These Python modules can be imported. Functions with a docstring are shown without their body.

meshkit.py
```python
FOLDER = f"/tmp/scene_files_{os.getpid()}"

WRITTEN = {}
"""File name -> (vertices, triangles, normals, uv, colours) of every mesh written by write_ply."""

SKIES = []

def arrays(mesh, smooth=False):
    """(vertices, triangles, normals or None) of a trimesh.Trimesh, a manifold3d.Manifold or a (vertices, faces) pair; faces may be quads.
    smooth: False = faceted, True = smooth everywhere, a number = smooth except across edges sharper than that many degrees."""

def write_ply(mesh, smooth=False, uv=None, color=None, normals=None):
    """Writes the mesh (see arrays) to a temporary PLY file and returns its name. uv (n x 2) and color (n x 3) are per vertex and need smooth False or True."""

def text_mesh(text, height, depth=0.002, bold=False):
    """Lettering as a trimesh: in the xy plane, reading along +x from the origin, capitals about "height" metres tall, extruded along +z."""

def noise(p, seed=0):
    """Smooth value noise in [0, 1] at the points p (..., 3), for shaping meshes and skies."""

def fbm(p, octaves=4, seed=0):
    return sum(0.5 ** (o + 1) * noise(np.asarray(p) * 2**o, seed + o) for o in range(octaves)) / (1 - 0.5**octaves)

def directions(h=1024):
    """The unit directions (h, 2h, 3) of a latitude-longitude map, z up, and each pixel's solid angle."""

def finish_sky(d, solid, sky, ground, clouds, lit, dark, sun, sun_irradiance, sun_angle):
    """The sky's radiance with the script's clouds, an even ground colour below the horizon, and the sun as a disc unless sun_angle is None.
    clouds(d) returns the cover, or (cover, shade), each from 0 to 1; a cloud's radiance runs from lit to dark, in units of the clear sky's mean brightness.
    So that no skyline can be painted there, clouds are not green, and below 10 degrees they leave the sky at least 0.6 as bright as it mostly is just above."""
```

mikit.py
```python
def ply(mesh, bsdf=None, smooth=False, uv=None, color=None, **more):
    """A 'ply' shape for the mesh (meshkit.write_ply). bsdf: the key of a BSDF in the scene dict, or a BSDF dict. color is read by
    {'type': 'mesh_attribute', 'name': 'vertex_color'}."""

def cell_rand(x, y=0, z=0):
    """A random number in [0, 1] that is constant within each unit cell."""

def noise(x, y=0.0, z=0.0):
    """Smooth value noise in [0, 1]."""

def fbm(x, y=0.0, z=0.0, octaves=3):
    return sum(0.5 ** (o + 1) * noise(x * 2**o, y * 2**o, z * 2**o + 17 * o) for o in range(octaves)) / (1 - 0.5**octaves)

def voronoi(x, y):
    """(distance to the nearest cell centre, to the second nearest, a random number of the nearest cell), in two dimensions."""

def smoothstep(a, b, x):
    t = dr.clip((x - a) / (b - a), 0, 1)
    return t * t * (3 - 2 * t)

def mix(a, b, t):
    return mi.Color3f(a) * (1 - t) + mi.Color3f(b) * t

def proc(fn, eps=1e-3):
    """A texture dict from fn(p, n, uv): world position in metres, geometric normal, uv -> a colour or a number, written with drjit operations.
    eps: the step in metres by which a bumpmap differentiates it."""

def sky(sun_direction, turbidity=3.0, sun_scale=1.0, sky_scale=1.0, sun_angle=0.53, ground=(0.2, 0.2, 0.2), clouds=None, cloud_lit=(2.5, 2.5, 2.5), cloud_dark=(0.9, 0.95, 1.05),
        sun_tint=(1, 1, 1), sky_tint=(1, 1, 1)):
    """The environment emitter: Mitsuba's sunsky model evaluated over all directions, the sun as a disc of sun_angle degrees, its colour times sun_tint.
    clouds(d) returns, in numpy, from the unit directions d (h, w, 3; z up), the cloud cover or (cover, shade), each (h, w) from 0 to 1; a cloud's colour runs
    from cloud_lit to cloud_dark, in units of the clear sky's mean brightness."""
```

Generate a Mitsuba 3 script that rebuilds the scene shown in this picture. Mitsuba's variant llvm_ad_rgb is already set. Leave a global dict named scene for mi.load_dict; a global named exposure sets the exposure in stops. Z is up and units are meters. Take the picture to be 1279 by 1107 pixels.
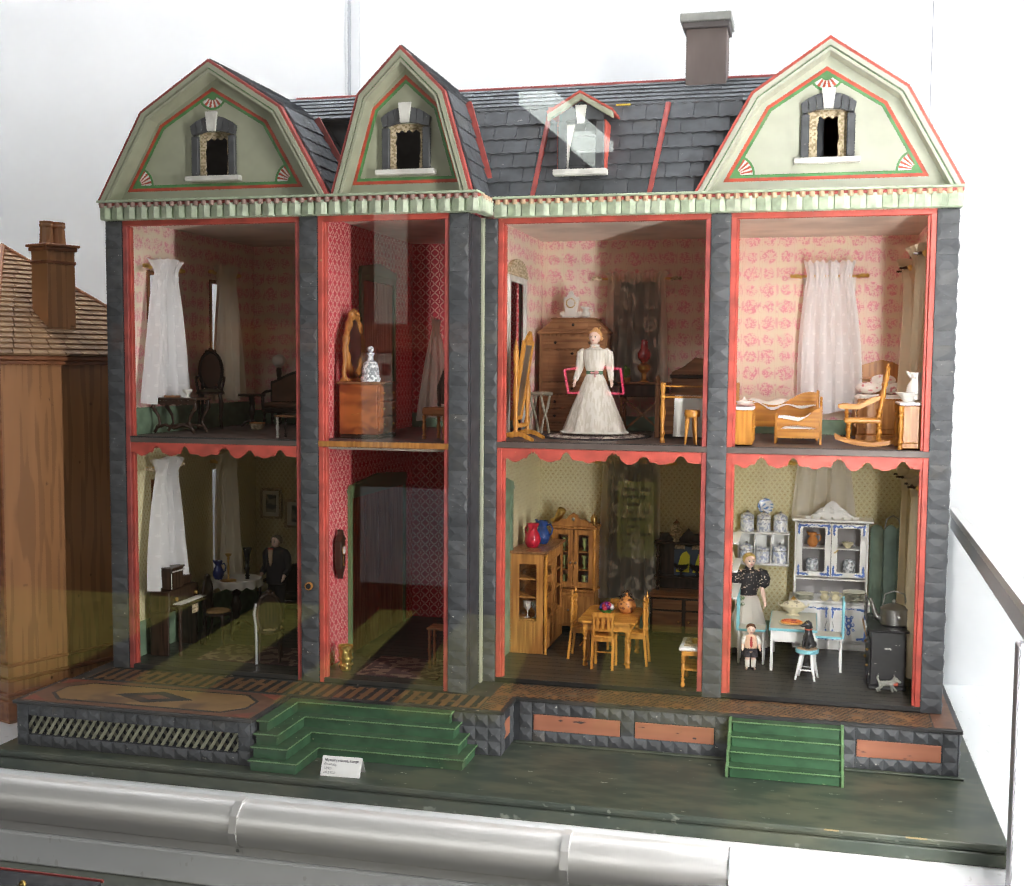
import math, random
import numpy as np, trimesh, drjit as dr, mitsuba as mi, mikit, meshkit
from shapely.geometry import Polygon, box as sbox, Point, LineString
from shapely import affinity
from shapely.ops import unary_union
from manifold3d import Manifold
from mikit import noise, fbm, smoothstep, mix, cell_rand, voronoi

T4 = mi.ScalarTransform4f
scene, labels = {}, {}
rng = random.Random(7)

# ---------------------------------------------------------------- camera, light, exposure
EYE = np.array([0.0, -1.6204, 0.4436])
FWD = np.array([-0.24148, 0.96717, -0.07912])
UPV = np.array([-0.02653, 0.07492, 0.99684])
scene['camera'] = {'type': 'perspective', 'fov': 46.04, 'fov_axis': 'x', 'near_clip': 0.01, 'far_clip': 60.0,
                   'principal_point_offset_x': 0.0043, 'principal_point_offset_y': -0.0225,
                   'to_world': T4().look_at(origin=EYE.tolist(), target=(EYE + FWD).tolist(), up=UPV.tolist())}
exposure = 0.16
WASH_L = 98.0                                # the added strip that brightens the white back wall
TUBE_L, TOP_L, GAL_L = 144.0, 2.6, 6.6      # radiance of the corner tube, the case's top light and the gallery's ceiling light

# ---------------------------------------------------------------- helpers
def uniq(key):
    if key not in scene and key not in labels and key not in ROOT: return key
    k = 1
    while f'{key}_{k:03d}' in scene or f'{key}_{k:03d}' in labels or f'{key}_{k:03d}' in ROOT: k += 1
    return f'{key}_{k:03d}'
ROOT, LOCAL = {}, {}
def place(loc=(0, 0, 0), rz=0.0, s=1.0):
    return T4().translate(list(loc)).rotate([0, 0, 1], rz).scale([s, s, s])
def thing(name, label, cat, loc=(0, 0, 0), rz=0.0, group=None, s=1.0):
    key = uniq(name); ROOT[key] = place(loc, rz, s)
    labels[key] = {'label': label, 'category': cat}
    if group: labels[key]['group'] = group
    return key
def root_of(key): return key.split('__')[0]
def part(parent, name, mesh, mat, smooth=False, label=None, kind=None, local=None):
    key = uniq(parent + '__' + name)
    d = mesh if isinstance(mesh, dict) else mikit.ply(mesh, mat, smooth=smooth)
    m = ROOT[root_of(parent)]
    scene[key] = {**d, 'to_world': m @ local if local is not None else m}
    if mat is not None: scene[key]['bsdf'] = {'type': 'ref', 'id': mat}
    if label or kind:
        labels[key] = {}
        if label: labels[key]['label'] = label
        if kind: labels[key]['kind'] = kind
    return key
def single(name, mesh, mat, label, cat, loc=(0, 0, 0), rz=0.0, smooth=False, group=None, s=1.0):
    key = thing(name, label, cat, loc, rz, group, s)
    scene[key] = {**mikit.ply(mesh, mat, smooth=smooth), 'to_world': ROOT[key]}
    return key
def setting(name, mesh, mat, smooth=False):
    key = uniq(name); ROOT[key] = T4()
    scene[key] = {**mikit.ply(mesh, mat, smooth=smooth), 'to_world': T4()}
    labels[key] = {'kind': 'structure'}
    return key
def copy_thing(src, label, loc, rz=0.0, group=None, s=1.0, mats=None):
    key = thing(src.split('_0')[0], label, labels[src]['category'], loc, rz, group or labels[src].get('group'), s)
    inv = ROOT[src].inverse()
    for k in [k for k in scene if k == src or k.startswith(src + '__')]:
        n = key + k[len(src):]
        scene[n] = {**scene[k], 'to_world': ROOT[key] @ inv @ scene[k]['to_world']}
    return key
def cc(*ms):
    fl = []
    for m in ms: fl += m if isinstance(m, list) else [m]
    return trimesh.util.concatenate(fl)
def bx(x0, x1, y0, y1, z0, z1, b=0.0006):
    b = min(b, (x1 - x0) * .3, (y1 - y0) * .3, (z1 - z0) * .3)
    if b <= 0: return trimesh.creation.box(bounds=[[x0, y0, z0], [x1, y1, z1]])
    pts = []
    for x, sx in ((x0, 1), (x1, -1)):
        for y, sy in ((y0, 1), (y1, -1)):
            for z, sz in ((z0, 1), (z1, -1)):
                pts += [(x, y + sy * b, z + sz * b), (x + sx * b, y, z + sz * b), (x + sx * b, y + sy * b, z)]
    return trimesh.convex.convex_hull(np.array(pts))
def lathe(prof, n=24, c=(0, 0, 0), sx=1.0, sy=1.0):
    p = np.array(prof, float)
    m = trimesh.creation.revolve(p, sections=n)
    m.apply_scale([sx, sy, 1]); m.apply_translation(c)
    return m
def tube(pts, r, n=8, closed_ends=True):
    p = np.array(pts, float); k = len(p)
    rr = np.full(k, r) if np.isscalar(r) else np.array(r, float)
    t = np.gradient(p, axis=0); t /= np.linalg.norm(t, axis=1)[:, None] + 1e-12
    a = np.array([0, 0, 1.0]) if abs(t[0][2]) < .9 else np.array([1.0, 0, 0])
    rings = []
    for i in range(k):
        u = a - t[i] * (a @ t[i]); u /= np.linalg.norm(u); a = u
        v = np.cross(t[i], u)
        ang = np.arange(n) * 2 * np.pi / n
        rings.append(p[i] + rr[i] * (np.cos(ang)[:, None] * u + np.sin(ang)[:, None] * v))
    V = np.vstack(rings); F = []
    for i in range(k - 1):
        for j in range(n):
            a0, b0 = i * n + j, i * n + (j + 1) % n
            F += [[a0, b0, b0 + n], [a0, b0 + n, a0 + n]]
    if closed_ends:
        V = np.vstack([V, p[0], p[-1]]); c0, c1 = len(V) - 2, len(V) - 1
        for j in range(n):
            F += [[c0, (j + 1) % n, j], [c1, (k - 1) * n + j, (k - 1) * n + (j + 1) % n]]
    return trimesh.Trimesh(V, F, process=False)
def ball(c, r, sx=1, sy=1, sz=1, sub=2):
    m = trimesh.creation.icosphere(subdivisions=sub, radius=r); m.apply_scale([sx, sy, sz]); m.apply_translation(c); return m
def polys(g): return [p for p in getattr(g, 'geoms', [g]) if p.geom_type == 'Polygon' and p.area > 1e-9]
def prism_y(g, y0, y1):            # polygon in (x, z), thickness along y
    out = []
    for p in polys(g):
        m = trimesh.creation.extrude_polygon(p, y1 - y0, engine='earcut')
        v = m.vertices.copy(); m.vertices = np.stack([v[:, 0], y0 + v[:, 2], v[:, 1]], 1); m.invert(); out.append(m)
    return cc(*out)
def prism_x(g, x0, x1):            # polygon in (y, z), thickness along x
    out = []
    for p in polys(g):
        m = trimesh.creation.extrude_polygon(p, x1 - x0, engine='earcut')
        v = m.vertices.copy(); m.vertices = np.stack([x0 + v[:, 2], v[:, 0], v[:, 1]], 1); out.append(m)
    return cc(*out)
def prism_z(g, z0, z1):
    out = []
    for p in polys(g):
        m = trimesh.creation.extrude_polygon(p, z1 - z0, engine='earcut'); m.apply_translation([0, 0, z0]); out.append(m)
    return cc(*out)
def frame(o, u, v, n):             # transform whose x, y, z axes are u, v, n
    m = np.eye(4); m[:3, 0], m[:3, 1], m[:3, 2], m[:3, 3] = u, v, n, o
    return T4(m)
def rotm(mesh, deg, axis, point=(0, 0, 0)):
    mesh = mesh.copy(); mesh.apply_transform(trimesh.transformations.rotation_matrix(math.radians(deg), axis, point)); return mesh
def moved(mesh, d): mesh = mesh.copy(); mesh.apply_translation(d); return mesh
def turned(z0, z1, r, seed=0, n=14, c=(0, 0)):   # a turned spindle
    h = z1 - z0
    q = [(0, 0), (.8, 0), (.8, .06), (.5, .09), (.95, .16), (.55, .22), (.65, .35), (1.0, .5), (.7, .62), (.5, .70), (.95, .76), (.55, .82), (.85, .88), (.85, 1), (0, 1)]
    return lathe([(a * r, z0 + b * h) for a, b in q], n, (c[0], c[1], 0))
def body(bones, refine=None, smooth_it=4):
    out = None
    for (a, ra), (b, rb) in bones:
        h = Manifold.batch_hull([Manifold.sphere(ra, 14).translate(list(a)), Manifold.sphere(rb, 14).translate(list(b))])
        out = h if out is None else out + h
    if refine: out = out.refine_to_length(refine)
    m = out.to_mesh()
    t = trimesh.Trimesh(np.array(m.vert_properties[:, :3]), np.array(m.tri_verts))
    if smooth_it: trimesh.smoothing.filter_taubin(t, iterations=smooth_it)
    return t

# ---------------------------------------------------------------- materials
def mat(key, col, rough=0.6, bump=None, **kw):
    base = {'type': 'rgb', 'value': list(col)} if isinstance(col, (tuple, list)) else mikit.proc(col)
    d = {'type': 'principled', 'base_color': base, 'roughness': rough if not callable(rough) else mikit.proc(rough), 'specular': kw.pop('spec', 0.5)}
    d.update(kw)
    if bump: d = {'type': 'bumpmap', 'nested': d, 'tex': mikit.proc(bump[0], bump[2] if len(bump) > 2 else 4e-4), 'scale': bump[1]}
    scene[key] = {'type': 'twosided', 'bsdf': d}
    return key
def C(*c): return mi.Color3f(*c)
def paint(a, dirt=(.1, .08, .06), amt=.35, f=60.0, chip=None, chipw=.74, var=.72):
    def fn(p, n, uv):
        g = fbm(p.x * f, p.y * f, p.z * f, 4)
        c = mix(a, [x * var for x in a], smoothstep(.3, .75, g))
        c = mix(c, dirt, smoothstep(.55, .85, fbm(p.x * f * .35 + 9, p.y * f * .35, p.z * f * .35, 4)) * amt)
        if chip is not None:
            c = mix(c, chip, smoothstep(chipw, chipw + .05, fbm(p.x * f * 3.1, p.y * f * 3.1 + 4, p.z * f * 3.1, 3)))
        return c
    return fn
def wood(a, b, f=90.0, axis='z'):
    def fn(p, n, uv):
        q = {'z': (p.x, p.y, p.z), 'x': (p.z, p.y, p.x), 'y': (p.x, p.z, p.y)}[axis]
        g = noise(q[0] * f * 6, q[1] * f * 6, q[2] * f * .35) * .6 + fbm(q[0] * f * 1.3, q[1] * f * 1.3, q[2] * f * .22, 3) * .4
        return mix(a, b, smoothstep(.25, .75, g))
    return fn
rough_bump = lambda p, n, uv: fbm(p.x * 220, p.y * 220, p.z * 220, 3)
mat('slate', paint((.070, .078, .088), (.10, .10, .10), .4, 50, (.18, .18, .18), .80), .62, (rough_bump, .0006))
mat('slate_b', paint((.060, .067, .076), (.09, .09, .085), .5, 55), .6, (rough_bump, .0006))
mat('stone', paint((.070, .075, .083), (.14, .14, .14), .5, 70, (.30, .30, .28), .78), .55, (rough_bump, .0007))
mat('stone_b', paint((.061, .066, .074), (.12, .115, .10), .5, 60), .55, (rough_bump, .0007))
mat('stone_c', paint((.084, .089, .097), (.10, .09, .075), .7, 90, (.34, .33, .30), .77), .6, (rough_bump, .0009))
mat('stone_dark', paint((.030, .033, .040), (.10, .10, .09), .4, 60), .5, (rough_bump, .0007))
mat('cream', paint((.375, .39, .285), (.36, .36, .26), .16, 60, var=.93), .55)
mat('cream_b', paint((.46, .475, .385), (.44, .44, .34), .12, 60, var=.95), .6)  # same cream paint, made paler for the strong light on the right gable
mat('mint', paint((.47, .56, .40), (.28, .26, .16), .35, 90), .5)
mat('mint_b', paint((.54, .62, .47), (.33, .33, .22), .45, 70), .5)
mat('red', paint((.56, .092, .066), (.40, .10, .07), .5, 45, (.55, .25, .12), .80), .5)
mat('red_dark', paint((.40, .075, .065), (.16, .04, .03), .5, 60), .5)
mat('band_red', paint((.55, .085, .045), (.35, .12, .08), .4, 60), .55)
mat('band_green', paint((.10, .27, .09), (.22, .28, .15), .4, 60), .55)
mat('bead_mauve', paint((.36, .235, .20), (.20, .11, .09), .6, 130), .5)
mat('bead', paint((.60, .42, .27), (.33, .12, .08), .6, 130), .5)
mat('white_paint', paint((.78, .77, .72), (.55, .52, .44), .4, 60), .45)
mat('green_step', paint((.036, .105, .048), (.075, .10, .05), .75, 55, (.15, .20, .10), .80), .42)
mat('green_edge', paint((.13, .25, .11), (.22, .24, .12), .5, 120), .45)
mat('green_tread', paint((.034, .078, .036), (.065, .075, .04), .7, 55, (.16, .20, .11), .80), .42)
def board_fn(p, n, uv):
    g = fbm(p.x * 18, p.y * 40, p.z * 40, 4)
    c = mix((.030, .042, .030), (.060, .066, .042), smoothstep(.35, .7, g))
    s = smoothstep(.73, .80, fbm(p.x * 95, p.y * 190, p.z * 60, 3))
    return mix(c, (.17, .18, .15), s * .8)
mat('board_green', board_fn, .40, (lambda p, n, uv: fbm(p.x * 50, p.y * 170, p.z * 90, 3), .0007))
def plat_fn(p, n, uv):
    w = .0115
    u = (p.x + 1.6 * p.y) / w
    zig = u - dr.floor(u)
    dark = smoothstep(.44, .50, zig) * smoothstep(1.0, .94, zig)
    c = mix((.20, .095, .036), (.13, .065, .03), fbm(p.x * 60, p.y * 60, 0, 3))
    c = mix(c, (.016, .015, .014), dark * smoothstep(.72, .55, fbm(p.x * 90, p.y * 90, 3, 3)))
    return mix(c, (.10, .085, .06), smoothstep(.68, .8, fbm(p.x * 30, p.y * 140, 7, 3)) * .7)
mat('platform_top', plat_fn, .45)
def check_fn(p, n, uv):
    a = p.x / .0165; t = a - dr.floor(a)
    d = smoothstep(.46, .52, t) * smoothstep(1.0, .95, t)
    c = mix((.15, .075, .032), (.10, .05, .025), fbm(p.x * 60, p.y * 60, 0, 3))
    return mix(c, (.014, .013, .013), d * smoothstep(.74, .58, fbm(p.x * 80, p.y * 80, 3, 3)))
mat('check_strip', check_fn, .45)
mat('edge_dark', paint((.028, .028, .028), (.10, .085, .07), .5, 50, (.25, .20, .15), .80), .45)
mat('panel_pink', lambda p, n, uv: mix(mix((.42, .17, .10), (.33, .12, .07), fbm(p.x * 14, p.y * 20, p.z * 120, 3)), (.07, .05, .05), smoothstep(.70, .80, fbm(p.x * 45 + 3, 0, p.z * 110, 3))), .5)
mat('mat_tan', lambda p, n, uv: mix(mix((.155, .085, .033), (.22, .13, .052), fbm(p.x * 50, p.y * 60, 0, 4)), (.09, .05, .03), smoothstep(.58, .8, fbm(p.x * 22, p.y * 22, 4, 3)) * .8), .55)
mat('mat_brown', paint((.13, .06, .035), (.06, .045, .03), .6, 50, (.30, .12, .07), .84), .5)
mat('corner_red', paint((.20, .055, .035), (.08, .04, .03), .6, 60), .5)
mat('mat_dark', paint((.030, .028, .024), (.10, .06, .03), .4, 60), .5)
mat('lattice', paint((.30, .30, .21), (.10, .09, .05), .5, 70), .6)
mat('lattice_b', paint((.17, .17, .11), (.08, .07, .04), .5, 70), .6)
mat('black', (.008, .008, .009), .6)
def axis2(p, n):                   # horizontal coordinate along a wall, whichever way it faces
    return dr.select(dr.abs(n.x) > .5, p.y, p.x)
def toile_fn(p, n, uv):
    w = axis2(p, n)
    a, h = w / .0270, p.z / .0265
    col, row = dr.floor(a), dr.floor(h)
    par = (col + row) - 2 * dr.floor((col + row) / 2)
    fu, fv = a - col - .5, h - row - .5
    j = noise(w * 780, p.z * 780, 3.0) * .6 + noise(w * 330, p.z * 330, 8.0) * .4
    r = dr.sqrt(dr.square(fu) + dr.square(fv * 1.05)) + (noise(w * 190, p.z * 190, 1.0) - .5) * .16
    lim = dr.select(par < .5, .46, .36)
    ink = smoothstep(.47, .60, j)
    body_ = smoothstep(lim + .04, lim - .08, r) * (.12 + .88 * ink)
    side = smoothstep(.09, .03, dr.abs(dr.abs(fu) - .5)) * smoothstep(.46, .60, noise(w * 420, p.z * 150, 5.0)) * smoothstep(.40, .30, dr.abs(fv))
    pin = smoothstep(.012, .004, dr.abs(dr.abs(fu) - .42)) * .25
    c = mix((.86, .74, .58), (.86, .68, .58), noise(w * 60, p.z * 9, 0.0))
    return mix(c, (.80, .26, .37), dr.clip(body_ * .80 + side * .5 + pin, 0, .88))
mat('paper_pink', toile_fn, .75, spec=.2)
def diamond_fn(p, n, uv):
    a, h = axis2(p, n) / .0085, p.z / .0115
    d1 = a + h; d2 = a - h
    e = dr.minimum(dr.abs(d1 - dr.floor(d1) - .5), dr.abs(d2 - dr.floor(d2) - .5))
    f1, f2 = d1 - dr.floor(d1), d2 - dr.floor(d2)
    dot = smoothstep(.22, .12, dr.maximum(dr.abs(f1 - .0), dr.abs(f2 - .0))) + smoothstep(.78, .88, dr.minimum(f1, f2))
    c = mix((.66, .60, .34), (.70, .64, .40), noise(axis2(p, n) * 30, p.z * 30, 1.0))
    c = mix(c, (.76, .73, .55), smoothstep(.10, .03, e))
    return mix(c, (.42, .22, .08), dr.clip(dot, 0, 1) * .75)
mat('paper_yellow', diamond_fn, .75, spec=.2)
def red_fn(p, n, uv):
    a, h = axis2(p, n) / .0165, p.z / .0150
    x = dr.abs(a - dr.floor(a) - .5) * 2; z = dr.abs(h - dr.floor(h) - .5) * 2
    line = smoothstep(.22, .13, dr.abs(x - z)) * smoothstep(.04, .14, x) * smoothstep(.98, .90, x)
    z2 = h + .5; z2 = dr.abs(z2 - dr.floor(z2) - .5) * 2
    dash = smoothstep(.16, .08, x) * smoothstep(.45, .30, z2)
    return mix((.60, .055, .080), (.90, .58, .50), dr.clip(line + dash * .7, 0, .85))
mat('paper_red', red_fn, .7, spec=.25)
mat('wainscot', paint((.20, .30, .20), (.10, .13, .08), .4, 60), .5)
mat('wall_edge', paint((.62, .55, .40), (.40, .32, .20), .4, 60), .6)
mat('ceiling_paper', paint((.62, .52, .44), (.42, .33, .27), .5, 14), .8)
def floor_fn(p, n, uv):
    b = p.y / .021; pl = cell_rand(dr.floor(b), 3, 1); e = b - dr.floor(b)
    g = noise(p.x * 26, p.y * 420, pl * 50)
    c = mix((.020, .018, .015), (.048, .043, .033), g * .5 + pl * .3)
    return mix(c, (.008, .008, .008), smoothstep(.06, .02, dr.minimum(e, 1 - e)))
mat('floor_dark', floor_fn, .38)
mat('floor_up', lambda p, n, uv: mix((.075, .055, .050), (.12, .09, .08), fbm(p.x * 30, p.y * 160, 0, 3)), .45)
mat('wood_gold', wood((.60, .27, .045), (.42, .165, .022), 60), .33, clearcoat=.3)
mat('wood_gold_x', wood((.62, .28, .045), (.44, .17, .025), 60, 'x'), .33, clearcoat=.3)
mat('wood_oak', wood((.48, .215, .055), (.30, .115, .025), 70), .36, clearcoat=.25)
mat('wood_brown', wood((.33, .155, .066), (.20, .085, .033), 70), .38)
mat('wood_brown_x', wood((.35, .165, .072), (.22, .092, .038), 70, 'x'), .38)
mat('wood_dark', wood((.050, .025, .014), (.020, .011, .007), 70), .28)
mat('wood_maple', lambda p, n, uv: mix((.44, .13, .030), (.20, .045, .012), smoothstep(.3, .7, fbm(p.x * 28 + 2 * fbm(p.x * 40, 0, p.z * 40, 2), p.y * 30, p.z * 46, 3))), .25, clearcoat=.6)
def brown_fn(p, n, uv):
    q = p.x * .38 + p.y * .93
    c = mix((.44, .205, .085), (.34, .150, .058), fbm(q * 60, p.x * 6, p.z * 3.0, 4))
    c = mix(c, (.22, .095, .040), smoothstep(.52, .62, noise(q * 210, 0.0, p.z * 9)) * .5)
    c = mix(c, (.05, .03, .02), smoothstep(.765, .83, fbm(q * 70, p.x * 20, p.z * 34, 3)) * .8)
    return c
mat('brown_wall', brown_fn, .4)
mat('brown_trim', wood((.28, .10, .035), (.18, .06, .022), 30, 'y'), .42)
mat('brown_tile', paint((.27, .155, .075), (.14, .075, .035), .6, 40), .6)
mat('brown_tile_b', paint((.22, .12, .058), (.11, .06, .03), .6, 40), .6)
mat('cloth_white', lambda p, n, uv: mix((.80, .79, .75), (.72, .70, .64), fbm(p.x * 90, p.y * 90, p.z * 90, 3)), .85, spec=.1)
mat('lace_beige', lambda p, n, uv: mix((.62, .52, .36), (.34, .26, .15), smoothstep(.4, .62, noise(p.x * 420, p.y * 420, p.z * 420))), .8)
def sheer(key, col, dots, op, both=.28):
    nested = {'type': 'principledthin', 'base_color': mikit.proc(dots) if dots else {'type': 'rgb', 'value': list(col)}, 'roughness': .8, 'diff_trans': both * 2, 'spec_trans': 0.0, 'eta': 1.2}
    scene[key] = {'type': 'mask', 'bsdf': nested, 'opacity': mikit.proc(op) if callable(op) else op}
def dotted(base, sz):
    def fn(p, n, uv):
        a, b = uv.x / sz, uv.y / sz
        r = dr.floor(b); a = a + .5 * (r - 2 * dr.floor(r / 2))
        d = dr.sqrt(dr.square(a - dr.floor(a) - .5) + dr.square(b - r - .5))
        return mix(base, (.98, .98, .98), smoothstep(.17, .11, d))
    return fn
def dotted_op(lo, sz):
    def fn(p, n, uv):
        a, b = uv.x / sz, uv.y / sz
        r = dr.floor(b); a = a + .5 * (r - 2 * dr.floor(r / 2))
        d = dr.sqrt(dr.square(a - dr.floor(a) - .5) + dr.square(b - r - .5))
        return lo + (1 - lo) * smoothstep(.22, .15, d)
    return fn
sheer('sheer_dot', (.86, .85, .84), dotted((.89, .89, .90), .0150), .985)
sheer('sheer_plain', (.74, .69, .60), None, .85)
sheer('sheer_grey', (.76, .72, .65), None, .82)
sheer('sheer_old', (.70, .60, .44), None, .92)
sheer('sheer_cream', (.86, .79, .64), None, .95)
def lace_op(p, n, uv):
    v1, v2, _ = voronoi(uv.x / .034 + 3, uv.y / .036)
    ring = smoothstep(.10, .06, dr.abs(v1 - .30)) + smoothstep(.12, .08, v1)
    ang = noise(uv.x * 160, uv.y * 160, 2.0)
    return dr.clip(.22 + .72 * dr.clip(ring, 0, 1) * smoothstep(.2, .45, ang) + .10 * noise(uv.x * 900, uv.y * 900, 0.0), 0, .95)
sheer('lace_net', (.90, .87, .78), None, lace_op)
mat('brass', (.75, .48, .15), .28, metallic=1.0)
mat('gold', (.85, .60, .18), .30, metallic=1.0, bump=(lambda p, n, uv: noise(p.x * 300, p.y * 300, p.z * 300), .002))
mat('steel', (.42, .43, .44), .30, metallic=1.0)
mat('pewter', (.30, .30, .29), .38, metallic=1.0)
mat('alu', (.76, .755, .74), .40, metallic=.45)
mat('white_wall', lambda p, n, uv: mix((.85, .87, .885), (.80, .82, .835), fbm(p.x * 3, p.y * 3, p.z * 3, 4)), .85, spec=.1)
mat('white_lam', lambda p, n, uv: mix(mix((.83, .85, .86), (.78, .80, .81), fbm(p.x * 9, p.y * 9, p.z * 9, 3)), (.60, .60, .58), smoothstep(.74, .80, fbm(p.x * 130, p.y * 60, p.z * 60, 3)) * .5), .35)
mat('grey_panel', (.42, .45, .42), .6)
mat('enamel_white', (.80, .81, .80), .22, clearcoat=.5)
mat('porcelain', (.82, .80, .74), .2, clearcoat=.6)
mat('enamel_blue', (.22, .52, .60), .3)
mat('skin', (.80, .58, .48), .42)
mat('iron_black', paint((.014, .014, .016), (.014, .014, .016), .0, 60, (.5, .5, .48), .745), .27, clearcoat=.4)
mat('tube_glass', (.8, .8, .8), .3)

mat('chip', (.27, .20, .09), .6)
# ---------------------------------------------------------------- lamps (all outside the frame)
def emitter(l): return {'type': 'area', 'radiance': {'type': 'rgb', 'value': list(l)}}
k = thing('tube_lamp', 'upright fluorescent tube standing at the front right corner of the case', 'lamp')
part(k, 'tube', trimesh.creation.cylinder(radius=.010, height=1.05, sections=20), 'tube_glass', smooth=40, local=T4().translate([.196, -.585, .50]))
scene[k + '__tube']['emitter'] = emitter((TUBE_L, TUBE_L * .985, TUBE_L * .95))
part(k, 'holder', cc(bx(.182, .210, -.600, -.571, -.085, -.026), bx(.182, .210, -.600, -.571, 1.026, 1.06)), 'alu')
k = thing('case_light', 'wide white diffuser panel in the roof of the case', 'lamp')
part(k, 'diffuser', bx(-2.3, 1.0, -.20, .46, 1.62, 1.63, 0), 'white_wall')
scene[k + '__diffuser']['emitter'] = emitter((TOP_L, TOP_L * 1.01, TOP_L * 1.03))
k = thing('added_wall_wash', 'long strip light added out of view to brighten the white back wall', 'lamp')  # unseen strip, added only to lift the brightness of the back wall
wq = np.array([[-4.2, -.06, 1.42], [.0, -.06, 1.42], [.0, -.20, 1.28], [-4.2, -.20, 1.28]])
part(k, 'diffuser', trimesh.Trimesh(wq, [[0, 2, 1], [0, 3, 2]], process=False), 'white_wall')
scene[k + '__diffuser']['emitter'] = emitter((WASH_L, WASH_L * 1.01, WASH_L * 1.02))
k = thing('gallery_light', 'row light panel in the gallery ceiling behind the viewer', 'lamp')
part(k, 'diffuser', bx(-4.4, .2, -5.95, -4.95, 2.95, 2.97, 0), 'white_wall')
scene[k + '__diffuser']['emitter'] = emitter((GAL_L, GAL_L, GAL_L * .96))
# ---------------------------------------------------------------- setting: the case, the gallery
L, BACK = -.070, .3676
Z1, ZC = .34, .647
setting('back_wall', cc(bx(-2.4, -.845, .505, .53, -.2, 2.2, 0), bx(-.815, .1790, .505, .53, -.2, 2.2, 0), bx(.1800, 1.6, .505, .53, -.2, 2.2, 0)), 'white_wall')
setting('case_floor', bx(-2.4, 1.6, -.425, .504, -.115, -.085, .002), 'white_lam')
setting('case_side_wall', bx(.62, .64, -.42, .504, -.084, 2.2, 0), 'white_wall')
k = thing('wall_joint_strip', 'narrow grey metal strip covering the joint in the white back wall', 'strip')
part(k, 'channel', bx(-.8445, -.8155, .5045, .52, -.084, 2.2, .001), mat('seam_pale', (.66, .68, .70), .6))
part(k, 'seam', bx(-.8370, -.8325, .4995, .5044, -.084, 2.2, .0005), mat('seam_grey', (.34, .36, .40), .4))
setting('case_front', cc(bx(-2.4, 1.6, -.440, -.426, -1.0, -.0855, .001)), 'grey_panel')
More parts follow.
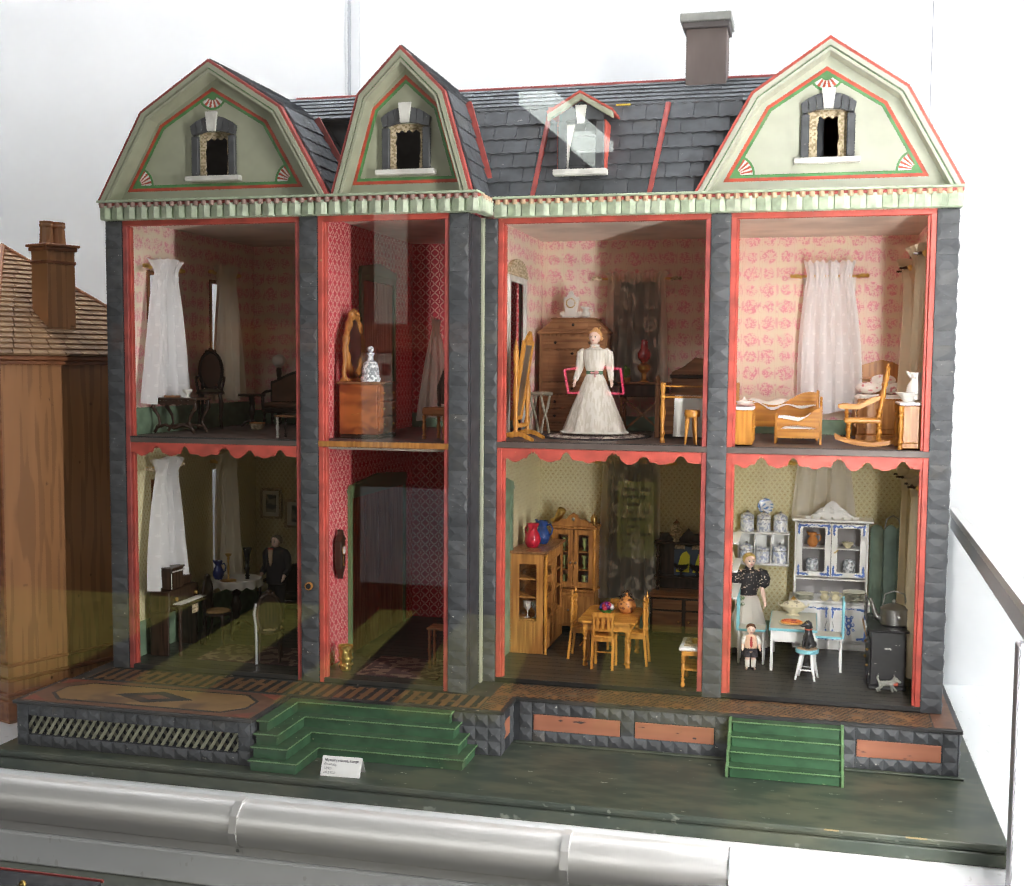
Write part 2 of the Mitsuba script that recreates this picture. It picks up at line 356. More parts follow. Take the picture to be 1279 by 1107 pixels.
def stripes_fn(p, n, uv):           # olive boards with darker stripes
    q = p.x - .12 * (p.y + 4.5); d = mi.Float(0)
    for x0, x1 in ((-3.42, -3.02), (-2.62, -2.27), (-2.04, -1.74), (-1.27, -.88), (.2, .6)):
        d = dr.maximum(d, smoothstep(x0 - .01, x0 + .01, q) * smoothstep(x1 + .01, x1 - .01, q))
    wood_ = mix(mix((.54, .515, .14), (.43, .40, .10), noise(p.x * 9, p.y * 1.5, 0.0)), (.030, .026, .018), d)
    return mix(wood_, (.16, .155, .15), smoothstep(-4.0, -3.9, p.y))
setting('gallery_floor', bx(-7, 4, -6.0, -.45, -1.02, -1.0, 0), mat('gal_floor', stripes_fn, .6))
setting('gallery_wall', bx(-7, 4, -6.05, -6.0, -1.0, 3.1, 0), mat('gal_wall', (.045, .035, .028), .7))
for x0, x1, z0, z1, m, lab in ((-2.48, -2.28, .69, 1.34, mat('gal_pale', (.74, .77, .66), .6), 'tall pale panel high on the gallery wall behind the viewer'), (-2.56, -2.37, -.03, .52, 'gal_pale', 'lower pale panel on the gallery wall with a small dark square'),
                               (-2.57, -2.02, -.84, -.27, mat('gal_blue', (.48, .54, .62), .6), 'large blue grey board low on the gallery wall'), (-1.03, -.82, -.62, -.19, mat('gal_olive', (.50, .50, .10), .6), 'olive printed board on the gallery wall')):
    q = thing('wall_panel', lab, 'panel', (0, -5.997, 0))
    part(q, 'board', bx(x0, x1, 0, .03, z0, z1, .003), m)
    if x0 == -2.56: part(q, 'dark_square', bx(-2.43, -2.38, .0302, .034, .39, .46, .001), 'black')
    if x0 == -1.03:
        for i in range(9): part(q, 'text_line', bx(x0 + .02, x1 - .02 - .03 * (i % 3), .0302, .031, z1 - .05 - i * .042, z1 - .035 - i * .042, 0), 'black')
q = thing('added_red_outline', 'red glowing outline added behind the viewer for its reflection in the glass', 'sign')  # unseen glowing outline, added so the pane mirrors red brackets
def SG(px): return [(x, -5.90, z) for x, z in px]
for pts in (((-1.252, .442), (-1.329, .432), (-1.305, .303), (-1.241, .304)), ((-1.117, .447), (-1.014, .439), (-.995, .303), (-1.093, .306))):
    sg = part(q, 'glow_tube', tube(SG(pts), .008, 6), 'white_wall', smooth=True)
    scene[sg]['emitter'] = emitter((6.5, .18, .9))
k = single('wall_beam', bx(-4.2, -1.9, -5.99, -5.95, .53, .69, .003), 'brown_trim', 'brown wooden beam along the gallery wall', 'beam')
q = thing('ceiling_tube', 'slim hanging fluorescent fitting in the gallery behind the viewer', 'lamp')
P = [np.array(v) for v in ((-1.264, -4.50, 1.591), (-1.111, -4.50, 1.592), (-1.243, -5.80, 1.598), (-1.055, -5.80, 1.600))]
part(q, 'diffuser', trimesh.convex.convex_hull(np.array([v + [0, 0, e] for v in P for e in (0, .05)])), 'white_wall')
scene[q + '__diffuser']['emitter'] = emitter((4.0, 4.4, 4.1))
# white skirting strip and rail of the sliding front pane
k = thing('case_rail', 'brushed aluminium bottom rail of the sliding glass front', 'rail')
def rail_mesh():
    prof = [(-.456, -.026), (-.449, -.0255), (-.449, -.085), (-.462, -.085), (-.4645, -.076), (-.4645, -.0735), (-.4715, -.070), (-.4765, -.062), (-.4785, -.054), (-.4775, -.046), (-.474, -.0385), (-.468, -.032), (-.4620, -.028)]
    return prism_x(Polygon(prof), -1.7, -.0650)
part(k, 'rail_bar', rail_mesh(), 'alu', smooth=25)
part(k, 'end_cap', prism_x(Polygon([(-.4492, -.0250), (-.4492, -.0852), (-.4625, -.0852), (-.4650, -.0765), (-.4720, -.0705), (-.4770, -.0622), (-.4790, -.0540), (-.4780, -.0458), (-.4745, -.0382), (-.4684, -.0317), (-.4622, -.0276), (-.4560, -.0256)]), -.0649, -.0634), 'steel')
for x in (-.225, -.585):
    c = part(k, 'clip', prism_x(Polygon([(-.4495, -.0235), (-.462, -.0245), (-.4755, -.0365), (-.4800, -.054), (-.4780, -.063), (-.4725, -.0712), (-.4655, -.0745), (-.4655, -.0815), (-.4630, -.0830), (-.4495, -.0830)]), x - .0042, x + .0042), 'alu', smooth=25)
    part(c, 'screw', lathe([(0, 0), (.002, 0), (.0016, .0008), (0, .001)], 12, (0, 0, 0)), 'steel', local=T4().translate([x, -.4662, -.078]).rotate([1, 0, 0], 90))
k = single('skirting_board', bx(-1.7, -.0655, -.466, -.4405, -.122, -.0865, .002), 'white_lam', 'white painted board under the metal rail', 'board')
single('case_plinth', bx(-1.7, -.0650, -.452, -.4405, -1.0, -.1225, .001), 'grey_panel', 'plain grey plinth panel below the white board', 'plinth')
scene['clear_glass'] = {'type': 'thindielectric', 'int_ior': 1.52}
gm = trimesh.Trimesh([[-1.7, -.4525, -.025], [-.0665, -.4525, -.025], [-.0665, -.4525, 1.30], [-1.7, -.4525, 1.30]], [[0, 1, 2], [0, 2, 3]], process=False)
single('sliding_pane', gm, 'clear_glass', 'sliding glass pane standing in the metal rail before the left rooms', 'glass')
k = thing('case_post', 'grey metal corner post at the right edge of the picture', 'post')
part(k, 'upright', bx(.184, .208, -.504, -.480, -.085, .204, .002), mat('post_grey', (.38, .38, .42), .4, metallic=.6))
k = thing('side_rail', 'dark grey metal rail running back along the right side of the case', 'rail')
RA, RB = np.array([.196, -.492, .232]), np.array([.2330, .445, .216])
def bar(a, b, w, h):
    a, b = np.array(a), np.array(b); t = (b - a) / np.linalg.norm(b - a); s = np.cross(t, [0, 0, 1]); s /= np.linalg.norm(s); u = np.cross(s, t)
    P = [q + s * sx * w / 2 + u * sz * h / 2 for q in (a, b) for sx in (-1, 1) for sz in (-1, 1)]
    return trimesh.convex.convex_hull(np.array(P))
part(k, 'bar_top', bar(RA, RB, .013, .010), 'alu')
part(k, 'bar_body', bar(RA - [0, 0, .0165], RB - [0, 0, .0165], .010, .0220), mat('rail_grey', (.52, .53, .55), .45))

# ---------------------------------------------------------------- the dollhouse
H = thing('dollhouse', 'large antique dollhouse with grey roof, red trim and eight open furnished rooms', 'dollhouse')
# base board
k = part(H, 'base_board', cc(bx(-1.028, .2188, -.284, .45, -.0665, -.060, .0012), bx(-1.024, .2150, -.2800, .446, -.0700, -.0670, 0), bx(-1.028, .2188, -.284, .45, -.0850, -.0702, .0012)), 'board_green')
for x0, x1, z in ((.028, .044, -.0602), (.114, .136, -.0602)):
    part(k, 'wood_chip', bx(x0, x1, -.2843, -.2830, z - .0012, z + .0003, .0002), 'chip')
part(H, 'ledge', bx(-.372, .197, -.080, -.0725, -.0598, -.0570, .0008), 'board_green')

pyr_v = np.array([[-.5, -.5, 0], [.5, -.5, 0], [.5, .5, 0], [-.5, .5, 0], [-.5, -.5, .22], [.5, -.5, .22], [.5, .5, .22], [-.5, .5, .22], [-.10, .04, 1], [.10, .04, 1]], float)
stone_ply = mikit.ply(trimesh.convex.convex_hull(pyr_v), 'stone')
pyr2 = pyr_v.copy(); pyr2[8:] = [[.26, .02, 1], [.30, -.02, 1]]
stone2_ply = mikit.ply(trimesh.convex.convex_hull(pyr2), 'stone')
pyr3 = pyr_v.copy(); pyr3[8:] = [[-.26, .03, 1], [-.22, -.03, .95]]
stone3_ply = mikit.ply(trimesh.convex.convex_hull(pyr3), 'stone')
pil_ply = [stone_ply, stone2_ply, stone3_ply]
AX_F = ((1, 0, 0), (0, 0, 1), (0, -1, 0))      # faces the front
AX_R = ((0, 1, 0), (0, 0, 1), (1, 0, 0))       # faces right
def stones(parent, o, ax, w, h, nx, nz, depth, mats=('stone', 'stone_b', 'stone_c'), plys=None, gap=.0002):
    u, v, n = (np.array(a, float) for a in ax)
    for j in range(nz):
        for i in range(nx):
            c = np.array(o) + u * (i + .5) * w + v * (j + .5) * h
            jit = 1 + rng.uniform(-.01, .01)
            pl = rng.choice(plys or [stone_ply])
            part(parent, 'stone', pl, rng.choice(mats), local=frame(c, u * (w - gap) * jit, v * (h - gap), n * depth * rng.uniform(.8, 1.15)))
# platform
PX0, PXS, PX1, PYL, PYR = -1.004, -.3723, .195, -.1417, -.0719
pl = part(H, 'platform', cc(bx(PX0 + .004, PXS - .004, PYL + .004, .40, -.060, -.0045, 0), bx(PXS - .004, PX1 - .004, PYR + .004, .40, -.0600, -.0045, 0)), 'stone_dark')
lip = unary_union([sbox(PX0, PYL, PXS, .402), sbox(PXS - .01, PYR, PX1, .402)])
part(pl, 'top_slab', prism_z(lip, -.0042, -.0004), 'edge_dark')
part(pl, 'pattern_strip', prism_z(unary_union([sbox(PXS - .034, PYL + .006, PXS - .006, PYR + .012), sbox(PXS - .034, PYR + .007, PX1 - .035, -.0015)]), -.0004, .0001), 'platform_top')
part(pl, 'pattern_strip', prism_z(sbox(PX0 + .02, PYL + .008, PXS - .036, L - .006), -.0004, .0001), 'check_strip')
part(pl, 'pattern_strip', prism_z(sbox(PX1 - .033, PYR + .008, PX1 - .006, .38), -.0004, .0001), 'mat_brown', label='plain brown strip along the right side of the platform')
# stones of the platform front, left block (right of the steps) and its right face
stones(pl, (PXS - .0895, PYL + .004, -.0595), AX_F, .0170, .0183, 5, 3, .0045)
stones(pl, (PXS - .0045, PYL + .0045, -.0595), AX_R, .0165, .0183, 1, 3, .004)
part(pl, 'pink_panel', bx(PXS - .0055, PXS - .0030, PYL + .022, PYL + .049, -.042, -.019, .0005), 'panel_pink')
stones(pl, (PXS - .0045, PYL + .0505, -.0595), AX_R, .0165, .0183, 1, 3, .004)
# right block
def run(x0, x1, n):
    w = (x1 - x0) / n
    stones(pl, (x0, PYR + .004, -.0595), AX_F, w, .0163, n, 1, .0045)
    stones(pl, (x0, PYR + .004, -.0206), AX_F, w, .0158, n, 1, .0045)
yp = PYR + .004
for x0, x1, n in ((-.3500, -.2300, 7), (-.2130, -.1070, 6), (.0680, .1720, 6)):
    run(x0, x1, n)
    part(pl, 'pink_panel', bx(x0 + .0015, x1 - .0015, yp - .0022, yp + .001, -.0428, -.0214, .0005), 'panel_pink')
for x0, nx in ((-.3680, 1), (-.2300, 1), (-.1070, 1), (.0505, 1), (.1725, 1)):
    stones(pl, (x0, yp, -.0595), AX_F, .0172, .0183, nx, 3, .0042)
stones(pl, (PX1 - .0045, PYR + .004, -.0595), AX_R, .021, .0183, 12, 3, .0045)
# porch
Q0, Q1, QF, QB = -1.010, -.6665, -.263, PYL
po = part(H, 'porch', cc(bx(Q0 + .004, Q1 - .004, QF + .080, QB, -.060, -.0045, 0), bx(Q0 + .004, Q0 + .012, QF + .0220, QF + .0798, -.060, -.0045, 0), bx(Q1 - .012, Q1 - .004, QF + .0220, QF + .0798, -.060, -.0045, 0), bx(Q0 + .004, Q1 - .004, QF + .004, QF + .0215, -.0600, -.0445, 0), bx(Q0 + .004, Q1 - .004, QF + .004, QF + .0215, -.0190, -.0045, 0), bx(Q0 + .004, Q0 + .016, QF + .0042, QF + .0215, -.044, -.0195, 0), bx(Q1 - .016, Q1 - .004, QF + .0042, QF + .0215, -.044, -.0195, 0)), 'stone_dark')
part(po, 'top_slab', bx(Q0 - .001, Q1, QF, QB - .0003, -.0040, .0004, .0008), 'edge_dark')
def octa(x0, y0, x1, y1, c): return Polygon([(x0 + c, y0), (x1 - c, y0), (x1, y0 + c), (x1, y1 - c), (x1 - c, y1), (x0 + c, y1), (x0, y1 - c), (x0, y0 + c)])
mx0, my0, mx1, my1 = Q0 + .006, QF + .006, Q1 - .006, QB - .004
part(po, 'painted_field', prism_z(sbox(mx0, my0, mx1, my1), .0004, .0007), 'mat_brown')
part(po, 'painted_frame', prism_z(octa(mx0 + .022, my0 + .012, mx1 - .022, my1 - .012, .026), .0007, .0009), 'mat_dark')
part(po, 'painted_centre', prism_z(octa(mx0 + .026, my0 + .017, mx1 - .026, my1 - .017, .024), .0009, .0011), 'mat_tan')
cxp, cyp = (Q0 + Q1) / 2, (QF + QB) / 2
part(po, 'painted_diamond', prism_z(Polygon([(cxp - .058, cyp), (cxp, cyp - .027), (cxp + .058, cyp), (cxp, cyp + .027)]), .0011, .0013), 'mat_dark')
part(po, 'painted_rosette', prism_z(Polygon([(cxp - .024, cyp), (cxp, cyp - .012), (cxp + .024, cyp), (cxp, cyp + .012)]), .0013, .0015), 'mat_brown')
for sx, xx in ((1, mx0 + .004), (-1, mx1 - .004)):
    for sy, yy in ((1, my0 + .003), (-1, my1 - .003)):
        part(po, 'painted_corner', prism_z(Polygon([(xx, yy), (xx + sx * .034, yy), (xx, yy + sy * .024)]), .0007, .0009), 'corner_red')
stones(po, (Q0 + .0205, QF + .0042, -.0595), AX_F, .0178, .0145, 17, 1, .0042)
stones(po, (Q0 + .0205, QF + .0042, -.0188), AX_F, .0178, .0145, 17, 1, .0042)
stones(po, (Q0 + .0035, QF + .0042, -.0595), AX_F, .0165, .0183, 1, 3, .0042)
stones(po, (Q1 - .0205, QF + .0042, -.0595), AX_F, .0165, .0183, 1, 3, .0042)
stones(po, (Q1 - .0042, QF + .0042, -.0595), AX_R, .0170, .0183, 7, 3, .0042)
lz0, lz1 = -.0448, -.0192
def slat(x, lean, y): 
    return prism_y(Polygon([(x - .0023, lz0), (x + .0023, lz0), (x + .0023 + lean, lz1), (x - .0023 + lean, lz1)]).intersection(sbox(Q0 + .018, lz0, Q1 - .018, lz1)), y, y + .0014)
for i in range(30):
    for lean, y in ((.0165, QF + .0075), (-.0165, QF + .0125)):
        x = Q0 + .012 + i * .0112 + (0 if lean > 0 else .012)
        try: part(po, 'lattice_slat', slat(x, lean, y), 'lattice' if lean > 0 else 'lattice_b')
        except Exception: pass
# green steps, main flight (an inner corner) and side flight
st = part(H, 'corner_steps', bx(Q1 + .0002, PXS - .075, PYL - .003, PYL - .0002, -.0598, -.0049, 0), 'green_step')
for i in range(4):
    z1 = -.0030 - i * .0143; d = .0165 * (i + 1); xr = -.4380 + i * .0105
    a = sbox(Q1 + .0004, PYL - d, xr, PYL - .0004); b = sbox(Q1 + .0004, -.2510 - i * .0085, Q1 + d, PYL - .0004)
    shape = unary_union([a, b])
    part(st, 'riser', prism_z(shape.buffer(-.0026, join_style=2), -.0598, z1 - .0022), 'green_step')
    part(st, 'tread', prism_z(shape, z1 - .0022, z1), 'green_tread')
    edge = unary_union([sbox(Q1 + d, PYL - d - .0003, xr + .0003, PYL - d + .0006), sbox(xr - .0006, PYL - d, xr + .0003, PYL - .0004), sbox(Q1 + d - .0006, -.2513 - i * .0085, Q1 + d + .0003, PYL - d), sbox(Q1 + .0004, -.2513 - i * .0085, Q1 + d, -.2504 - i * .0085)])
    part(st, 'nosing', prism_z(edge, z1 - .0012, z1 + .0003), 'green_edge')
st = part(H, 'side_steps', bx(-.0840, .0480, PYR - .004, PYR - .0004, -.0598, -.0049, 0), 'green_step')
for i in range(4):
    z1 = -.0040 - i * .0140; d = .0178 * (i + 1)
    part(st, 'riser', bx(-.0838, .0478, PYR - d + .0030, PYR - .0004, -.0598, z1 - .0022, .0004), 'green_step')
    part(st, 'tread', bx(-.0850, .0490, PYR - d, PYR - .0004, z1 - .0022, z1, .0005), 'green_tread')
    part(st, 'nosing', bx(-.0849, .0489, PYR - d - .0004, PYR - d + .0005, z1 - .0014, z1 + .0003, .0002), 'green_edge')
    for s in (-.0890, .0492):
        part(st, 'stringer', bx(s, s + .0038, PYR - d - .0012, PYR - d + .0176 + .0004, -.0598, z1 + .0012, .0005), 'green_edge')

# rooms: walls, floors, ceilings (walls carry their paper)
def wall(name, mesh, m, **kw): return part(H, name, mesh, m, **kw)
XL, XA, XB, XC, XD = -.9680, -.6700, -.4450, -.1200, .1620        # wall centres between the rooms
ROOMS = [(XL + .004, XA - .003, L + .012), (XA + .003, XB - .006, L + .012), (XB + .006, XC - .004, .012), (XC + .004, XD - .004, .012)]
papers = {1: ['paper_pink', 'paper_red', 'paper_pink', 'paper_pink'], 0: ['paper_yellow', 'paper_red', 'paper_yellow', 'paper_yellow']}
part(H, 'outer_back_wall', bx(XL - .012, XD + .012, BACK + .003, BACK + .012, 0, ZC, 0), 'stone_dark')
def holed(y0, y1, z0, z1, holes):
    g = sbox(y0, z0, y1, z1)
    for h in holes: g = g.difference(sbox(h[0], h[2], h[1], h[3]))
    return g
LEFT_HOLES = [(.012, .082, .400, .580), (.205, .275, .400, .580), (.012, .082, .070, .270), (.205, .275, .070, .270)]
RIGHT_HOLES = [(.085, .150, .400, .580), (.245, .305, .400, .580), (.085, .150, .070, .270), (.245, .305, .070, .270)]
part(H, 'outer_left_wall', prism_x(holed(L + .010, BACK + .012, 0, ZC, LEFT_HOLES), XL - .0125, XL), 'stone_dark')
part(H, 'outer_right_wall', prism_x(holed(.010, BACK + .012, 0, ZC, RIGHT_HOLES), XD, XD + .0125), 'stone_dark')
for lev in (0, 1):
    z0, z1 = (.0005, Z1 - .012) if lev == 0 else (Z1, ZC + .006)
    for r, (x0, x1, yf) in enumerate(ROOMS):
        pm = papers[lev][r]
        part(H, 'room_back_wall', bx(x0, x1, BACK, BACK + .0028, z0, z1, 0), pm)
        for x, s, hol in ((x0, 1, LEFT_HOLES if r == 0 else []), (x1, -1, RIGHT_HOLES if r == 3 else [])):
            if (r == 2 and s == 1) or (r == 1 and s == -1):
                hol = [(.125, .236, Z1, .580)] if lev else [(.070, .160, .0, .250)]
            a, b = (x - .0036, x) if s == 1 else (x, x + .0036)
            part(H, 'room_side_wall', prism_x(holed(yf, BACK - .0002, z0, z1, [h for h in hol if h[2] >= z0 - .01 and h[3] <= z1]), a, b), pm)
        part(H, 'wall_edge', bx(x0 - .0030, x0 + .0006, yf - .004, yf - .0004, z0, z1, .0004), 'wall_edge')
        part(H, 'room_floor', bx(x0 - .002, x1 + .002, (yf - .012 if r > 1 else yf - .010), BACK, (.0005 if lev == 0 else Z1 - .008), (.007 if lev == 0 else Z1), .0006), 'floor_dark' if lev == 0 else 'floor_up')
        part(H, 'room_ceiling', bx(x0 - .002, x1 + .002, yf, BACK, z1 - (.0 if lev else -.0002), z1 + .0036, 0), 'ceiling_paper')
        if lev: part(H, 'ceiling_hook', lathe([(0, -.003), (.006, -.003), (.0075, -.001), (.0075, .0005), (0, .0005)], 16, ((x0 + x1) / 2 + .02, yf + .055, z1)), 'black')
        # skirting
        if lev or r in (0, 2, 3):
            part(H, 'skirting', bx(x0, x1, BACK - .002, BACK - .0003, (.0072 if lev == 0 else Z1 + .0002), (.035 if lev == 0 else Z1 + .024), .0004), 'wainscot')
            if r == 0: part(H, 'skirting', bx(x0 + .0003, x0 + .002, yf, BACK - .0025, (.0072 if lev == 0 else Z1 + .0002), (.060 if lev == 0 else Z1 + .040), .0004), 'wainscot')
# partitions between rooms (thickness)
for xa, y0 in ((XA, L + .012), (XB, .0), (XC, .012)):
    g = holed(y0 + .006, BACK, 0, ZC, [(.125, .236, Z1, .580), (.070, .160, .0, .250)] if xa == XB else [])
    part(H, 'partition', prism_x(g, xa - (.0023 if xa != XB else .0023), xa + .0003 if xa == XB else xa - .0006), 'wood_dark')
# pillars
PILL = [(-.9815, -.9560, L), (-.6835, -.6576, L), (-.4690, -.4424, L), (-.4424, -.4207, 0.0), (-.1309, -.1052, 0.0), (.1504, .1762, 0.0)]
for i, (x0, x1, y) in enumerate(PILL):
    yb = y + .0115
    p = part(H, 'pillar', bx(x0, x1, y, yb, .0002, ZC - .0003, 0), 'stone_dark')
    h = (ZC - .001) / 34
    stones(p, (x0, y, .0004), AX_F, x1 - x0, h, 1, 34, .0030, plys=pil_ply)
    if i == 5: stones(p, (x1 - .0003, y + .0002, .0004), AX_R, .020, h, 1, 34, .0030, plys=pil_ply)
    if i in (1,):
        part(p, 'keyhole', lathe([(0, 0), (.0055, 0), (.0055, .0036), (0, .0036)], 16), 'wood_oak', local=T4().translate([(x0 + x1) / 2, y - .0022, .137]).rotate([1, 0, 0], 90))
        part(p, 'keyhole_core', lathe([(0, 0), (.0038, 0), (.0038, .0040), (0, .0040)], 16), 'black', local=T4().translate([(x0 + x1) / 2, y - .0022, .137]).rotate([1, 0, 0], 90))
p = part(H, 'return_wall', bx(-.4434, -.4424 + .0008, L + .0118, -.0005, .0004, ZC, 0), 'stone_dark')
part(H, 'corner_bead', bx(-.4416, -.4376, -.0120, -.0035, .0004, ZC, .0006), 'cream')
# red jambs, lintels
JAMB = [(-.9560, L, 1), (-.6576, L, 1), (-.4690, L, -1), (-.4207, 0, 1), (-.1309, 0, -1), (-.1052, 0, 1), (.1504, 0, -1), (-.6835, L, -1)]
for x, y, s in JAMB:
    a, b = (x, x + s * .0072)
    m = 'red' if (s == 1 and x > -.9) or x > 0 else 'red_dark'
    part(H, 'jamb', bx(min(a, b), max(a, b), y + .0018, y + .0120, .0004, ZC - .0005, .0006), m)
    if s == 1: part(H, 'jamb_bead', bx(x + .0073, x + .0105, y + .0065, y + .014, .0006, ZC - .008, .0005), 'red')
    elif x > 0: part(H, 'jamb_bead', bx(x - .0105, x - .0073, y + .0065, y + .014, .0006, ZC - .008, .0005), 'red')
OPEN = [(-.9560, -.6835, L), (-.6576, -.4690, L), (-.4207, -.1309, 0.0), (-.1052, .1504, 0.0)]
for r, (x0, x1, y) in enumerate(OPEN):
    part(H, 'lintel', bx(x0, x1, y + .0015, y + .0115, ZC - .0070, ZC + .001, .0006), 'red')
    # upper floor front edge and scalloped valance
    if r == 1:
        part(H, 'floor_edge', bx(x0, x1, y + .0002, y + .0019, Z1 - .0075, Z1 + .0004, .0006), 'wood_oak')
    else:
        w = x1 - x0; pts = [(x0 + .007, Z1 - .0012), (x1 - .007, Z1 - .0012)]
        n = 145; low = []
        for i in range(n):
            t = i / (n - 1); z = .3180 - .0016 * abs(math.sin(t * 27))
            for c0, hw, hh in ((.16, .035, .0115), (.33, .030, .0125), (.57, .040, .0125), (.72, .030, .0080), (.90, .032, .0105)):
                u = (t - c0) / hw
                if abs(u) < 1: z = max(z, .3180 + hh * (1 - u * u) * (1 - .45 * math.cos(u * 7.0) ** 2))
            for c0 in (.07, .245, .45, .65, .81):
                u = (t - c0) / .035
                if abs(u) < 1: z -= .0040 * (1 - u * u)
            low.append((x1 - .007 - (1 - t) * (w - .014), z))
        low = low[::-1]
        part(H, 'valance', prism_y(Polygon(pts + low), y + .003, y + .0075), 'red', label='red fretwork valance with a scalloped lower edge')
        part(H, 'floor_edge', bx(x0 + .007, x1 - .007, y + .0015, y + .0080, Z1 - .0011, Z1 + .0008, .0004), 'edge_dark')
    part(H, 'threshold', bx(x0 + .006, x1 - .006, y + .002, y + .0075, .0003, .0066, .0006), 'edge_dark')
# cornice: board, dentil blocks, beads
def dentil_mesh(flat):
    d = .0016 if flat else .0046
    return trimesh.convex.convex_hull(np.array([(-.5, 0, 0), (.5, 0, 0), (-.5, 0, 1), (.5, 0, 1), (-.5, -.55, 0), (.5, -.55, 0), (-.5, -.55, 1), (.5, -.55, 1), (.12, -1, 0), (.12, -1, 1)]))
dent = mikit.ply(dentil_mesh(False), 'mint')
bead_ply = mikit.ply(rotm(trimesh.creation.cylinder(radius=.5, height=1, sections=12), 0, [0, 0, 1]), 'bead', smooth=40)
def cornice(x0, x1, y, nd, nb, over=.018):
    c = part(H, 'cornice', cc(bx(x0 + .001, x1 - .001, y - over + .0085, y + .012, ZC + .0002, .6670, 0), bx(x0, x1, y - over - .003, y + .012, .6705, .6735, .0006)), 'mint')
    part(c, 'red_rail', bx(x0 + .0005, x1 - .0005, y - over + .003, y + .011, .6662, .6704, .0005), 'red_dark')
    w = (x1 - x0) / nd
    for i in range(nd):
        part(c, 'dentil', dent, rng.choice(['mint', 'mint_b']), local=T4().translate([x0 + (i + .5) * w, y - over + .0086, ZC + .0006]).scale([w * (.80 if x0 < -.5 else .94), .0078 if x0 < -.5 else .0066, .0190]))
    w = (x1 - x0) / nb
    for i in range(nb):
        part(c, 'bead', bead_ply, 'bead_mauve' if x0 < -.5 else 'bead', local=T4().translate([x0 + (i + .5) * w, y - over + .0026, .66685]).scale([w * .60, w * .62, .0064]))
cornice(-.9830, -.4240, L, 29, 46)
cornice(-.4235, .1800, 0.0, 31, 51)
c = part(H, 'cornice_return', bx(-.4330, -.4242, L - .010, -.0190, ZC + .0004, .6668, 0), 'mint')
for i in range(4):
    part(c, 'dentil', dent, 'mint_b', local=frame((-.4243, L - .002 + i * .0135, ZC + .0006), (0, .0120, 0), (-.0050, 0, 0), (0, 0, .0188)))
    part(c, 'bead', bead_ply, 'bead', local=T4().translate([-.4230, L - .003 + i * .0125, .66685]).scale([.0072, .0072, .0064]))
# roof -------------------------------------------------------------
sh = bx(-.5, .5, 0, 1, 0, 1, 0)
def shingle_mesh():
    n = 7; top = [(-.49, 1.35), (.49, 1.35)]
    low = [(.49 - i / (n - 1) * .98, .05 * math.sin(i * 2.1) - .02 * (i % 2)) for i in range(n)]
    m = trimesh.creation.extrude_polygon(Polygon(top + low), 1.0, engine='earcut')
    v = m.vertices.copy(); v[:, 2] = v[:, 2] * .8 - np.clip(v[:, 1], 0, 1.35) * .75; m.vertices = v
    return m
sh_ply = mikit.ply(shingle_mesh(), 'slate')
def shingles(parent, o, u, v, W, Hh, cols, rows, xmax=None):
    u, v = np.array(u, float), np.array(v, float); u /= np.linalg.norm(u); v /= np.linalg.norm(v); n = np.cross(u, v)
    for j in range(rows):
        for i in range(-1 if j % 2 else 0, cols):
            w = W / cols; h = Hh / rows
            x = (i + .5 + (.5 if j % 2 else 0)) * w
            a, b = max(x - w / 2, 0), min(x + w / 2, W if xmax is None else xmax(j / rows))
            if b - a < .004: continue
            c = np.array(o) + u * (a + b) / 2 + v * (j * h + .0004) + n * (.0016 + rng.uniform(0, .0005))
            part(parent, 'shingle', sh_ply, rng.choice(['slate', 'slate', 'slate_b']), local=frame(c, u * (b - a), v * h, n * .0025 * rng.uniform(.85, 1.2)))
RF = part(H, 'roof', cc(trimesh.convex.convex_hull(np.array([(-.480, -.002, .6736), (-.480, .056, .8), (-.480, .08, .8111), (-.480, .08, .6736), (-.1535, -.002, .6736), (-.0850, .056, .8), (-.0750, .08, .8111), (-.1535, .08, .6736)])), prism_x(Polygon([(.081, .6736), (.081, .8000), (.190, .8620), (.324, .8000), (.380, .6736)]), -.965, .010)), 'slate_b')
part(RF, 'rear_slope', prism_x(Polygon([(.057, .8000), (.0808, .8113), (.0808, .8000)]), -.860, -.482), 'slate_b')
lo = np.array([0, .058, .1264]); up = np.array([0, .134, .062])
shingles(RF, (-.470, -.002, .6740), (1, 0, 0), lo, .390, .1385, 12, 6, xmax=lambda t: .3155 + .0690 * t)
shingles(RF, (-.850, .0560, .8003), (1, 0, 0), up, .830, .1470, 26, 6)
part(RF, 'ridge_strip', bx(-.800, -.040, .184, .196, .8600, .8655, .0008), 'red_dark')
for xb, xt in ((-.3710, -.3590), (-.2120, -.1960)):
    a, b = np.array([xb, -.0040, .6745]), np.array([xt, .0540, .8030])
    part(RF, 'hip_strip', bar(a, b, .0058, .0070), 'red_dark')
part(RF, 'yellow_chip', bar((-.268, .052, .8035), (-.248, .052, .8035), .002, .002), mat('chip_yellow', (.55, .42, .05), .6))
ch = part(H, 'chimney', bx(-.184, -.127, .150, .205, .840, .926, .0008), mat('chim', lambda p, n, uv: mix((.125, .095, .088), (.16, .13, .12), fbm(p.x * 90, p.y * 30, p.z * 24, 3)), .7))
part(ch, 'cap', bx(-.1925, -.1205, .141, .214, .9345, .9462, .001), mat('chim_cap', paint((.30, .31, .29), (.2, .18, .15), .4, 40), .6))
part(ch, 'cap_moulding', cc(bx(-.1890, -.1235, .1445, .2105, .9265, .9343, .001)), mat('chim_b', (.11, .10, .10), .7))
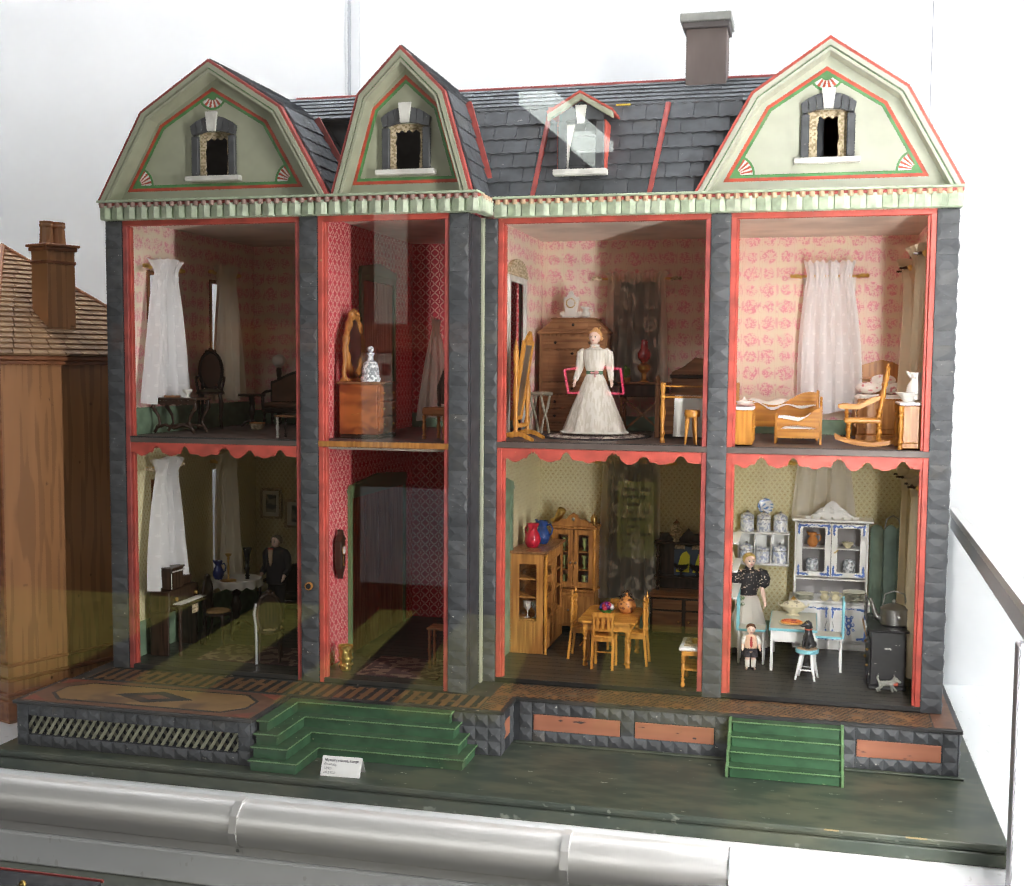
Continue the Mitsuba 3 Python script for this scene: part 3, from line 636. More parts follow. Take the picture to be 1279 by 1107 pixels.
# gables ------------------------------------------------------------
def gpoly(cx, bh, shh, bz, sz, az, d=0.0):
    g = Polygon([(cx - bh - (bz - .55) * 0, bz), (cx - shh, sz), (cx, az), (cx + shh, sz), (cx + bh, bz)])
    if d == 0: return g
    k = (sz - bz) / (bh - shh)
    ext = Polygon([(cx - bh - .08 / k, bz - .08), (cx - shh, sz), (cx, az), (cx + shh, sz), (cx + bh + .08 / k, bz - .08)])
    return ext.buffer(-d, join_style=2, mitre_limit=10).intersection(sbox(cx - 1, bz, cx + 1, 2))
def gable(cx, yf, bh, shh, sz, az, winw, winz, label, bright):
    bz = .6735; CR = 'cream_b' if bright else 'cream'  # bright: paler paint, with the stronger light put into its colour
    g0 = gpoly(cx, bh, shh, bz, sz, az)
    ga = lambda d: gpoly(cx, bh, shh, bz, sz, az, d)
    gb = part(H, 'gable', prism_y(ga(.0105).difference(sbox(cx - winw / 2 + (-.006 if cx < -.7 else 0), winz, cx + winw / 2 + (-.006 if cx < -.7 else 0), winz + .060)), yf + .030, yf + .036), CR, label=label)
    part(gb, 'roof_slope', prism_y(ga(.0012).difference(ga(.0052)), yf + .005, .188), 'slate_b')
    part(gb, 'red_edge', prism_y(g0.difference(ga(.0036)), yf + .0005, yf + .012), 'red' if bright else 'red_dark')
    part(gb, 'edge_batten', prism_y(ga(.0037).difference(ga(.0042)), yf + .0008, yf + .012), CR)
    part(gb, 'frame_outer', prism_y(ga(.0043).difference(ga(.0098)), yf - .0015, yf + .030), CR)
    part(gb, 'frame_groove', prism_y(ga(.0099).difference(ga(.0112)), yf + .0030, yf + .030), 'band_green')
    part(gb, 'frame_inner', prism_y(ga(.0113).difference(ga(.0150)), yf + .0005, yf + .0300), CR)
    def shrink(d): 
        k = gpoly(cx, bh, shh, bz, sz, az).buffer(-d, join_style=2, mitre_limit=10)
        return k
    yw = yf + .0300; gcx = cx; cx = cx + (-.006 if cx < -.7 else 0)
    xo = cx - .003 if bh > .12 else cx - .002
    r0 = Polygon([(xo - bh * .775, .6885), (xo - shh * .775, sz - .0135), (xo, az - .0315), (xo + shh * .775, sz - .0135), (xo + bh * .775, .6885)])
    r1 = r0.buffer(-.0044, join_style=2, mitre_limit=10); r2 = r0.buffer(-.0084, join_style=2, mitre_limit=10)
    part(gb, 'red_band', prism_y(r0.difference(r1), yw - .0007, yw - .0001), 'band_red')
    part(gb, 'green_band', prism_y(r1.difference(r2), yw - .0006, yw - .0001), 'band_green')
    co = [c for c in r2.exterior.coords[:-1]]
    if bh > .12:
        lo2 = sorted(co, key=lambda c: c[1])[:2]; top = max(co, key=lambda c: c[1])
        for (px, pz) in lo2 + [top]:
            R = .021 if (px, pz) == top else .0265
            sec = Point(px, pz).buffer(R, 24).intersection(r2); inn = Point(px, pz).buffer(R - .0028, 24).intersection(r2)
            fan = part(gb, 'fan_ornament', prism_y(sec.difference(inn), yw - .0006, yw - .0001), 'band_green')
            core = Point(px, pz).buffer(.0075, 16)
            part(fan, 'fan_core', prism_y(core.intersection(r2), yw - .0005, yw - .0001), 'band_green')
            a0, a1 = (0, 70) if px < cx - .02 else (110, 180) if px > cx + .02 else (215, 325)
            nn = 9
            for q in range(nn):
                t0, t1 = math.radians(a0 + (a1 - a0) * q / nn), math.radians(a0 + (a1 - a0) * (q + 1) / nn)
                seg = Polygon([(px + r * math.cos(t), pz + r * math.sin(t)) for r, t in ((.008, t0), (R - .0030, t0), (R - .0030, t1), (.008, t1))]).intersection(r2)
                if seg.area > 1e-7: part(fan, 'fan_ray', prism_y(seg, yw - .0005, yw - .0001), 'band_red' if q % 2 else 'white_paint')
    # window
    w = part(gb, 'window', prism_y(sbox(cx - winw / 2 - .003, winz - .003, cx + winw / 2 + .003, winz + .063).difference(sbox(cx - winw / 2, winz, cx + winw / 2, winz + .060)), yw + .0062, yw + .0140), 'wood_brown')
    for s in (-1, 1):
        x = cx + s * (winw / 2 + .0035)
        part(w, 'jamb', bx(x - .0052, x + .0052, yw - .0075, yw - .0002, winz - .0015, winz + .0535, .0012), 'stone')
        # ragged curtain inside the opening
        n = 14; e = [(cx + s * winw / 2, winz + .059), (cx + s * winw / 2, winz)]
        for i in range(n):
            t = i / (n - 1)
            e.append((cx + s * (winw / 2 - (.0085 if bright else .0065) - .0035 * abs(t - .5) - rng.uniform(0, .0022)), winz + t * .056))
        if bright: e = [(a - s * (.0 if i < 2 else .0015), b) for i, (a, b) in enumerate(e)]
        part(w, 'curtain', prism_y(Polygon(e).buffer(0), yw + .003 + .001 * (s + 1), yw + .0045 + .001 * (s + 1)), 'lace_beige')
    part(w, 'pelmet', prism_y(Polygon([(cx - winw / 2, winz + .060)] + [(cx - winw / 2 + winw * i / 10, winz + .049 + .004 * (i % 2)) for i in range(11)] + [(cx + winw / 2, winz + .060)]), yw + .0072, yw + .0084), 'lace_beige')
    part(w, 'sill', bx(cx - winw / 2 - .0165, cx + winw / 2 + .0165, yw - .0125, yw - .0003, winz - .0088, winz - .0018, .0008), 'white_paint')
    R0 = winw * 1.02
    zc0 = winz + .0800 - R0
    N = 7
    half = math.asin(min(.96, (winw / 2 + .0098) / R0))
    for q in range(N):
        t0, t1 = -half + 2 * half * q / N + .008, -half + 2 * half * (q + 1) / N - .008
        lo_ = lambda t: max(winz + .0537, 0)
        rin = R0 - .0195
        seg = Polygon([(cx + R0 * math.sin(t0), zc0 + R0 * math.cos(t0)), (cx + R0 * math.sin(t1), zc0 + R0 * math.cos(t1)), (cx + R0 * math.sin(t1) * .93, max(winz + .0545, zc0 + rin * math.cos(t1))), (cx + R0 * math.sin(t0) * .93, max(winz + .0545, zc0 + rin * math.cos(t0)))])
        part(w, 'arch_stone', prism_y(seg.convex_hull, yw - .0082, yw - .0002), 'stone')
    part(w, 'keystone', prism_y(Polygon([(cx - .0058, winz + .0590), (cx + .0058, winz + .0590), (cx + .0088, winz + .0850), (cx - .0088, winz + .0850)]), yw - .0125, yw - .0083), 'white_paint')
    return gb
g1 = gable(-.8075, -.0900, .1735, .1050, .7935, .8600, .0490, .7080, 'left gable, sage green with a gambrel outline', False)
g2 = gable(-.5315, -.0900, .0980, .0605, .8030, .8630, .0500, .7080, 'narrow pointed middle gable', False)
g4 = gable(.0140, -.0200, .1660, .0965, .7970, .8625, .0500, .7170, 'right gable, its paint made paler for the light on it', True)
for g, cx, yf, bh, shh, szz, az in ((g1, -.8075, -.09, .1735, .105, .7935, .86), (g2, -.5315, -.09, .098, .0605, .803, .863)):
    a = np.array([cx + bh, yf + .012, .6740]); b = np.array([cx + shh, yf + .012, szz]); c_ = np.array([cx, yf + .012, az])
    l1, l2 = np.linalg.norm(b - a), np.linalg.norm(c_ - b)
    shingles(g, a, (0, 1, 0), b - a, .190, l1 - .004, 6, 6)
    shingles(g, b, (0, 1, 0), c_ - b, .200, l2 - .004, 6, 5 if bh > .12 else 4)
    for q0, q1 in ((a, b),):
        part(g, 'valley_strip', bar(q0 + [.004, .088 if bh < .12 else .105, .004], q1 + [.004, .088 if bh < .12 else .105, .004], .0042, .010), 'red_dark')
part(g4, 'attic_back', prism_y(gpoly(.0140, .1660, .0965, .6735, .7970, .8625, .0054), .180, .1865), 'wood_brown')
part(g4, 'attic_floor', bx(-.140, .168, .017, .1795, .6742, .6760, 0), 'wood_brown')
# dormer
DX = -.3055
dm = part(H, 'dormer', cc(bx(DX - .0300, DX - .0212, .0000, .060, .7090, .7760, 0), bx(DX + .0212, DX + .0300, .0000, .060, .7090, .7760, 0)), 'stone_dark', label='small roof dormer with a red cheek and white sill')
part(dm, 'pane', trimesh.Trimesh([[DX - .0211, .008, .7085], [DX + .0211, .008, .7085], [DX + .0211, .008, .7760], [DX - .0211, .008, .7760]], [[0, 1, 2], [0, 2, 3]], process=False), 'clear_glass')
for s in (-1, 1):
    part(dm, 'jamb', bx(DX + s * .0256 - .0055, DX + s * .0256 + .0055, -.0070, .0000, .7085, .7720, .001), 'stone')
    part(dm, 'cheek', bx(DX + s * .0318 - .0012, DX + s * .0318 + .0012, -.001, .055, .7085, .7740, .0004), 'red')
    q = Polygon([(DX, .8070), (DX, .8000), (DX + s * .0440, .7735), (DX + s * .0440, .7815)])
    part(dm, 'bargeboard', prism_y(q, -.0150, -.0060), 'cream')
    q = Polygon([(DX, .8105), (DX, .8072), (DX + s * .0440, .7817), (DX + s * .0445, .7850)])
    part(dm, 'roof_slope', prism_y(q, -.0165, .075), 'red')
part(dm, 'sill', bx(DX - .0365, DX + .0365, -.0150, -.0002, .7008, .7084, .0008), 'white_paint')
part(dm, 'curtain', prism_y(Polygon([(DX - .021, .770), (DX - .010, .770), (DX - .0165, .740), (DX - .0190, .709), (DX - .021, .709)]), .004, .0052), 'cloth_white')
part(dm, 'gable_front', prism_y(Polygon([(DX - .030, .7725), (DX + .030, .7725), (DX + .030, .7815), (DX, .7990), (DX - .030, .7815)]).difference(sbox(DX - .0205, .70, DX + .0205, .7740)), -.0055, .0), 'stone_b')
part(dm, 'keystone', prism_y(Polygon([(DX - .0045, .7690), (DX + .0045, .7690), (DX + .0075, .7925), (DX - .0075, .7925)]), -.0105, -.0057), 'white_paint')
# ================================================================ furniture helpers
G, U = .007, .34
def curtain_mesh(w0, w1, h, folds, amp, seed=0, head=.020, lean=0.0, nx=64, nz=40, bow=0.0):
    """A gathered cloth panel in the x, z plane: top at z = 0, rod pocket at -head; w0 wide at the rod, w1 at the hem."""
    r = random.Random(seed); ph = [r.uniform(0, 6.28) for _ in range(4)]
    V, UV = [], []
    for j in range(nz + 1):
        t = j / nz; z = -h * t
        zz = -z
        f = min(1, max(0, (zz - head) / (h - head)))
        w = w0 + (w1 - w0) * (f ** .75) + bow * math.sin(math.pi * f)
        if zz < head: w = w0 * (1 + .16 * (1 - zz / head) ** 1.5)
        for i in range(nx + 1):
            s = i / nx
            a = amp * (.55 + .65 * f) if zz > head else amp * (.45 + 1.1 * (1 - zz / head))
            fold = math.sin(s * folds * 6.283 + ph[0] + .6 * math.sin(3 * f + ph[1])) + .4 * math.sin(s * folds * 11.1 + ph[2] + f)
            fine = math.sin(s * folds * 6.283 * 3.3 + ph[3]) * (.8 if zz < head * 1.4 else .25 * (1 - f))
            y = a * fold * .5 + amp * .3 * fine - .002
            dz = (.0022 * math.sin(s * folds * 13 + ph[2]) if j == 0 else 0) + (.003 * math.sin(s * 9 + ph[1]) * f if j == nz else 0)
            x = (s - .5) * w + lean * f + .002 * math.sin(s * folds * 6.283 + ph[2]) * f
            V.append((x, y, z + dz)); UV.append((s * (w0 * .3 + w1 * .7), z))
    F = []
    for j in range(nz):
        for i in range(nx):
            a = j * (nx + 1) + i
            F += [[a, a + nx + 1, a + nx + 2], [a, a + nx + 2, a + 1]]
    return np.array(V), np.array(F), np.array(UV)
def curtain(label, cat, cm, m, loc, rz, rodw, rodmat='brass', group=None, window=True, rod_z=-.012, finial='gold', ww=None):
    k = thing('curtain', label, 'curtain', loc, rz, group)
    V, F, UV = cm
    d = mikit.ply((V, F), m, smooth=True, uv=UV)
    part(k, 'cloth', d, m)
    if rodw:
        part(k, 'rod', tube([(-rodw / 2, .0055, rod_z), (rodw / 2, .0055, rod_z)], .0019), rodmat, smooth=40)
        for s in (-1, 1):
            part(k, 'finial', cc(ball((s * rodw / 2, 0, rod_z), .0042, 1.5, .8, .8), ball((s * (rodw / 2 + .007), 0, rod_z), .0030), ball((s * (rodw / 2 - .006), -.001, rod_z - .002), .0026)), finial, smooth=True)
            part(k, 'bracket', bx(s * (rodw / 2 - .012) - .0012, s * (rodw / 2 - .012) + .0012, .0005, .0135, rod_z - .0015, rod_z + .0015, .0003), rodmat)
    return k
def chair(name, label, loc, rz, m, seat_h=.046, w=.034, d=.032, back_h=.09, style='slat', seatm=None, group=None):
    k = thing(name, label, 'chair', loc, rz, group)
    if style in ('spindle', 'slat'):
        for sx in (-1, 1):
            part(k, 'leg', bar((sx * (w / 2 - .002), -d / 2 + .002, seat_h), (sx * (w / 2 - .002), -d / 2 + .001, .0003), .0036, .0036), m)
            part(k, 'leg', bar((sx * (w / 2 - .002), d / 2 - .002, seat_h), (sx * (w / 2 - .002), d / 2 + .003, .0003), .0036, .0036), m)
            if style == 'slat': part(k, 'back_post', bx(sx * (w / 2 - .0035) - .0016, sx * (w / 2 - .0035) + .0016, d / 2 - .0035, d / 2 - .0003, seat_h + .003, back_h), m)
            else: part(k, 'back_post', cc(turned(seat_h + .003, back_h, .0030, c=(sx * (w / 2 - .003), d / 2 - .002)), lathe([(0, back_h - .0003), (.0022, back_h + .003), (.0006, back_h + .010), (0, back_h + .012)], 10, (sx * (w / 2 - .003), d / 2 - .002, 0))), m, smooth=35)
        part(k, 'seat', bx(-w / 2, w / 2, -d / 2, d / 2, seat_h, seat_h + .003, .001), seatm or m)
        part(k, 'apron', bx(-w / 2 + .002, w / 2 - .002, -d / 2 + .0025, d / 2 - .0025, seat_h - .006, seat_h - .0001, .0005), m)
        part(k, 'top_rail', bx(-w / 2 + .001, w / 2 - .001, d / 2 - .004, d / 2 + .0002, back_h - .007, back_h, .0008), m)
        part(k, 'lower_rail', bx(-w / 2 + .004, w / 2 - .004, d / 2 - .0032, d / 2 - .0010, seat_h + .009, seat_h + .012, .0005), m)
        for i in range(3):
            x = (i - 1) * w * .23
            part(k, 'slat', bx(x - .0022, x + .0022, d / 2 - .0030, d / 2 - .0012, seat_h + .012, back_h - .0068, .0005), m)
        part(k, 'stretcher', bx(-w / 2 + .003, w / 2 - .003, -.001, .001, seat_h * .45, seat_h * .45 + .002, .0004), m)
    return k
def pitcher(name, label, cat, m, loc, h=.034, r=.0105, rz=0, group=None, handle=1):
    k = thing(name, label, cat, loc, rz, group)
    part(k, 'bowl', lathe([(0, 0), (r * .62, 0), (r * .7, h * .04), (r * .95, h * .2), (r, h * .36), (r * .85, h * .54), (r * .56, h * .70), (r * .55, h * .80), (r * .80, h), (r * .72, h), (r * .48, h * .8), (r * .48, h * .7), (0, h * .6)], 28), m, smooth=45)
    part(k, 'handle', tube([(r * .55, 0, h * .82), (r * 1.15, 0, h * .88), (r * 1.5, 0, h * .7), (r * 1.3, 0, h * .45), (r * .95, 0, h * .36)], r * .12), m, smooth=True)
    part(k, 'spout', tube([(-r * .5, 0, h * .86), (-r * .85, 0, h * .97), (-r * 1.05, 0, h * 1.04)], [r * .28, r * .2, r * .08]), m, smooth=True)
    return k
def ring(cx, cy, z, r, tr, n=24): return tube([(cx + r * math.cos(a), cy + r * math.sin(a), z) for a in np.linspace(0, 2 * math.pi, n + 1)], tr, 6, False)
def plate(name, label, m, loc, r, group=None, cat='plate', tilt=None):
    mesh = lathe([(0, .0006), (r * .6, .0006), (r, .0028), (r, .0036), (r * .6, .0016), (0, .0016)], 28)
    if tilt: mesh = rotm(mesh, tilt, [1, 0, 0])
    return single(name, mesh, m, label, cat, loc, 0, 40, group)

# ================================================================ room 1, upper (dim salon)
part(H, 'window_frame', prism_x(sbox(.008, .396, .086, .584).difference(sbox(.014, .402, .080, .578)), XL + .0042, XL + .0065), 'wood_brown')
part(H, 'window_frame', prism_x(sbox(.201, .396, .279, .584).difference(sbox(.207, .402, .273, .578)), XL + .0042, XL + .0065), 'wood_brown')
curtain('bright white dotted curtain on the upper left side wall, nearest the front', '', curtain_mesh(.056, .130, .212, 4, .015, 3), 'sheer_dot', (XL + .022, .030, .600), 90, .100)
curtain('yellowed plain curtain behind the white dotted one, upper left room', '', curtain_mesh(.064, .118, .220, 4, .013, 5), 'sheer_cream', (XL + .020, .228, .607), 90, .090)
t = thing('console_table', 'dark carved console table under the white dotted curtain, upper left room', 'table', (-.9200, .026, U), 0)
part(t, 'tabletop', bx(-.038, .038, -.026, .026, .0510, .0545, .001), 'wood_dark')
part(t, 'apron', prism_y(Polygon([(-.036, .0508), (.036, .0508)] + [(.036 - i * .072 / 12, .0455 - .0022 * (i % 2)) for i in range(13)]), -.024, -.021), 'wood_dark')
for sx in (-1, 1):
    for sy in (-1, 1):
        part(t, 'leg', tube([(sx * .033, sy * .020, .051), (sx * .035, sy * .020, .040), (sx * .026, sy * .020, .026), (sx * .024, sy * .020, .016), (sx * .033, sy * .020, .0028)], [.003, .0034, .0022, .002, .0026]), 'wood_dark', smooth=True)
part(t, 'stretcher', cc(tube([(-.030, -.020, .010), (-.015, -.020, .014), (0, -.020, .009), (.015, -.020, .014), (.030, -.020, .010)], .0024), tube([(-.030, .020, .010), (0, .020, .014), (.030, .020, .010)], .0020)), 'wood_dark', smooth=True)
single('cup', lathe([(0, 0), (.006, 0), (.0022, .002), (.0018, .005), (.007, .009), (.0082, .0125), (.0074, .0125), (.002, .006), (0, .006)], 20), 'porcelain', 'small white footed cup on the dark carved console table', 'cup', (-.900, .010, U + .0548), 0, 40)
single('book', bx(-.011, .011, -.006, .006, 0, .003, .0004), 'wood_brown', 'small brown book lying on the dark carved console table', 'book', (-.926, .012, U + .0548), 12)
def oval_chair(label, loc, rz, mw, ms, back=.105, seat=.046, arms=True, cat='armchair', inset=None):
    k = thing('armchair' if arms else 'salon_chair', label, cat, loc, rz)
    w = .021
    rim = [(.0175 * math.cos(a), .016, back * .70 + .030 * math.sin(a)) for a in np.linspace(0, 2 * math.pi, 25)]
    part(k, 'back_frame', tube(rim, .0028, 8, False), mw, smooth=True)
    m = ball((0, 0, 0), 1, .0165, .0030, .029, 2); part(k, 'back_pad', moved(m, (0, .0155, back * .70)), inset or ms, smooth=True)
    part(k, 'crest', cc(ball((0, .016, back * .70 + .033), .0042), ball((-.006, .016, back * .70 + .0310), .003), ball((.006, .016, back * .70 + .0310), .003)), mw, smooth=True)
    part(k, 'seat', prism_z(Point(0, 0).buffer(.022, 24), seat - .005, seat - .001), mw)
    part(k, 'seat_pad', ball((0, 0, seat), .0205, 1, 1, .20), ms, smooth=True)
    for sx in (-1, 1):
        part(k, 'leg', tube([(sx * .015, -.014, seat - .004), (sx * .0185, -.017, seat * .7), (sx * .0165, -.0155, seat * .3), (sx * .0185, -.018, .0022)], [.003, .003, .0018, .0022]), mw, smooth=True)
        part(k, 'leg', tube([(sx * .013, .014, seat + .012), (sx * .014, .015, seat * .5), (sx * .0155, .021, .0018)], [.0022, .0022, .0018]), mw, smooth=True)
        if arms: part(k, 'arm', tube([(sx * .0165, .014, seat + .022), (sx * .022, .0, seat + .022), (sx * .022, -.012, seat + .018), (sx * .018, -.012, seat)], .0020), mw, smooth=True)
    return k
oval_chair('dark armchair with a tall oval back between the two upper left curtains', (-.930, .138, U), 24, 'wood_dark', mat('fabric_olive', (.10, .085, .05), .8), .135, .062, inset=mat('fabric_dim', (.12, .07, .05), .8))
t = thing('side_table', 'dark round side table with a pale top behind the oval backed armchair', 'table', (-.906, .236, U))
part(t, 'tabletop', lathe([(0, .052), (.022, .052), (.023, .054), (.022, .056), (0, .056)], 24), 'wood_dark', smooth=35)
part(t, 'column', turned(.002, .0519, .0055), 'wood_dark', smooth=35)
for a in (90, 210, 330): part(t, 'foot', tube([(0, 0, .012), (.010 * math.cos(math.radians(a)), .010 * math.sin(math.radians(a)), .009), (.018 * math.cos(math.radians(a)), .018 * math.sin(math.radians(a)), .0016)], .0018), 'wood_dark', smooth=True)
def settee(label, loc, rz, w, h, mw, ms):
    k = thing('settee', label, 'sofa', loc, rz)
    part(k, 'seat_pad', bx(-w / 2 + .002, w / 2 - .002, -.020, .016, .030, .040, .003), ms)
    part(k, 'seat_rail', bx(-w / 2, w / 2, -.0215, .018, .022, .0298, .001), mw)
    top = [(-w / 2, .036), (w / 2, .036)] + [(w / 2 - i * w / 20, h * .80 + h * .20 * math.sin(math.pi * i / 20) ** 1.5) for i in range(21)]
    part(k, 'back_frame', prism_y(Polygon(top), .0165, .0205), mw)
    part(k, 'back_pad', prism_y(Polygon(top).buffer(-.005), .0120, .0164), ms)
    for sx in (-1, 1):
        part(k, 'arm', tube([(sx * (w / 2 - .001), .017, .060), (sx * (w / 2 + .001), .0, .058), (sx * (w / 2 - .001), -.018, .054), (sx * (w / 2 - .002), -.018, .030)], .0028), mw, smooth=True)
        for sy in (-.018, .015): part(k, 'leg', turned(.0003, .0219, .0032, c=(sx * (w / 2 - .004), sy)), mw, smooth=35)
    return k
velvet = mat('fabric_brown', paint((.15, .075, .04), (.08, .04, .02), .6, 60), .8)
settee('brown upholstered settee against the back of the upper left room', (-.862, .318, U), 0, .112, .095, 'wood_dark', velvet)
t = thing('globe_lamp', 'small lamp with a white globe shade behind the brown settee', 'lamp', (-.9080, .348, U))
part(t, 'stand', turned(.0005, .100, .0055), 'wood_dark', smooth=35)
part(t, 'globe', ball((0, 0, .112), .0115), 'porcelain', smooth=True)
t = thing('basket', 'little woven basket on the floor before the brown settee', 'basket', (-.869, .215 - .035, U))
part(t, 'bowl', lathe([(0, .0003), (.009, .0003), (.0125, .010), (.0118, .010), (.008, .002), (0, .002)], 20), 'lace_beige', smooth=35)
part(t, 'rim', ring(0, 0, .0105, .0124, .0009), 'wood_oak', smooth=True)
t = thing('tea_table', 'small dark square table at the right front of the upper left room', 'table', (-.722, -.012, U))
part(t, 'tabletop', bx(-.020, .020, -.017, .017, .030, .0325, .0008), 'wood_brown')
for sx in (-1, 1):
    for sy in (-1, 1): part(t, 'leg', turned(.0003, .0299, .0026, c=(sx * .0165, sy * .0135)), 'cloth_white' if (sx, sy) == (-1, -1) else 'wood_dark', smooth=35)
single('tray', lathe([(0, .0002), (.012, .0002), (.0135, .002), (.0128, .002), (.0115, .001), (0, .001)], 20), 'pewter', 'little grey metal tray on the small dark square table', 'tray', (-.722, -.012, U + .0326), 0, 40)

# ================================================================ room 1, lower
curtain('white curtain with woven flowers at the lower left front window', '', curtain_mesh(.060, .120, .192, 4, .015, 11, lean=.004), 'sheer_dot', (XL + .026, .018, .302), 90, .090, finial='lace_beige')
curtain('plain cream curtain at the second lower left window', '', curtain_mesh(.066, .104, .215, 4, .012, 12), 'sheer_cream', (XL + .022, .220, .298), 90, .085)
t = thing('piano', 'small dark upright piano in front of the woven flower curtain', 'piano', (-.932, .028, G), 90)
part(t, 'case', bx(-.045, .045, -.012, .020, .066, .098, .0008), 'wood_dark')
part(t, 'lid_box', bx(-.034, .002, -.010, .020, .0985, .1290, .0008), 'wood_dark')
part(t, 'lid_box', bx(.004, .038, -.004, .020, .0985, .1120, .0008), 'wood_dark')
part(t, 'lid', bx(-.036, .004, -.012, .021, .1292, .1320, .0006), 'wood_dark')
part(t, 'front_strip', bx(-.035, .003, -.0124, -.0121, .125, .127, 0), 'white_paint'); part(t, 'front_strip', bx(-.035, -.0335, -.0108, -.0101, .100, .124, 0), 'white_paint')
part(t, 'keyboard', bx(-.042, .042, -.0300, -.0122, .074, .078, .0006), 'wood_dark')
part(t, 'keys', bx(-.040, .040, -.0285, -.0150, .0781, .0795, .0003), 'white_paint')
part(t, 'sheet_music', bx(-.010, .008, -.031, -.0302, .060, .073, 0), 'lace_beige')
for sx in (-1, 1):
    part(t, 'leg', turned(.0003, .0739, .0034, c=(sx * .038, -.026)), 'wood_dark', smooth=35)
    part(t, 'side', bx(sx * .043 - .002, sx * .043 + .002, -.010, .020, .0003, .0659, .0006), 'wood_dark')
    part(t, 'candle_holder', cc(ball((sx * .030, -.016, .085), .0032), tube([(sx * .030, -.0122, .083), (sx * .030, -.016, .085)], .0012)), 'brass', smooth=True)
seat_gold = mat('fabric_gold', paint((.50, .32, .14), (.35, .2, .08), .5, 80), .7)
oval_chair('dark chair with a tan seat standing at the piano', (-.893, .082, G), 95, 'wood_dark', seat_gold, .105, .052, False, 'chair', inset='wood_dark')
fab_tan = mat('fabric_tan', paint((.46, .36, .22), (.30, .22, .12), .5, 80), .75)
c1 = oval_chair('dark chair with a pale round seat in front at the lower left room', (-.766, .000, G), 205, 'wood_dark', fab_tan, .105, .050, False, 'chair', inset='wood_dark')
part(c1, 'back_support', tube([(.0190, .018, .090), (.0215, .020, .076), (.0195, .018, .060), (.0185, .020, .030), (.0185, .024, .0016)], .0020), mat('silver_paint', (.55, .56, .60), .35, metallic=.6), smooth=True, label='silvery edge post of the chair back')
t = thing('parlour_table', 'round parlour table with a white cloth before the lower left second curtain', 'table', (-.905, .170, G))
part(t, 'tabletop', lathe([(0, .083), (.041, .083), (.042, .0855), (.041, .088), (0, .088)], 30), 'wood_dark', smooth=35)
part(t, 'column', turned(.004, .0829, .009), 'wood_dark', smooth=35)
for a in (45, 165, 285): part(t, 'foot', tube([(0, 0, .02), (.016 * math.cos(math.radians(a)), .016 * math.sin(math.radians(a)), .014), (.031 * math.cos(math.radians(a)), .031 * math.sin(math.radians(a)), .0021)], .0022), 'wood_dark', smooth=True)
def cloth_round(r, h, n=96, amp=.06):
    pr = [(0, 0), (r * .97, 0), (r, -.0012), (r * 1.01, -h * .5), (r * 1.02, -h)]
    V, F = [(0, 0, .0)], []
    for q, (a, b) in enumerate(pr[1:]):
        for i in range(n):
            t = 2 * math.pi * i / n; k = 1 + (amp * math.sin(t * 11) * (q / 3) if q > 1 else 0)
            V.append((a * k * math.cos(t), a * k * math.sin(t), b + (.002 * math.sin(t * 16) if q == 3 else 0)))
    for i in range(n): F.append([0, 1 + i, 1 + (i + 1) % n])
    for q in range(3):
        for i in range(n):
            a, b = 1 + q * n + i, 1 + q * n + (i + 1) % n
            F += [[a, a + n, b + n], [a, b + n, b]]
    return trimesh.Trimesh(V, F, process=False)
single('tablecloth', cloth_round(.0425, .012), 'cloth_white', 'white cloth lying over the round parlour table', 'tablecloth', (-.905, .170, G + .0886), 0, 35)
pitcher('blue_vase', 'dark blue vase on the round parlour table', 'vase', mat('glass_blue', (.02, .035, .20), .12, clearcoat=.6), (-.926, .150, G + .0892), .030, .009)
t = thing('candlestick', 'tall thin candlestick with a brass foot on the parlour table', 'candlestick', (-.903, .140, G + .0892))
part(t, 'foot', lathe([(0, 0), (.013, 0), (.0135, .0012), (.003, .003), (0, .003)], 24), 'brass', smooth=35); part(t, 'stem', turned(.003, .040, .0022), 'brass', smooth=35); part(t, 'cup', lathe([(0, .040), (.003, .040), (.006, .044), (0, .0435)], 16), 'brass', smooth=35)
t = thing('table_lamp', 'dark oil lamp with a flared top on the parlour table', 'lamp', (-.882, .165, G + .0892))
part(t, 'stem', turned(.0003, .034, .0045), 'iron_black', smooth=35); part(t, 'shade', lathe([(.003, .034), (.0042, .040), (.007, .051), (.0074, .051), (.0046, .040), (.0036, .034)], 20), 'iron_black', smooth=35)
settee('dark low sofa along the back of the lower left room', (-.860, .315, G), 0, .130, .090, 'wood_dark', mat('fabric_night', (.03, .026, .02), .8))
for i, (x, z, w, h, lab) in enumerate(((-.932, .197, .040, .054, 'taller dim framed picture on the back wall of the lower left room'), (-.880, .180, .050, .050, 'wider dim framed picture beside the taller one, lower left room'))):
    t = thing('picture', lab, 'picture', (x, BACK - .0045, z))
    part(t, 'frame', prism_y(sbox(-w / 2, -h / 2, w / 2, h / 2).difference(sbox(-w / 2 + .004, -h / 2 + .004, w / 2 - .004, h / 2 - .004)), -.003, .003), 'lace_beige')
    part(t, 'mount', prism_y(sbox(-w / 2 + .004, -h / 2 + .004, w / 2 - .004, h / 2 - .004), -.0005, .0028), 'cloth_white')
    part(t, 'print', prism_y(sbox(-w / 4, -h / 3.4, w / 4, h / 3.4), -.0010, -.0006), mat(f'print{i}', lambda p, n, uv: mix((.10, .11, .12), (.35, .33, .27), smoothstep(.4, .6, fbm(p.x * 120, 0, p.z * 120, 3))), .7))
t = single('parlour_rug', prism_z(sbox(-.085, -.050, .085, .050), 0, .0012), mat('rug_dark', lambda p, n, uv: mix((.045, .02, .018), (.12, .075, .05), smoothstep(.45, .6, noise(p.x * 130, p.y * 130, 0.0))), .9), 'dark patterned rug on the floor of the lower left room', 'rug', (-.790, .030, G + .0001), 0)

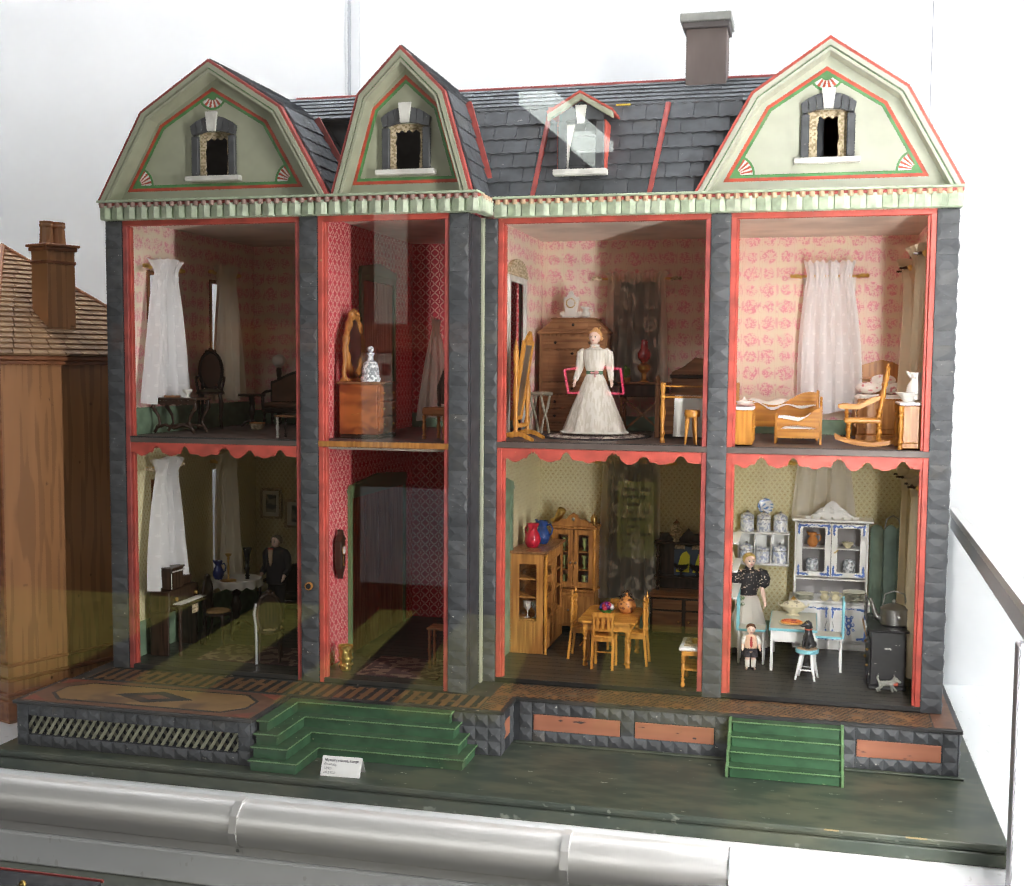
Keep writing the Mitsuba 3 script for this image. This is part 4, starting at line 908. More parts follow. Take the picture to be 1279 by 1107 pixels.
# ================================================================ room 2 (red papered hall)
t = thing('chest', 'glossy reddish chest of drawers in the upper red hall', 'chest', (-.6265, .042, U))
part(t, 'case', bx(-.0285, .0285, -.040, .040, .006, .0780, .0008), 'wood_maple')
part(t, 'tabletop', bx(-.0320, .0330, -.0425, .0425, .0782, .0812, .0008), 'wood_brown_x')
part(t, 'base', bx(-.0275, .0300, -.039, .039, .0003, .0058, .0005), 'wood_dark')
for i in range(3):
    dr_ = part(t, 'drawer', bx(.0286, .0310, -.036, .036, .010 + i * .0225, .030 + i * .0225, .0006), 'wood_maple')
    for sy in (-1, 1): part(dr_, 'knob', ball((.0325, sy * .020, .020 + i * .0225), .0018), 'brass', smooth=True)
part(t, 'scratch', bar((-.010, -.0403, .034), (.004, -.0403, .0365), .0004, .0006), 'wood_oak')
t = thing('dressing_mirror', 'carved wooden dressing mirror standing on the reddish chest', 'mirror', (-.6480, .042, U + .0813), 90)
fr = [(.030 * math.cos(a) * (1 + .10 * math.cos(4 * a)), 0, .052 + .043 * math.sin(a)) for a in np.linspace(0, 2 * math.pi, 33)]
part(t, 'frame', tube(fr, [.0052 + .0014 * math.sin(i * 2.2) for i in range(33)], 8, False), 'wood_oak', smooth=True)
part(t, 'mirror_glass', moved(ball((0, 0, 0), 1, .027, .0012, .040, 3), (0, -.001, .052)), 'steel', smooth=True)
part(t, 'crest', cc(ball((0, 0, .100), .0075, 1, .7, .8), ball((-.010, 0, .097), .0055), ball((.010, 0, .097), .0055)), 'wood_oak', smooth=True)
for s in (-1, 1): part(t, 'scroll', cc(tube([(s * .032, 0, .060), (s * .038, 0, .045), (s * .034, 0, .030), (s * .040, 0, .014), (s * .036, 0, .004)], .0036), ball((s * .036, 0, .0045), .0044)), 'wood_oak', smooth=True)
part(t, 'base', bx(-.040, .040, -.006, .006, .0003, .0045, .0008), 'wood_oak')
t = thing('decanter', 'clear cut glass decanter on the reddish chest', 'decanter', (-.6085, .006, U + .0813))
scene['crystal'] = {'type': 'dielectric', 'int_ior': 1.5}
cut = mat('cut_glass', lambda p, n, uv: mix((.30, .34, .38), (.95, .97, 1.0), smoothstep(.35, .65, noise(p.x * 420, p.y * 420, p.z * 300))), .12, clearcoat=.8)
dm_ = lathe([(0, .0003), (.0135, .0003), (.0150, .004), (.0125, .009), (.0118, .020), (.0100, .027), (.0045, .031), (.0040, .038), (.0062, .040), (.0062, .0415), (0, .0415)], 12)
part(t, 'bottle', dm_, cut); part(t, 'stopper', cc(ball((0, 0, .0465), .0048, sub=1), lathe([(0, .0415), (.002, .0415), (.002, .043), (0, .043)], 8)), cut)
t = thing('hall_chair', 'upholstered hall chair half hidden by the pillar, upper red hall', 'chair', (-.5100, .030, U), -20)
part(t, 'seat', bx(-.022, .022, -.020, .022, .034, .046, .003), mat('fabric_rust', paint((.34, .14, .05), (.15, .08, .05), .7, 90), .8))
part(t, 'back_frame', tube([(-.020, .021, .0463), (-.023, .024, .075), (-.014, .028, .100), (0, .029, .106), (.014, .028, .100), (.023, .024, .075), (.020, .021, .0463)], .0028), 'wood_dark', smooth=True)
part(t, 'back_pad', prism_y(Polygon([(-.017, .050), (.017, .050), (.019, .075), (.011, .097), (-.011, .097), (-.019, .075)]), .0215, .0260), 'wood_dark')
for sx in (-1, 1):
    for sy in (-1, 1): part(t, 'leg', turned(.0003, .0339, .0034, c=(sx * .018, sy * .017)), 'wood_oak', smooth=35)
t = thing('door_curtain', 'pale lace drape leaning at the right of the upper red hall', 'drape', (-.5420, .105, .5150), 0)
V, F, UV = curtain_mesh(.012, .060, .150, 3, .006, 21); part(t, 'cloth', mikit.ply((V, F), 'sheer_plain', smooth=True, uv=UV), 'sheer_plain')
def door_case(parent, x0, y0, y1, z0, z1, m, cap=True):
    f = part(parent, 'door_frame', cc(prism_x(sbox(y0 - .009, z0, y1 + .009, z1 + .009).difference(sbox(y0, z0 - .1, y1, z1)), x0, x0 + .0045)), m)
    if cap: part(f, 'door_cap', prism_x(Polygon([(y0 - .013, z1 + .0092), (y1 + .013, z1 + .0092), (y1 + .006, z1 + .020), ((y0 + y1) / 2, z1 + .0290), (y0 - .006, z1 + .020)]), x0, x0 + .0055), m)
    return f
f = door_case(H, -.6668, .072, .312, G + .0003, .245, mat('door_green', (.14, .22, .10), .45))
for y0, y1 in ((.0725, .1315), (.1325, .1915), (.1925, .2515), (.2525, .3115)):
    q = part(f, 'door_leaf', bx(-.6668, -.6652, y0, y1, G + .0005, .2445, .0004), 'wood_brown')
f = door_case(H, -.6668, .120, .260, U + .0003, .575, 'door_green')
for y0, y1 in ((.1205, .1895), (.1905, .2595)): part(f, 'door_leaf', bx(-.6668, -.6652, y0, y1, U + .0005, .5745, .0004), 'wood_brown')
t = thing('umbrella_pot', 'shiny gold embossed pot on the hall floor by the left pillar', 'pot', (-.6375, -.020, G))
part(t, 'pot_body', lathe([(0, .0003), (.0070, .0003), (.0078, .002), (.0090, .020), (.0102, .034), (.0108, .0365), (.0098, .0365), (.008, .020), (.0065, .003), (0, .003)], 24), 'gold', smooth=40)
bl = [ball((.0092 * math.cos(a), .0092 * math.sin(a), z), .0019, sub=1) for z in (.009, .018, .027, .033) for a in np.linspace(0, 6.283, 9)[:-1] + z * 60]
part(t, 'embossing', cc(*bl), 'gold', smooth=True, kind='stuff')
t = thing('wall_clock', 'dark ornate wall clock on the red paper by the left pillar', 'clock', (-.6625, .010, .1400), 90)
part(t, 'case', bx(-.0085, .0085, -.010, .0005, .010, .050, .001), 'wood_dark')
part(t, 'pediment', prism_y(Polygon([(-.0105, .0502), (.0105, .0502), (.006, .056), (.002, .058), (0, .066), (-.002, .058), (-.006, .056)]), -.010, -.001), 'wood_dark')
part(t, 'bottom', prism_y(Polygon([(-.0085, .0098), (.0085, .0098), (.004, .003), (0, -.006), (-.004, .003)]), -.009, -.001), 'wood_dark')
part(t, 'dial', lathe([(0, 0), (.0060, 0), (.0060, .001), (0, .001)], 24), 'porcelain', local=T4().translate([0, -.0101, .036]).rotate([1, 0, 0], 90))
part(t, 'bezel', rotm(ring(0, 0, 0, .0064, .0009), 90, [1, 0, 0]).apply_translation([0, -.0108, .036]), 'brass', smooth=True)
part(t, 'pendulum', cc(tube([(0, -.0105, .028), (0, -.0105, .016)], .0005), ball((0, -.0108, .015), .0026, 1, .4, 1)), 'brass', smooth=True)
t = thing('hall_table', 'small dim wooden table at the right of the lower red hall', 'table', (-.505, .030, G))
part(t, 'tabletop', bx(-.022, .022, -.016, .016, .058, .0612, .0008), 'wood_brown_x')
for sx in (-1, 1):
    for sy in (-1, 1): part(t, 'leg', turned(.0003, .0579, .0030, c=(sx * .018, sy * .012)), 'wood_brown', smooth=35)
pitcher('brass_pot', 'little bright metal pot on the small table in the lower red hall', 'pot', 'brass', (-.495, .024, G + .0613), .014, .0055)
single('hall_rug', prism_z(sbox(-.060, -.055, .060, .055), 0, .0012), 'rug_dark', 'black rug on the floor of the lower red hall', 'rug', (-.555, .015, G + .0001), 0)

# ================================================================ room 3, upper (bedroom)
k = door_case(H, XB + .0062, .134, .230, U + .0003, .572, 'white_paint', False)
part(k, 'door_arch', prism_x(Polygon([(.122, .5812), (.242, .5812)] + [(.182 + .060 * math.cos(a), .5812 + .026 * math.sin(a)) for a in np.linspace(0, math.pi, 15)][1:-1]), XB + .0062, XB + .0115), 'lace_beige')
t = thing('secretary', 'tall brown writing cabinet with drawers behind the doll in white', 'cabinet', (-.3730, .3320, U))
part(t, 'case', bx(-.0550, .0550, -.0300, .0340, .004, .158, .0008), 'wood_brown')
part(t, 'cornice', bx(-.0580, .0580, -.0340, .0345, .1582, .1635, .001), 'wood_brown_x')
part(t, 'plinth', bx(-.0560, .0560, -.0320, .0340, .0003, .0125, .0008), 'wood_brown_x')
for z0, z1, kn in ((.134, .154, 2), (.0155, .036, 2), (.0385, .0590, 2), (.0615, .0790, 1)):
    d = part(t, 'drawer', bx(-.0500, .0500, -.0325, -.0302, z0, z1, .0007), 'wood_brown_x')
    part(d, 'moulding', prism_y(sbox(-.040, z0 + .004, .040, z1 - .004).difference(sbox(-.0388, z0 + .0052, .0388, z1 - .0052)), -.0331, -.0326), 'wood_brown_x')
    for x in ((-.028, .028) if kn == 2 else (0,)): part(d, 'knob', ball((x, -.0342, (z0 + z1) / 2), .0022), 'wood_dark', smooth=True)
d = part(t, 'flap', bx(-.0500, .0500, -.0325, -.0302, .0815, .1315, .0007), 'wood_brown_x')
part(d, 'flap_panel', prism_y(sbox(-.040, .087, .040, .122).difference(sbox(-.0385, .0885, .0385, .1205)), -.0333, -.0326), 'wood_brown_x')
part(d, 'knob', ball((0, -.0342, .1265), .0022), 'wood_dark', smooth=True)
part(t, 'pediment', prism_y(Polygon([(-.056, .1637), (.056, .1637), (.034, .1815), (-.034, .1815)]), -.0250, .033), 'wood_brown_x')
part(t, 'pediment_top', bx(-.0370, .0370, -.0280, .0335, .1817, .1840, .0007), 'wood_brown_x')
part(t, 'top_drawer', bx(-.024, .024, -.0270, -.0252, .1660, .1790, .0006), 'wood_brown_x')
part(t, 'knob', ball((0, -.0285, .1725), .0024), 'wood_dark', smooth=True)
t = thing('mantel_clock', 'small white china clock on top of the brown writing cabinet', 'clock', (-.3800, .322, U + .1842))
part(t, 'case', prism_y(Polygon([(-.014, 0.0003), (.014, .0003), (.0145, .006), (.009, .010), (.0105, .020), (.0115, .030), (.006, .036), (.003, .041), (0, .0445), (-.003, .041), (-.006, .036), (-.0115, .030), (-.0105, .020), (-.009, .010), (-.0145, .006)]), -.005, .005), 'porcelain')
part(t, 'scroll', cc(ball((-.014, -.001, .006), .0052), ball((.014, -.001, .006), .0052), ball((0, -.002, .040), .004), ball((-.010, 0, .031), .0038), ball((.010, 0, .031), .0038)), 'porcelain', smooth=True)
part(t, 'dial', lathe([(0, 0), (.0070, 0), (.0064, .0009), (0, .001)], 24), 'cloth_white', local=T4().translate([0, -.0050, .024]).rotate([1, 0, 0], 90))
part(t, 'bezel', rotm(ring(0, 0, 0, .0072, .0007), 90, [1, 0, 0]).apply_translation([0, -.0055, .024]), 'brass', smooth=True)
pitcher('china_jug', 'little white jug standing right of the white china clock', 'jug', 'porcelain', (-.3560, .322, U + .1842), .018, .0075)
t = thing('cheval_mirror', 'golden wooden standing mirror seen from its edge, by the dark doorway', 'mirror', (-.4000, .062, U), 90)
for s in (-1, 1):
    part(t, 'post', cc(turned(.006, .128, .0048, c=(s * .036, 0)), lathe([(0, .128), (.0040, .129), (.0020, .136), (.0008, .142), (0, .143)], 12, (s * .036, 0, 0))), 'wood_gold', smooth=35)
    part(t, 'foot', prism_x(Polygon([(-.026, .0003), (-.022, .0005), (-.010, .006), (0, .0085), (.010, .006), (.022, .0005), (.026, .0003), (.026, .0035), (.012, .0115), (0, .014), (-.012, .0115), (-.026, .0035)]), s * .036 - .0035, s * .036 + .0035), 'wood_gold')
part(t, 'stretcher', bx(-.0325, .0325, -.0022, .0022, .018, .024, .0006), 'wood_gold_x')
fr = prism_y(sbox(-.0275, .028, .0275, .142).difference(sbox(-.0215, .034, .0215, .136)), -.0026, .0026)
part(t, 'frame', rotm(fr, 9, [1, 0, 0], (0, 0, .080)), 'wood_gold')
part(t, 'mirror_glass', rotm(bx(-.0213, .0213, -.0010, .0014, .0342, .1358, 0), 9, [1, 0, 0], (0, 0, .080)), 'steel')
part(t, 'crest', rotm(prism_y(Polygon([(-.020, .1422), (.020, .1422), (.012, .149), (0, .156), (-.012, .149)]), -.002, .002), 9, [1, 0, 0], (0, 0, .080)), 'wood_gold')
t = thing('folding_stand', 'pale grey folding stand of turned sticks beside the standing mirror', 'stand', (-.4080, .215, U), 60)
gm_ = mat('stick_grey', paint((.40, .36, .27), (.25, .2, .13), .5, 90), .5)
for y in (-.014, .014):
    part(t, 'stick', tube([(-.011, y, .0020), (-.006, y, .022), (.005, y, .045), (.009, y, .062)], [.0024, .0018, .0022, .0018]), gm_, smooth=True)
    part(t, 'stick', tube([(.011, y * .8, .0020), (.005, y * .8, .024), (-.004, y * .8, .045), (-.009, y * .8, .062)], [.0024, .0018, .0022, .0018]), gm_, smooth=True)
part(t, 'roller', cc(tube([(.009, -.018, .063), (.009, .018, .063)], .0030), tube([(-.009, -.016, .063), (-.009, .016, .063)], .0026)), gm_, smooth=True)
def rug_oval(p, n, uv):
    e = dr.sqrt(dr.square((p.x + .3125) / .082) + dr.square((p.y - .185) / .110))
    s = noise(e * 22, dr.atan2(p.y - .185, p.x + .3125) * 9, 0.0)
    c = mix((.50, .44, .38), (.10, .07, .08), smoothstep(.42, .58, s))
    return mix(c, (.020, .018, .020), smoothstep(.86, .90, e))
single('oval_rug', lathe([(0, .0014), (.97, .0014), (1.0, .0007), (1.0, .0), (0, 0)], 64, sx=.082, sy=.110), mat('rug_oval', rug_oval, .95), 'oval patterned rug under the doll in white', 'rug', (-.3125, .185, U + .0001), 0, 30)
curtain('white lace net curtain with scroll pattern, upper middle bedroom', '', curtain_mesh(.092, .108, .180, 5, .008, 31, head=.012), 'lace_net', (-.2785, .352, .5995), 0, .128, finial='lace_beige', rod_z=-.010)
part(H, 'window_pane', bx(-.317, -.240, BACK - .0016, BACK - .0003, .415, .585, .0003), mat('pane_dark', (.05, .055, .05), .15))  # opaque panel on the solid wall, painted near-black as an unlit window
t = thing('dressing_table', 'dark dressing table under the lace net curtain', 'table', (-.2580, .318, U))
part(t, 'tabletop', bx(-.040, .040, -.026, .024, .0780, .0815, .0008), 'wood_brown_x')
part(t, 'drawer_case', bx(-.037, .037, -.022, .022, .058, .0778, .0008), 'wood_dark')
for s in (-1, 1):
    part(t, 'cross_brace', bar((-.030 * s, -.019, .004), (.030 * s, -.019, .056), .0022, .0030), 'wood_brown')
    for sy in (-.019, .019): part(t, 'leg', turned(.0003, .0579, .0034, c=(s * .034, sy)), 'wood_brown', smooth=35)
t = thing('pot_plant', 'small green plant in a pot on the dark dressing table', 'plant', (-.2840, .304, U + .0816))
part(t, 'pot', lathe([(0, .0003), (.0045, .0003), (.0060, .007), (.0052, .007), (0, .006)], 16), 'brass', smooth=35)
lf = [rotm(moved(ball((0, 0, 0), 1, .0035, .0008, .0060, 1), (0, -.002 - .003 * rng.random(), .016 + rng.uniform(-.004, .006))), rng.uniform(0, 360), [0, 0, 1]) for _ in range(14)]
part(t, 'foliage', cc(*lf), mat('leaf', (.10, .26, .04), .5), smooth=True, kind='stuff')
t = thing('red_lamp', 'oil lamp with a red glass shade on the dark dressing table', 'lamp', (-.2590, .318, U + .0816))
part(t, 'font', lathe([(0, .0003), (.008, .0003), (.004, .004), (.004, .014), (.010, .020), (.011, .026), (.004, .031), (0, .031)], 24), 'brass', smooth=35)
part(t, 'shade', lathe([(.004, .0312), (.010, .038), (.0105, .046), (.006, .055), (.0045, .068), (.0039, .068), (.0054, .055), (.0095, .046), (.009, .038), (.0035, .0315)], 24), mat('glass_red', (.30, .015, .02), .12, clearcoat=.6), smooth=35)
t = thing('bed', 'dark wooden bed in shadow behind the towel rack', 'bed', (-.1700, .235, U))
part(t, 'headboard', prism_y(Polygon([(-.048, .0003), (.042, .0003), (.042, .100), (.030, .108), (.010, .118), (-.010, .122), (-.030, .106), (-.048, .098)]), .112, .117), 'wood_brown_x')
part(t, 'headboard_rail', bx(-.050, .044, .1085, .1118, .088, .094, .0008), 'wood_dark')
part(t, 'footboard', bx(-.046, .042, -.052, -.047, .006, .066, .0008), 'wood_brown_x')
part(t, 'mattress', bx(-.044, .040, -.0465, .1080, .026, .044, .004), velvet)
part(t, 'side_rail', bx(-.0475, -.0445, -.047, .112, .016, .034, .0008), 'wood_brown')
for y in (-.0495,):
    part(t, 'bed_post', cc(bx(-.0535, -.0465, y - .0035, y + .0035, .0003, .078, .0008), lathe([(0, .0782), (.0040, .0785), (.0028, .082), (.0042, .087), (.0010, .093), (0, .0935)], 14, (-.050, y, 0))), 'wood_brown', smooth=30)
t = thing('towel_rack', 'golden turned towel rack beside the small stool', 'rack', (-.1640, .060, U), -4)
for s in (-1, 1): part(t, 'post', turned(.0003, .084, .0042, c=(s * .034, 0)), 'wood_gold', smooth=35)
part(t, 'bar', tube([(-.034, 0, .079), (.034, 0, .079)], .0012), 'wood_gold_x', smooth=True)
part(t, 'bar', tube([(-.034, 0, .064), (.034, 0, .064)], .0016), 'wood_gold_x', smooth=True)
def towel():
    V, F, n, m = [], [], 24, 26
    for j in range(m + 1):
        s = j / m
        for i in range(n + 1):
            u = i / n; x = (u - .5) * .042
            if s < .5: y, z = -.0022 - .003 * (.5 - s) * 2 + .0015 * math.sin(u * 9) * (.5 - s) * 2, .0655 - .056 * (.5 - s) * 2
            else: y, z = .0022 + .003 * (s - .5) * 2 + .0015 * math.sin(u * 8 + 1) * (s - .5) * 2, .0655 - .045 * (s - .5) * 2
            if abs(s - .5) < .03: y *= .3; z += .0008
            V.append((x * (1 + .12 * abs(s - .5)), y, z))
    for j in range(m):
        for i in range(n):
            a = j * (n + 1) + i; F += [[a, a + 1, a + n + 2], [a, a + n + 2, a + n + 1]]
    return trimesh.Trimesh(V, F, process=False)
single('towel', towel(), 'cloth_white', 'white towel hanging over the golden towel rack', 'towel', (-.1600, .060, U), -4, 45)
t = thing('small_stool', 'small round golden stool at the front edge, before the white towel', 'stool', (-.1530, .024, U))
part(t, 'seat', lathe([(0, .038), (.0095, .038), (.0108, .040), (.0108, .046), (.0095, .048), (0, .048)], 24), 'wood_gold_x', smooth=35)
for a in (75, 195, 315): part(t, 'leg', tube([(.0065 * math.cos(math.radians(a)), .0065 * math.sin(math.radians(a)), .0379), (.0075 * math.cos(math.radians(a)), .0075 * math.sin(math.radians(a)), .022), (.0095 * math.cos(math.radians(a)), .0095 * math.sin(math.radians(a)), .0012)], [.0032, .0026, .0012]), 'wood_gold', smooth=True)

# ================================================================ room 3, lower (dining room)
curtain('lace net curtain with scroll pattern in the lower dining room', '', curtain_mesh(.096, .104, .232, 5, .008, 33, head=.012), 'lace_net', (-.2815, .352, .2950), 0, .130, rod_z=-.006)
part(H, 'window_pane', bx(-.322, -.242, BACK - .0016, BACK - .0003, .060, .285, .0003), 'pane_dark')  # another solid panel with the darkness of an unlit window in its colour
f = door_case(H, XB + .0062, .080, .150, G + .0003, .250, 'wainscot')
part(f, 'door_leaf', bx(XB + .0068, XB + .0086, .0805, .1495, G + .0006, .2495, .0004), 'wainscot')
t = thing('side_cabinet', 'tall oak display cabinet against the left wall of the dining room', 'cabinet', (-.4090, .220, G))
CW, CD, CH = .0275, .070, .158
gl = 'clear_glass'
part(t, 'side', prism_y(sbox(-CW, .0003, CW - .003, CH - .004).difference(sbox(-CW + .014, .050, CW - .014, CH - .020)), -CD, -CD + .003), 'wood_oak', label='oak side of the cabinet with an inset glass window')
part(t, 'side', bx(-CW, CW - .003, CD - .003, CD, .0003, CH - .004, .0005), 'wood_oak')
part(t, 'back', bx(-CW, -CW + .002, -CD + .003, CD - .003, .0003, CH - .004, 0), 'wood_oak')
for z in (.003, .050, .085, .113): part(t, 'shelf', bx(-CW + .0021, CW - .0034, -CD + .0031, CD - .0031, z, z + .0025, .0004), 'wood_oak')
part(t, 'cornice', bx(-CW - .002, CW + .003, -CD - .004, CD + .004, CH - .004, CH, .001), 'wood_brown')
part(t, 'door', prism_x(sbox(-CD + .004, .004, -.0005, CH - .006).difference(sbox(-CD + .014, .050, -.010, CH - .020)), CW - .0030, CW - .0006), 'wood_oak')
part(t, 'door', prism_x(sbox(.0005, .004, CD - .004, CH - .006).difference(sbox(.010, .050, CD - .014, CH - .020)), CW - .0030, CW - .0006), 'wood_oak')
part(t, 'corner_post', cc(turned(.0003, .035, .0030, c=(CW + .001, -CD - .0005)), bx(CW - .0012, CW + .0032, -CD - .0028, -CD + .0016, .0352, .128, .0005), turned(.128, CH - .0043, .0030, c=(CW + .001, -CD - .0005))), 'wood_gold', smooth=35)
def pane(x0, x1, z0, z1, y): return trimesh.Trimesh([[x0, y, z0], [x1, y, z0], [x1, y, z1], [x0, y, z1]], [[0, 1, 2], [0, 2, 3]], process=False)
part(t, 'pane', pane(-CW + .014, CW - .014, .050, CH - .020, -CD + .0015), gl)
for i, (x, z, m) in enumerate(((-.004, .0526, 'porcelain'), (.009, .0526, cut))):
    single('goblet', lathe([(0, 0), (.005, 0), (.001, .002), (.001, .010), (.006, .016), (.0065, .026), (.0058, .026), (.001, .012), (0, .012)], 16), m, ['white china goblet behind the glass of the oak display cabinet', 'clear goblet behind the glass of the oak display cabinet'][i], 'goblet', (-.4090 + x, .220 - .052, G + z - .0), 0, 40)
pitcher('red_jug', 'shiny red glass jug on top of the oak display cabinet', 'jug', mat('glass_ruby', (.52, .010, .035), .08, clearcoat=1.0), (-.4115, .192, G + CH + .0002), .037, .0125, 140)
pitcher('blue_jug', 'shiny dark blue glass jug beside the red one on the oak cabinet', 'jug', mat('glass_cobalt', (.015, .055, .22), .08, clearcoat=1.0), (-.4055, .236, G + CH + .0002), .036, .0125, -20)
t = thing('hutch', 'golden oak hutch with two glazed doors at the back of the dining room', 'cabinet', (-.3690, .3350, G))
part(t, 'lower_case', cc(bx(-.036, .036, -.031, .030, .012, .0695, .0008)), 'wood_oak')
part(t, 'counter', bx(-.0385, .0385, -.034, .031, .0697, .0735, .001), 'wood_oak')
for s in (-1, 1):
    part(t, 'foot', turned(.0003, .0119, .0040, c=(s * .031, -.025)), 'wood_oak', smooth=35)
    d = part(t, 'door', bx(.001 if s > 0 else -.033, .033 if s > 0 else -.001, -.0328, -.0312, .018, .063, .0006), 'wood_oak')
    part(d, 'knob', ball((s * .0065, -.0345, .040), .0019), 'steel', smooth=True)
    d = part(t, 'glazed_door', prism_y(sbox(.0006 if s > 0 else -.0330, .0765, .0330 if s > 0 else -.0006, .1720).difference(sbox(.0085 if s > 0 else -.0255, .086, .0255 if s > 0 else -.0085, .164)), -.0290, -.0265), 'wood_oak')
    part(d, 'pane', pane(.0085 if s > 0 else -.0255, .0255 if s > 0 else -.0085, .086, .164, -.0275), gl)
    part(d, 'knob', ball((s * .0045, -.0300, .118), .0019), 'steel', smooth=True)
    part(t, 'corner_post', turned(.0737, .1735, .0032, c=(s * .0350, -.0290)), 'wood_gold', smooth=35)
    part(t, 'side', bx(s * .0350 - .0015, s * .0350 + .0015, -.0255, .0300, .0737, .1735, .0004), 'wood_oak')
part(t, 'back', bx(-.0334, .0334, .028, .030, .0737, .1735, 0), 'wood_brown')
for z in (.104, .134): part(t, 'shelf', bx(-.0333, .0333, -.024, .0278, z, z + .002, .0004), 'wood_oak')
part(t, 'cornice', bx(-.0395, .0395, -.0330, .0310, .1737, .1780, .001), 'wood_oak')
cr = [(-.036, .1782), (.036, .1782), (.034, .183), (.026, .184), (.020, .190), (.012, .189), (.007, .196), (0, .2005), (-.007, .196), (-.012, .189), (-.020, .190), (-.026, .184), (-.034, .183)]
part(t, 'crest', prism_y(Polygon(cr).difference(Point(0, .190).buffer(.0030)), -.0310, -.0270), 'wood_oak')
part(t, 'medallion', ball((0, -.0312, .190), .0028, 1, .5, 1), 'steel', smooth=True)
vas = mat('glass_lime', (.42, .50, .18), .2, clearcoat=.5)
for s in (-1, 1):
    for tier, z in (('bottom', .0738), ('middle', .1062), ('top', .1362)):
        single('glass_vase', lathe([(0, 0), (.0045, 0), (.0015, .003), (.0045, .010), (.0030, .015), (.0055, .021), (.0048, .021), (.0024, .015), (0, .013)], 16), vas, f'pale green vase on the {tier} shelf behind the ' + ('right' if s > 0 else 'left') + ' glazed hutch door', 'vase', (-.3690 + s * .0165, .322, G + z + .0002), 0, 40, 'pale green vases in the oak hutch')
t = thing('brass_horn', 'small polished brass horn on the left end of the oak hutch', 'ornament', (-.4040, .3250, G + .1781), -30)
part(t, 'horn', tube([(-.008, 0, .0062), (-.002, 0, .005), (.006, 0, .010), (.012, 0, .019), (.016, 0, .026)], [.0024, .0046, .0060, .0066, .0070]), 'gold', smooth=True); part(t, 'foot', lathe([(0, .0002), (.006, .0002), (.002, .003), (0, .004)], 16), 'brass', smooth=35)
single('brass_finial', lathe([(0, .0002), (.0050, .0002), (.0040, .003), (.0050, .006), (.0058, .012), (.002, .018), (0, .020)], 16), 'brass', 'small brass ornament on the right end of the oak hutch', 'ornament', (-.3380, .322, G + .1781), 0, 40)
t = thing('dining_table', 'golden wooden dining table with turned legs', 'table', (-.2785, .150, G))
part(t, 'tabletop', prism_z(octa(-.042, -.060, .042, .060, .007), .0655, .0690), 'wood_gold_x')
part(t, 'apron', bx(-.035, .035, -.052, .052, .0530, .0653, .0006), 'wood_gold_x')
for sx in (-1, 1):
    for sy in (-1, 1): part(t, 'leg', turned(.0003, .0529, .0045, c=(sx * .0315, sy * .049)), 'wood_gold', smooth=35)
dc = chair('dining_chair', 'golden slatted dining chair in front of the dining table', (-.2815, .100, G), 180, 'wood_gold', .046, .034, .032, .0830, group=None)
chair('dining_chair', 'golden dining chair with turned posts at the right of the dining table', (-.2390, .134, G), -90, 'wood_gold', .046, .036, .030, .0950, 'spindle')
chair('dining_chair', 'golden dining chair with turned posts at the left of the dining table', (-.3240, .150, G), 90, 'wood_gold', .046, .036, .030, .0950, 'spindle')
chair('dining_chair', 'golden dining chair tucked behind the dining table', (-.2785, .220, G), 0, 'wood_gold', .046, .034, .030, .0760)
t = thing('fruit_bowl', 'green bowl heaped with coloured fruit on the dining table', 'bowl', (-.2880, .155, G + .0692))
part(t, 'bowl', lathe([(0, 0), (.006, 0), (.0105, .004), (.0125, .0055), (.0118, .0055), (.006, .001), (0, .001)], 24), mat('bowl_green', (.04, .22, .06), .3), smooth=35)
FC = [mat('fruit_purple', (.10, .01, .10), .35), mat('fruit_red', (.42, .03, .06), .35), mat('fruit_blue', (.03, .03, .16), .35), mat('fruit_white', (.65, .63, .62), .4), mat('fruit_green', (.20, .32, .06), .4)]
for i in range(16):
    a = i * 2.4; r = .0095 * math.sqrt(i / 16)
    part(t, 'fruit', ball((r * math.cos(a), r * math.sin(a), .0075 + .006 * (1 - i / 16)), .0036), FC[3] if r * math.cos(a) > .005 else FC[2] if r * math.cos(a) < -.005 else FC[i % 2], smooth=True)
t = thing('orange_pot', 'orange lidded pot on the dining table beside the fruit bowl', 'pot', (-.2590, .165, G + .0692))
part(t, 'pot_body', lathe([(0, 0), (.008, 0), (.0135, .006), (.0145, .012), (.0110, .019), (.0070, .021), (0, .021)], 28), mat('terracotta', lambda p, n, uv: mix((.55, .22, .06), (.18, .06, .03), smoothstep(.58, .66, noise(p.x * 260, p.y * 260, p.z * 330))), .35), smooth=40)
part(t, 'lid', lathe([(0, .0212), (.0072, .0212), (.004, .025), (.0018, .026), (.0026, .029), (0, .031)], 20), 'terracotta', smooth=40)
part(t, 'handle', tube([(-.0105, 0, .0195), (-.007, 0, .029), (0, 0, .034), (.007, 0, .029), (.0105, 0, .0195)], .0009), 'wood_dark', smooth=True)
t = thing('sideboard', 'dark carved sideboard in the shaded corner of the dining room', 'cabinet', (-.1860, .3290, G))
part(t, 'lower_case', bx(-.054, .054, -.032, .035, .008, .070, .0008), 'wood_dark')
part(t, 'counter', bx(-.057, .057, -.036, .036, .0702, .0740, .001), 'wood_brown_x')
part(t, 'plinth', bx(-.0555, .0555, -.034, .0355, .0003, .0078, .0006), 'wood_dark')
for s in (-1, 1):
    d = part(t, 'door', bx(.003 if s > 0 else -.050, .050 if s > 0 else -.003, -.0345, -.0322, .014, .048, .0008), 'wood_brown_x')
    part(d, 'knob', ball((s * .008, -.0360, .032), .0018), 'brass', smooth=True)
    part(t, 'drawer', bx(.003 if s > 0 else -.050, .050 if s > 0 else -.003, -.0345, -.0322, .051, .067, .0008), 'wood_brown_x')
    part(t, 'column', turned(.0742, .150, .0036, c=(s * .048, .010)), 'wood_dark', smooth=35)
part(t, 'back', bx(-.052, .052, .030, .0350, .0742, .166, .0006), 'wood_dark')
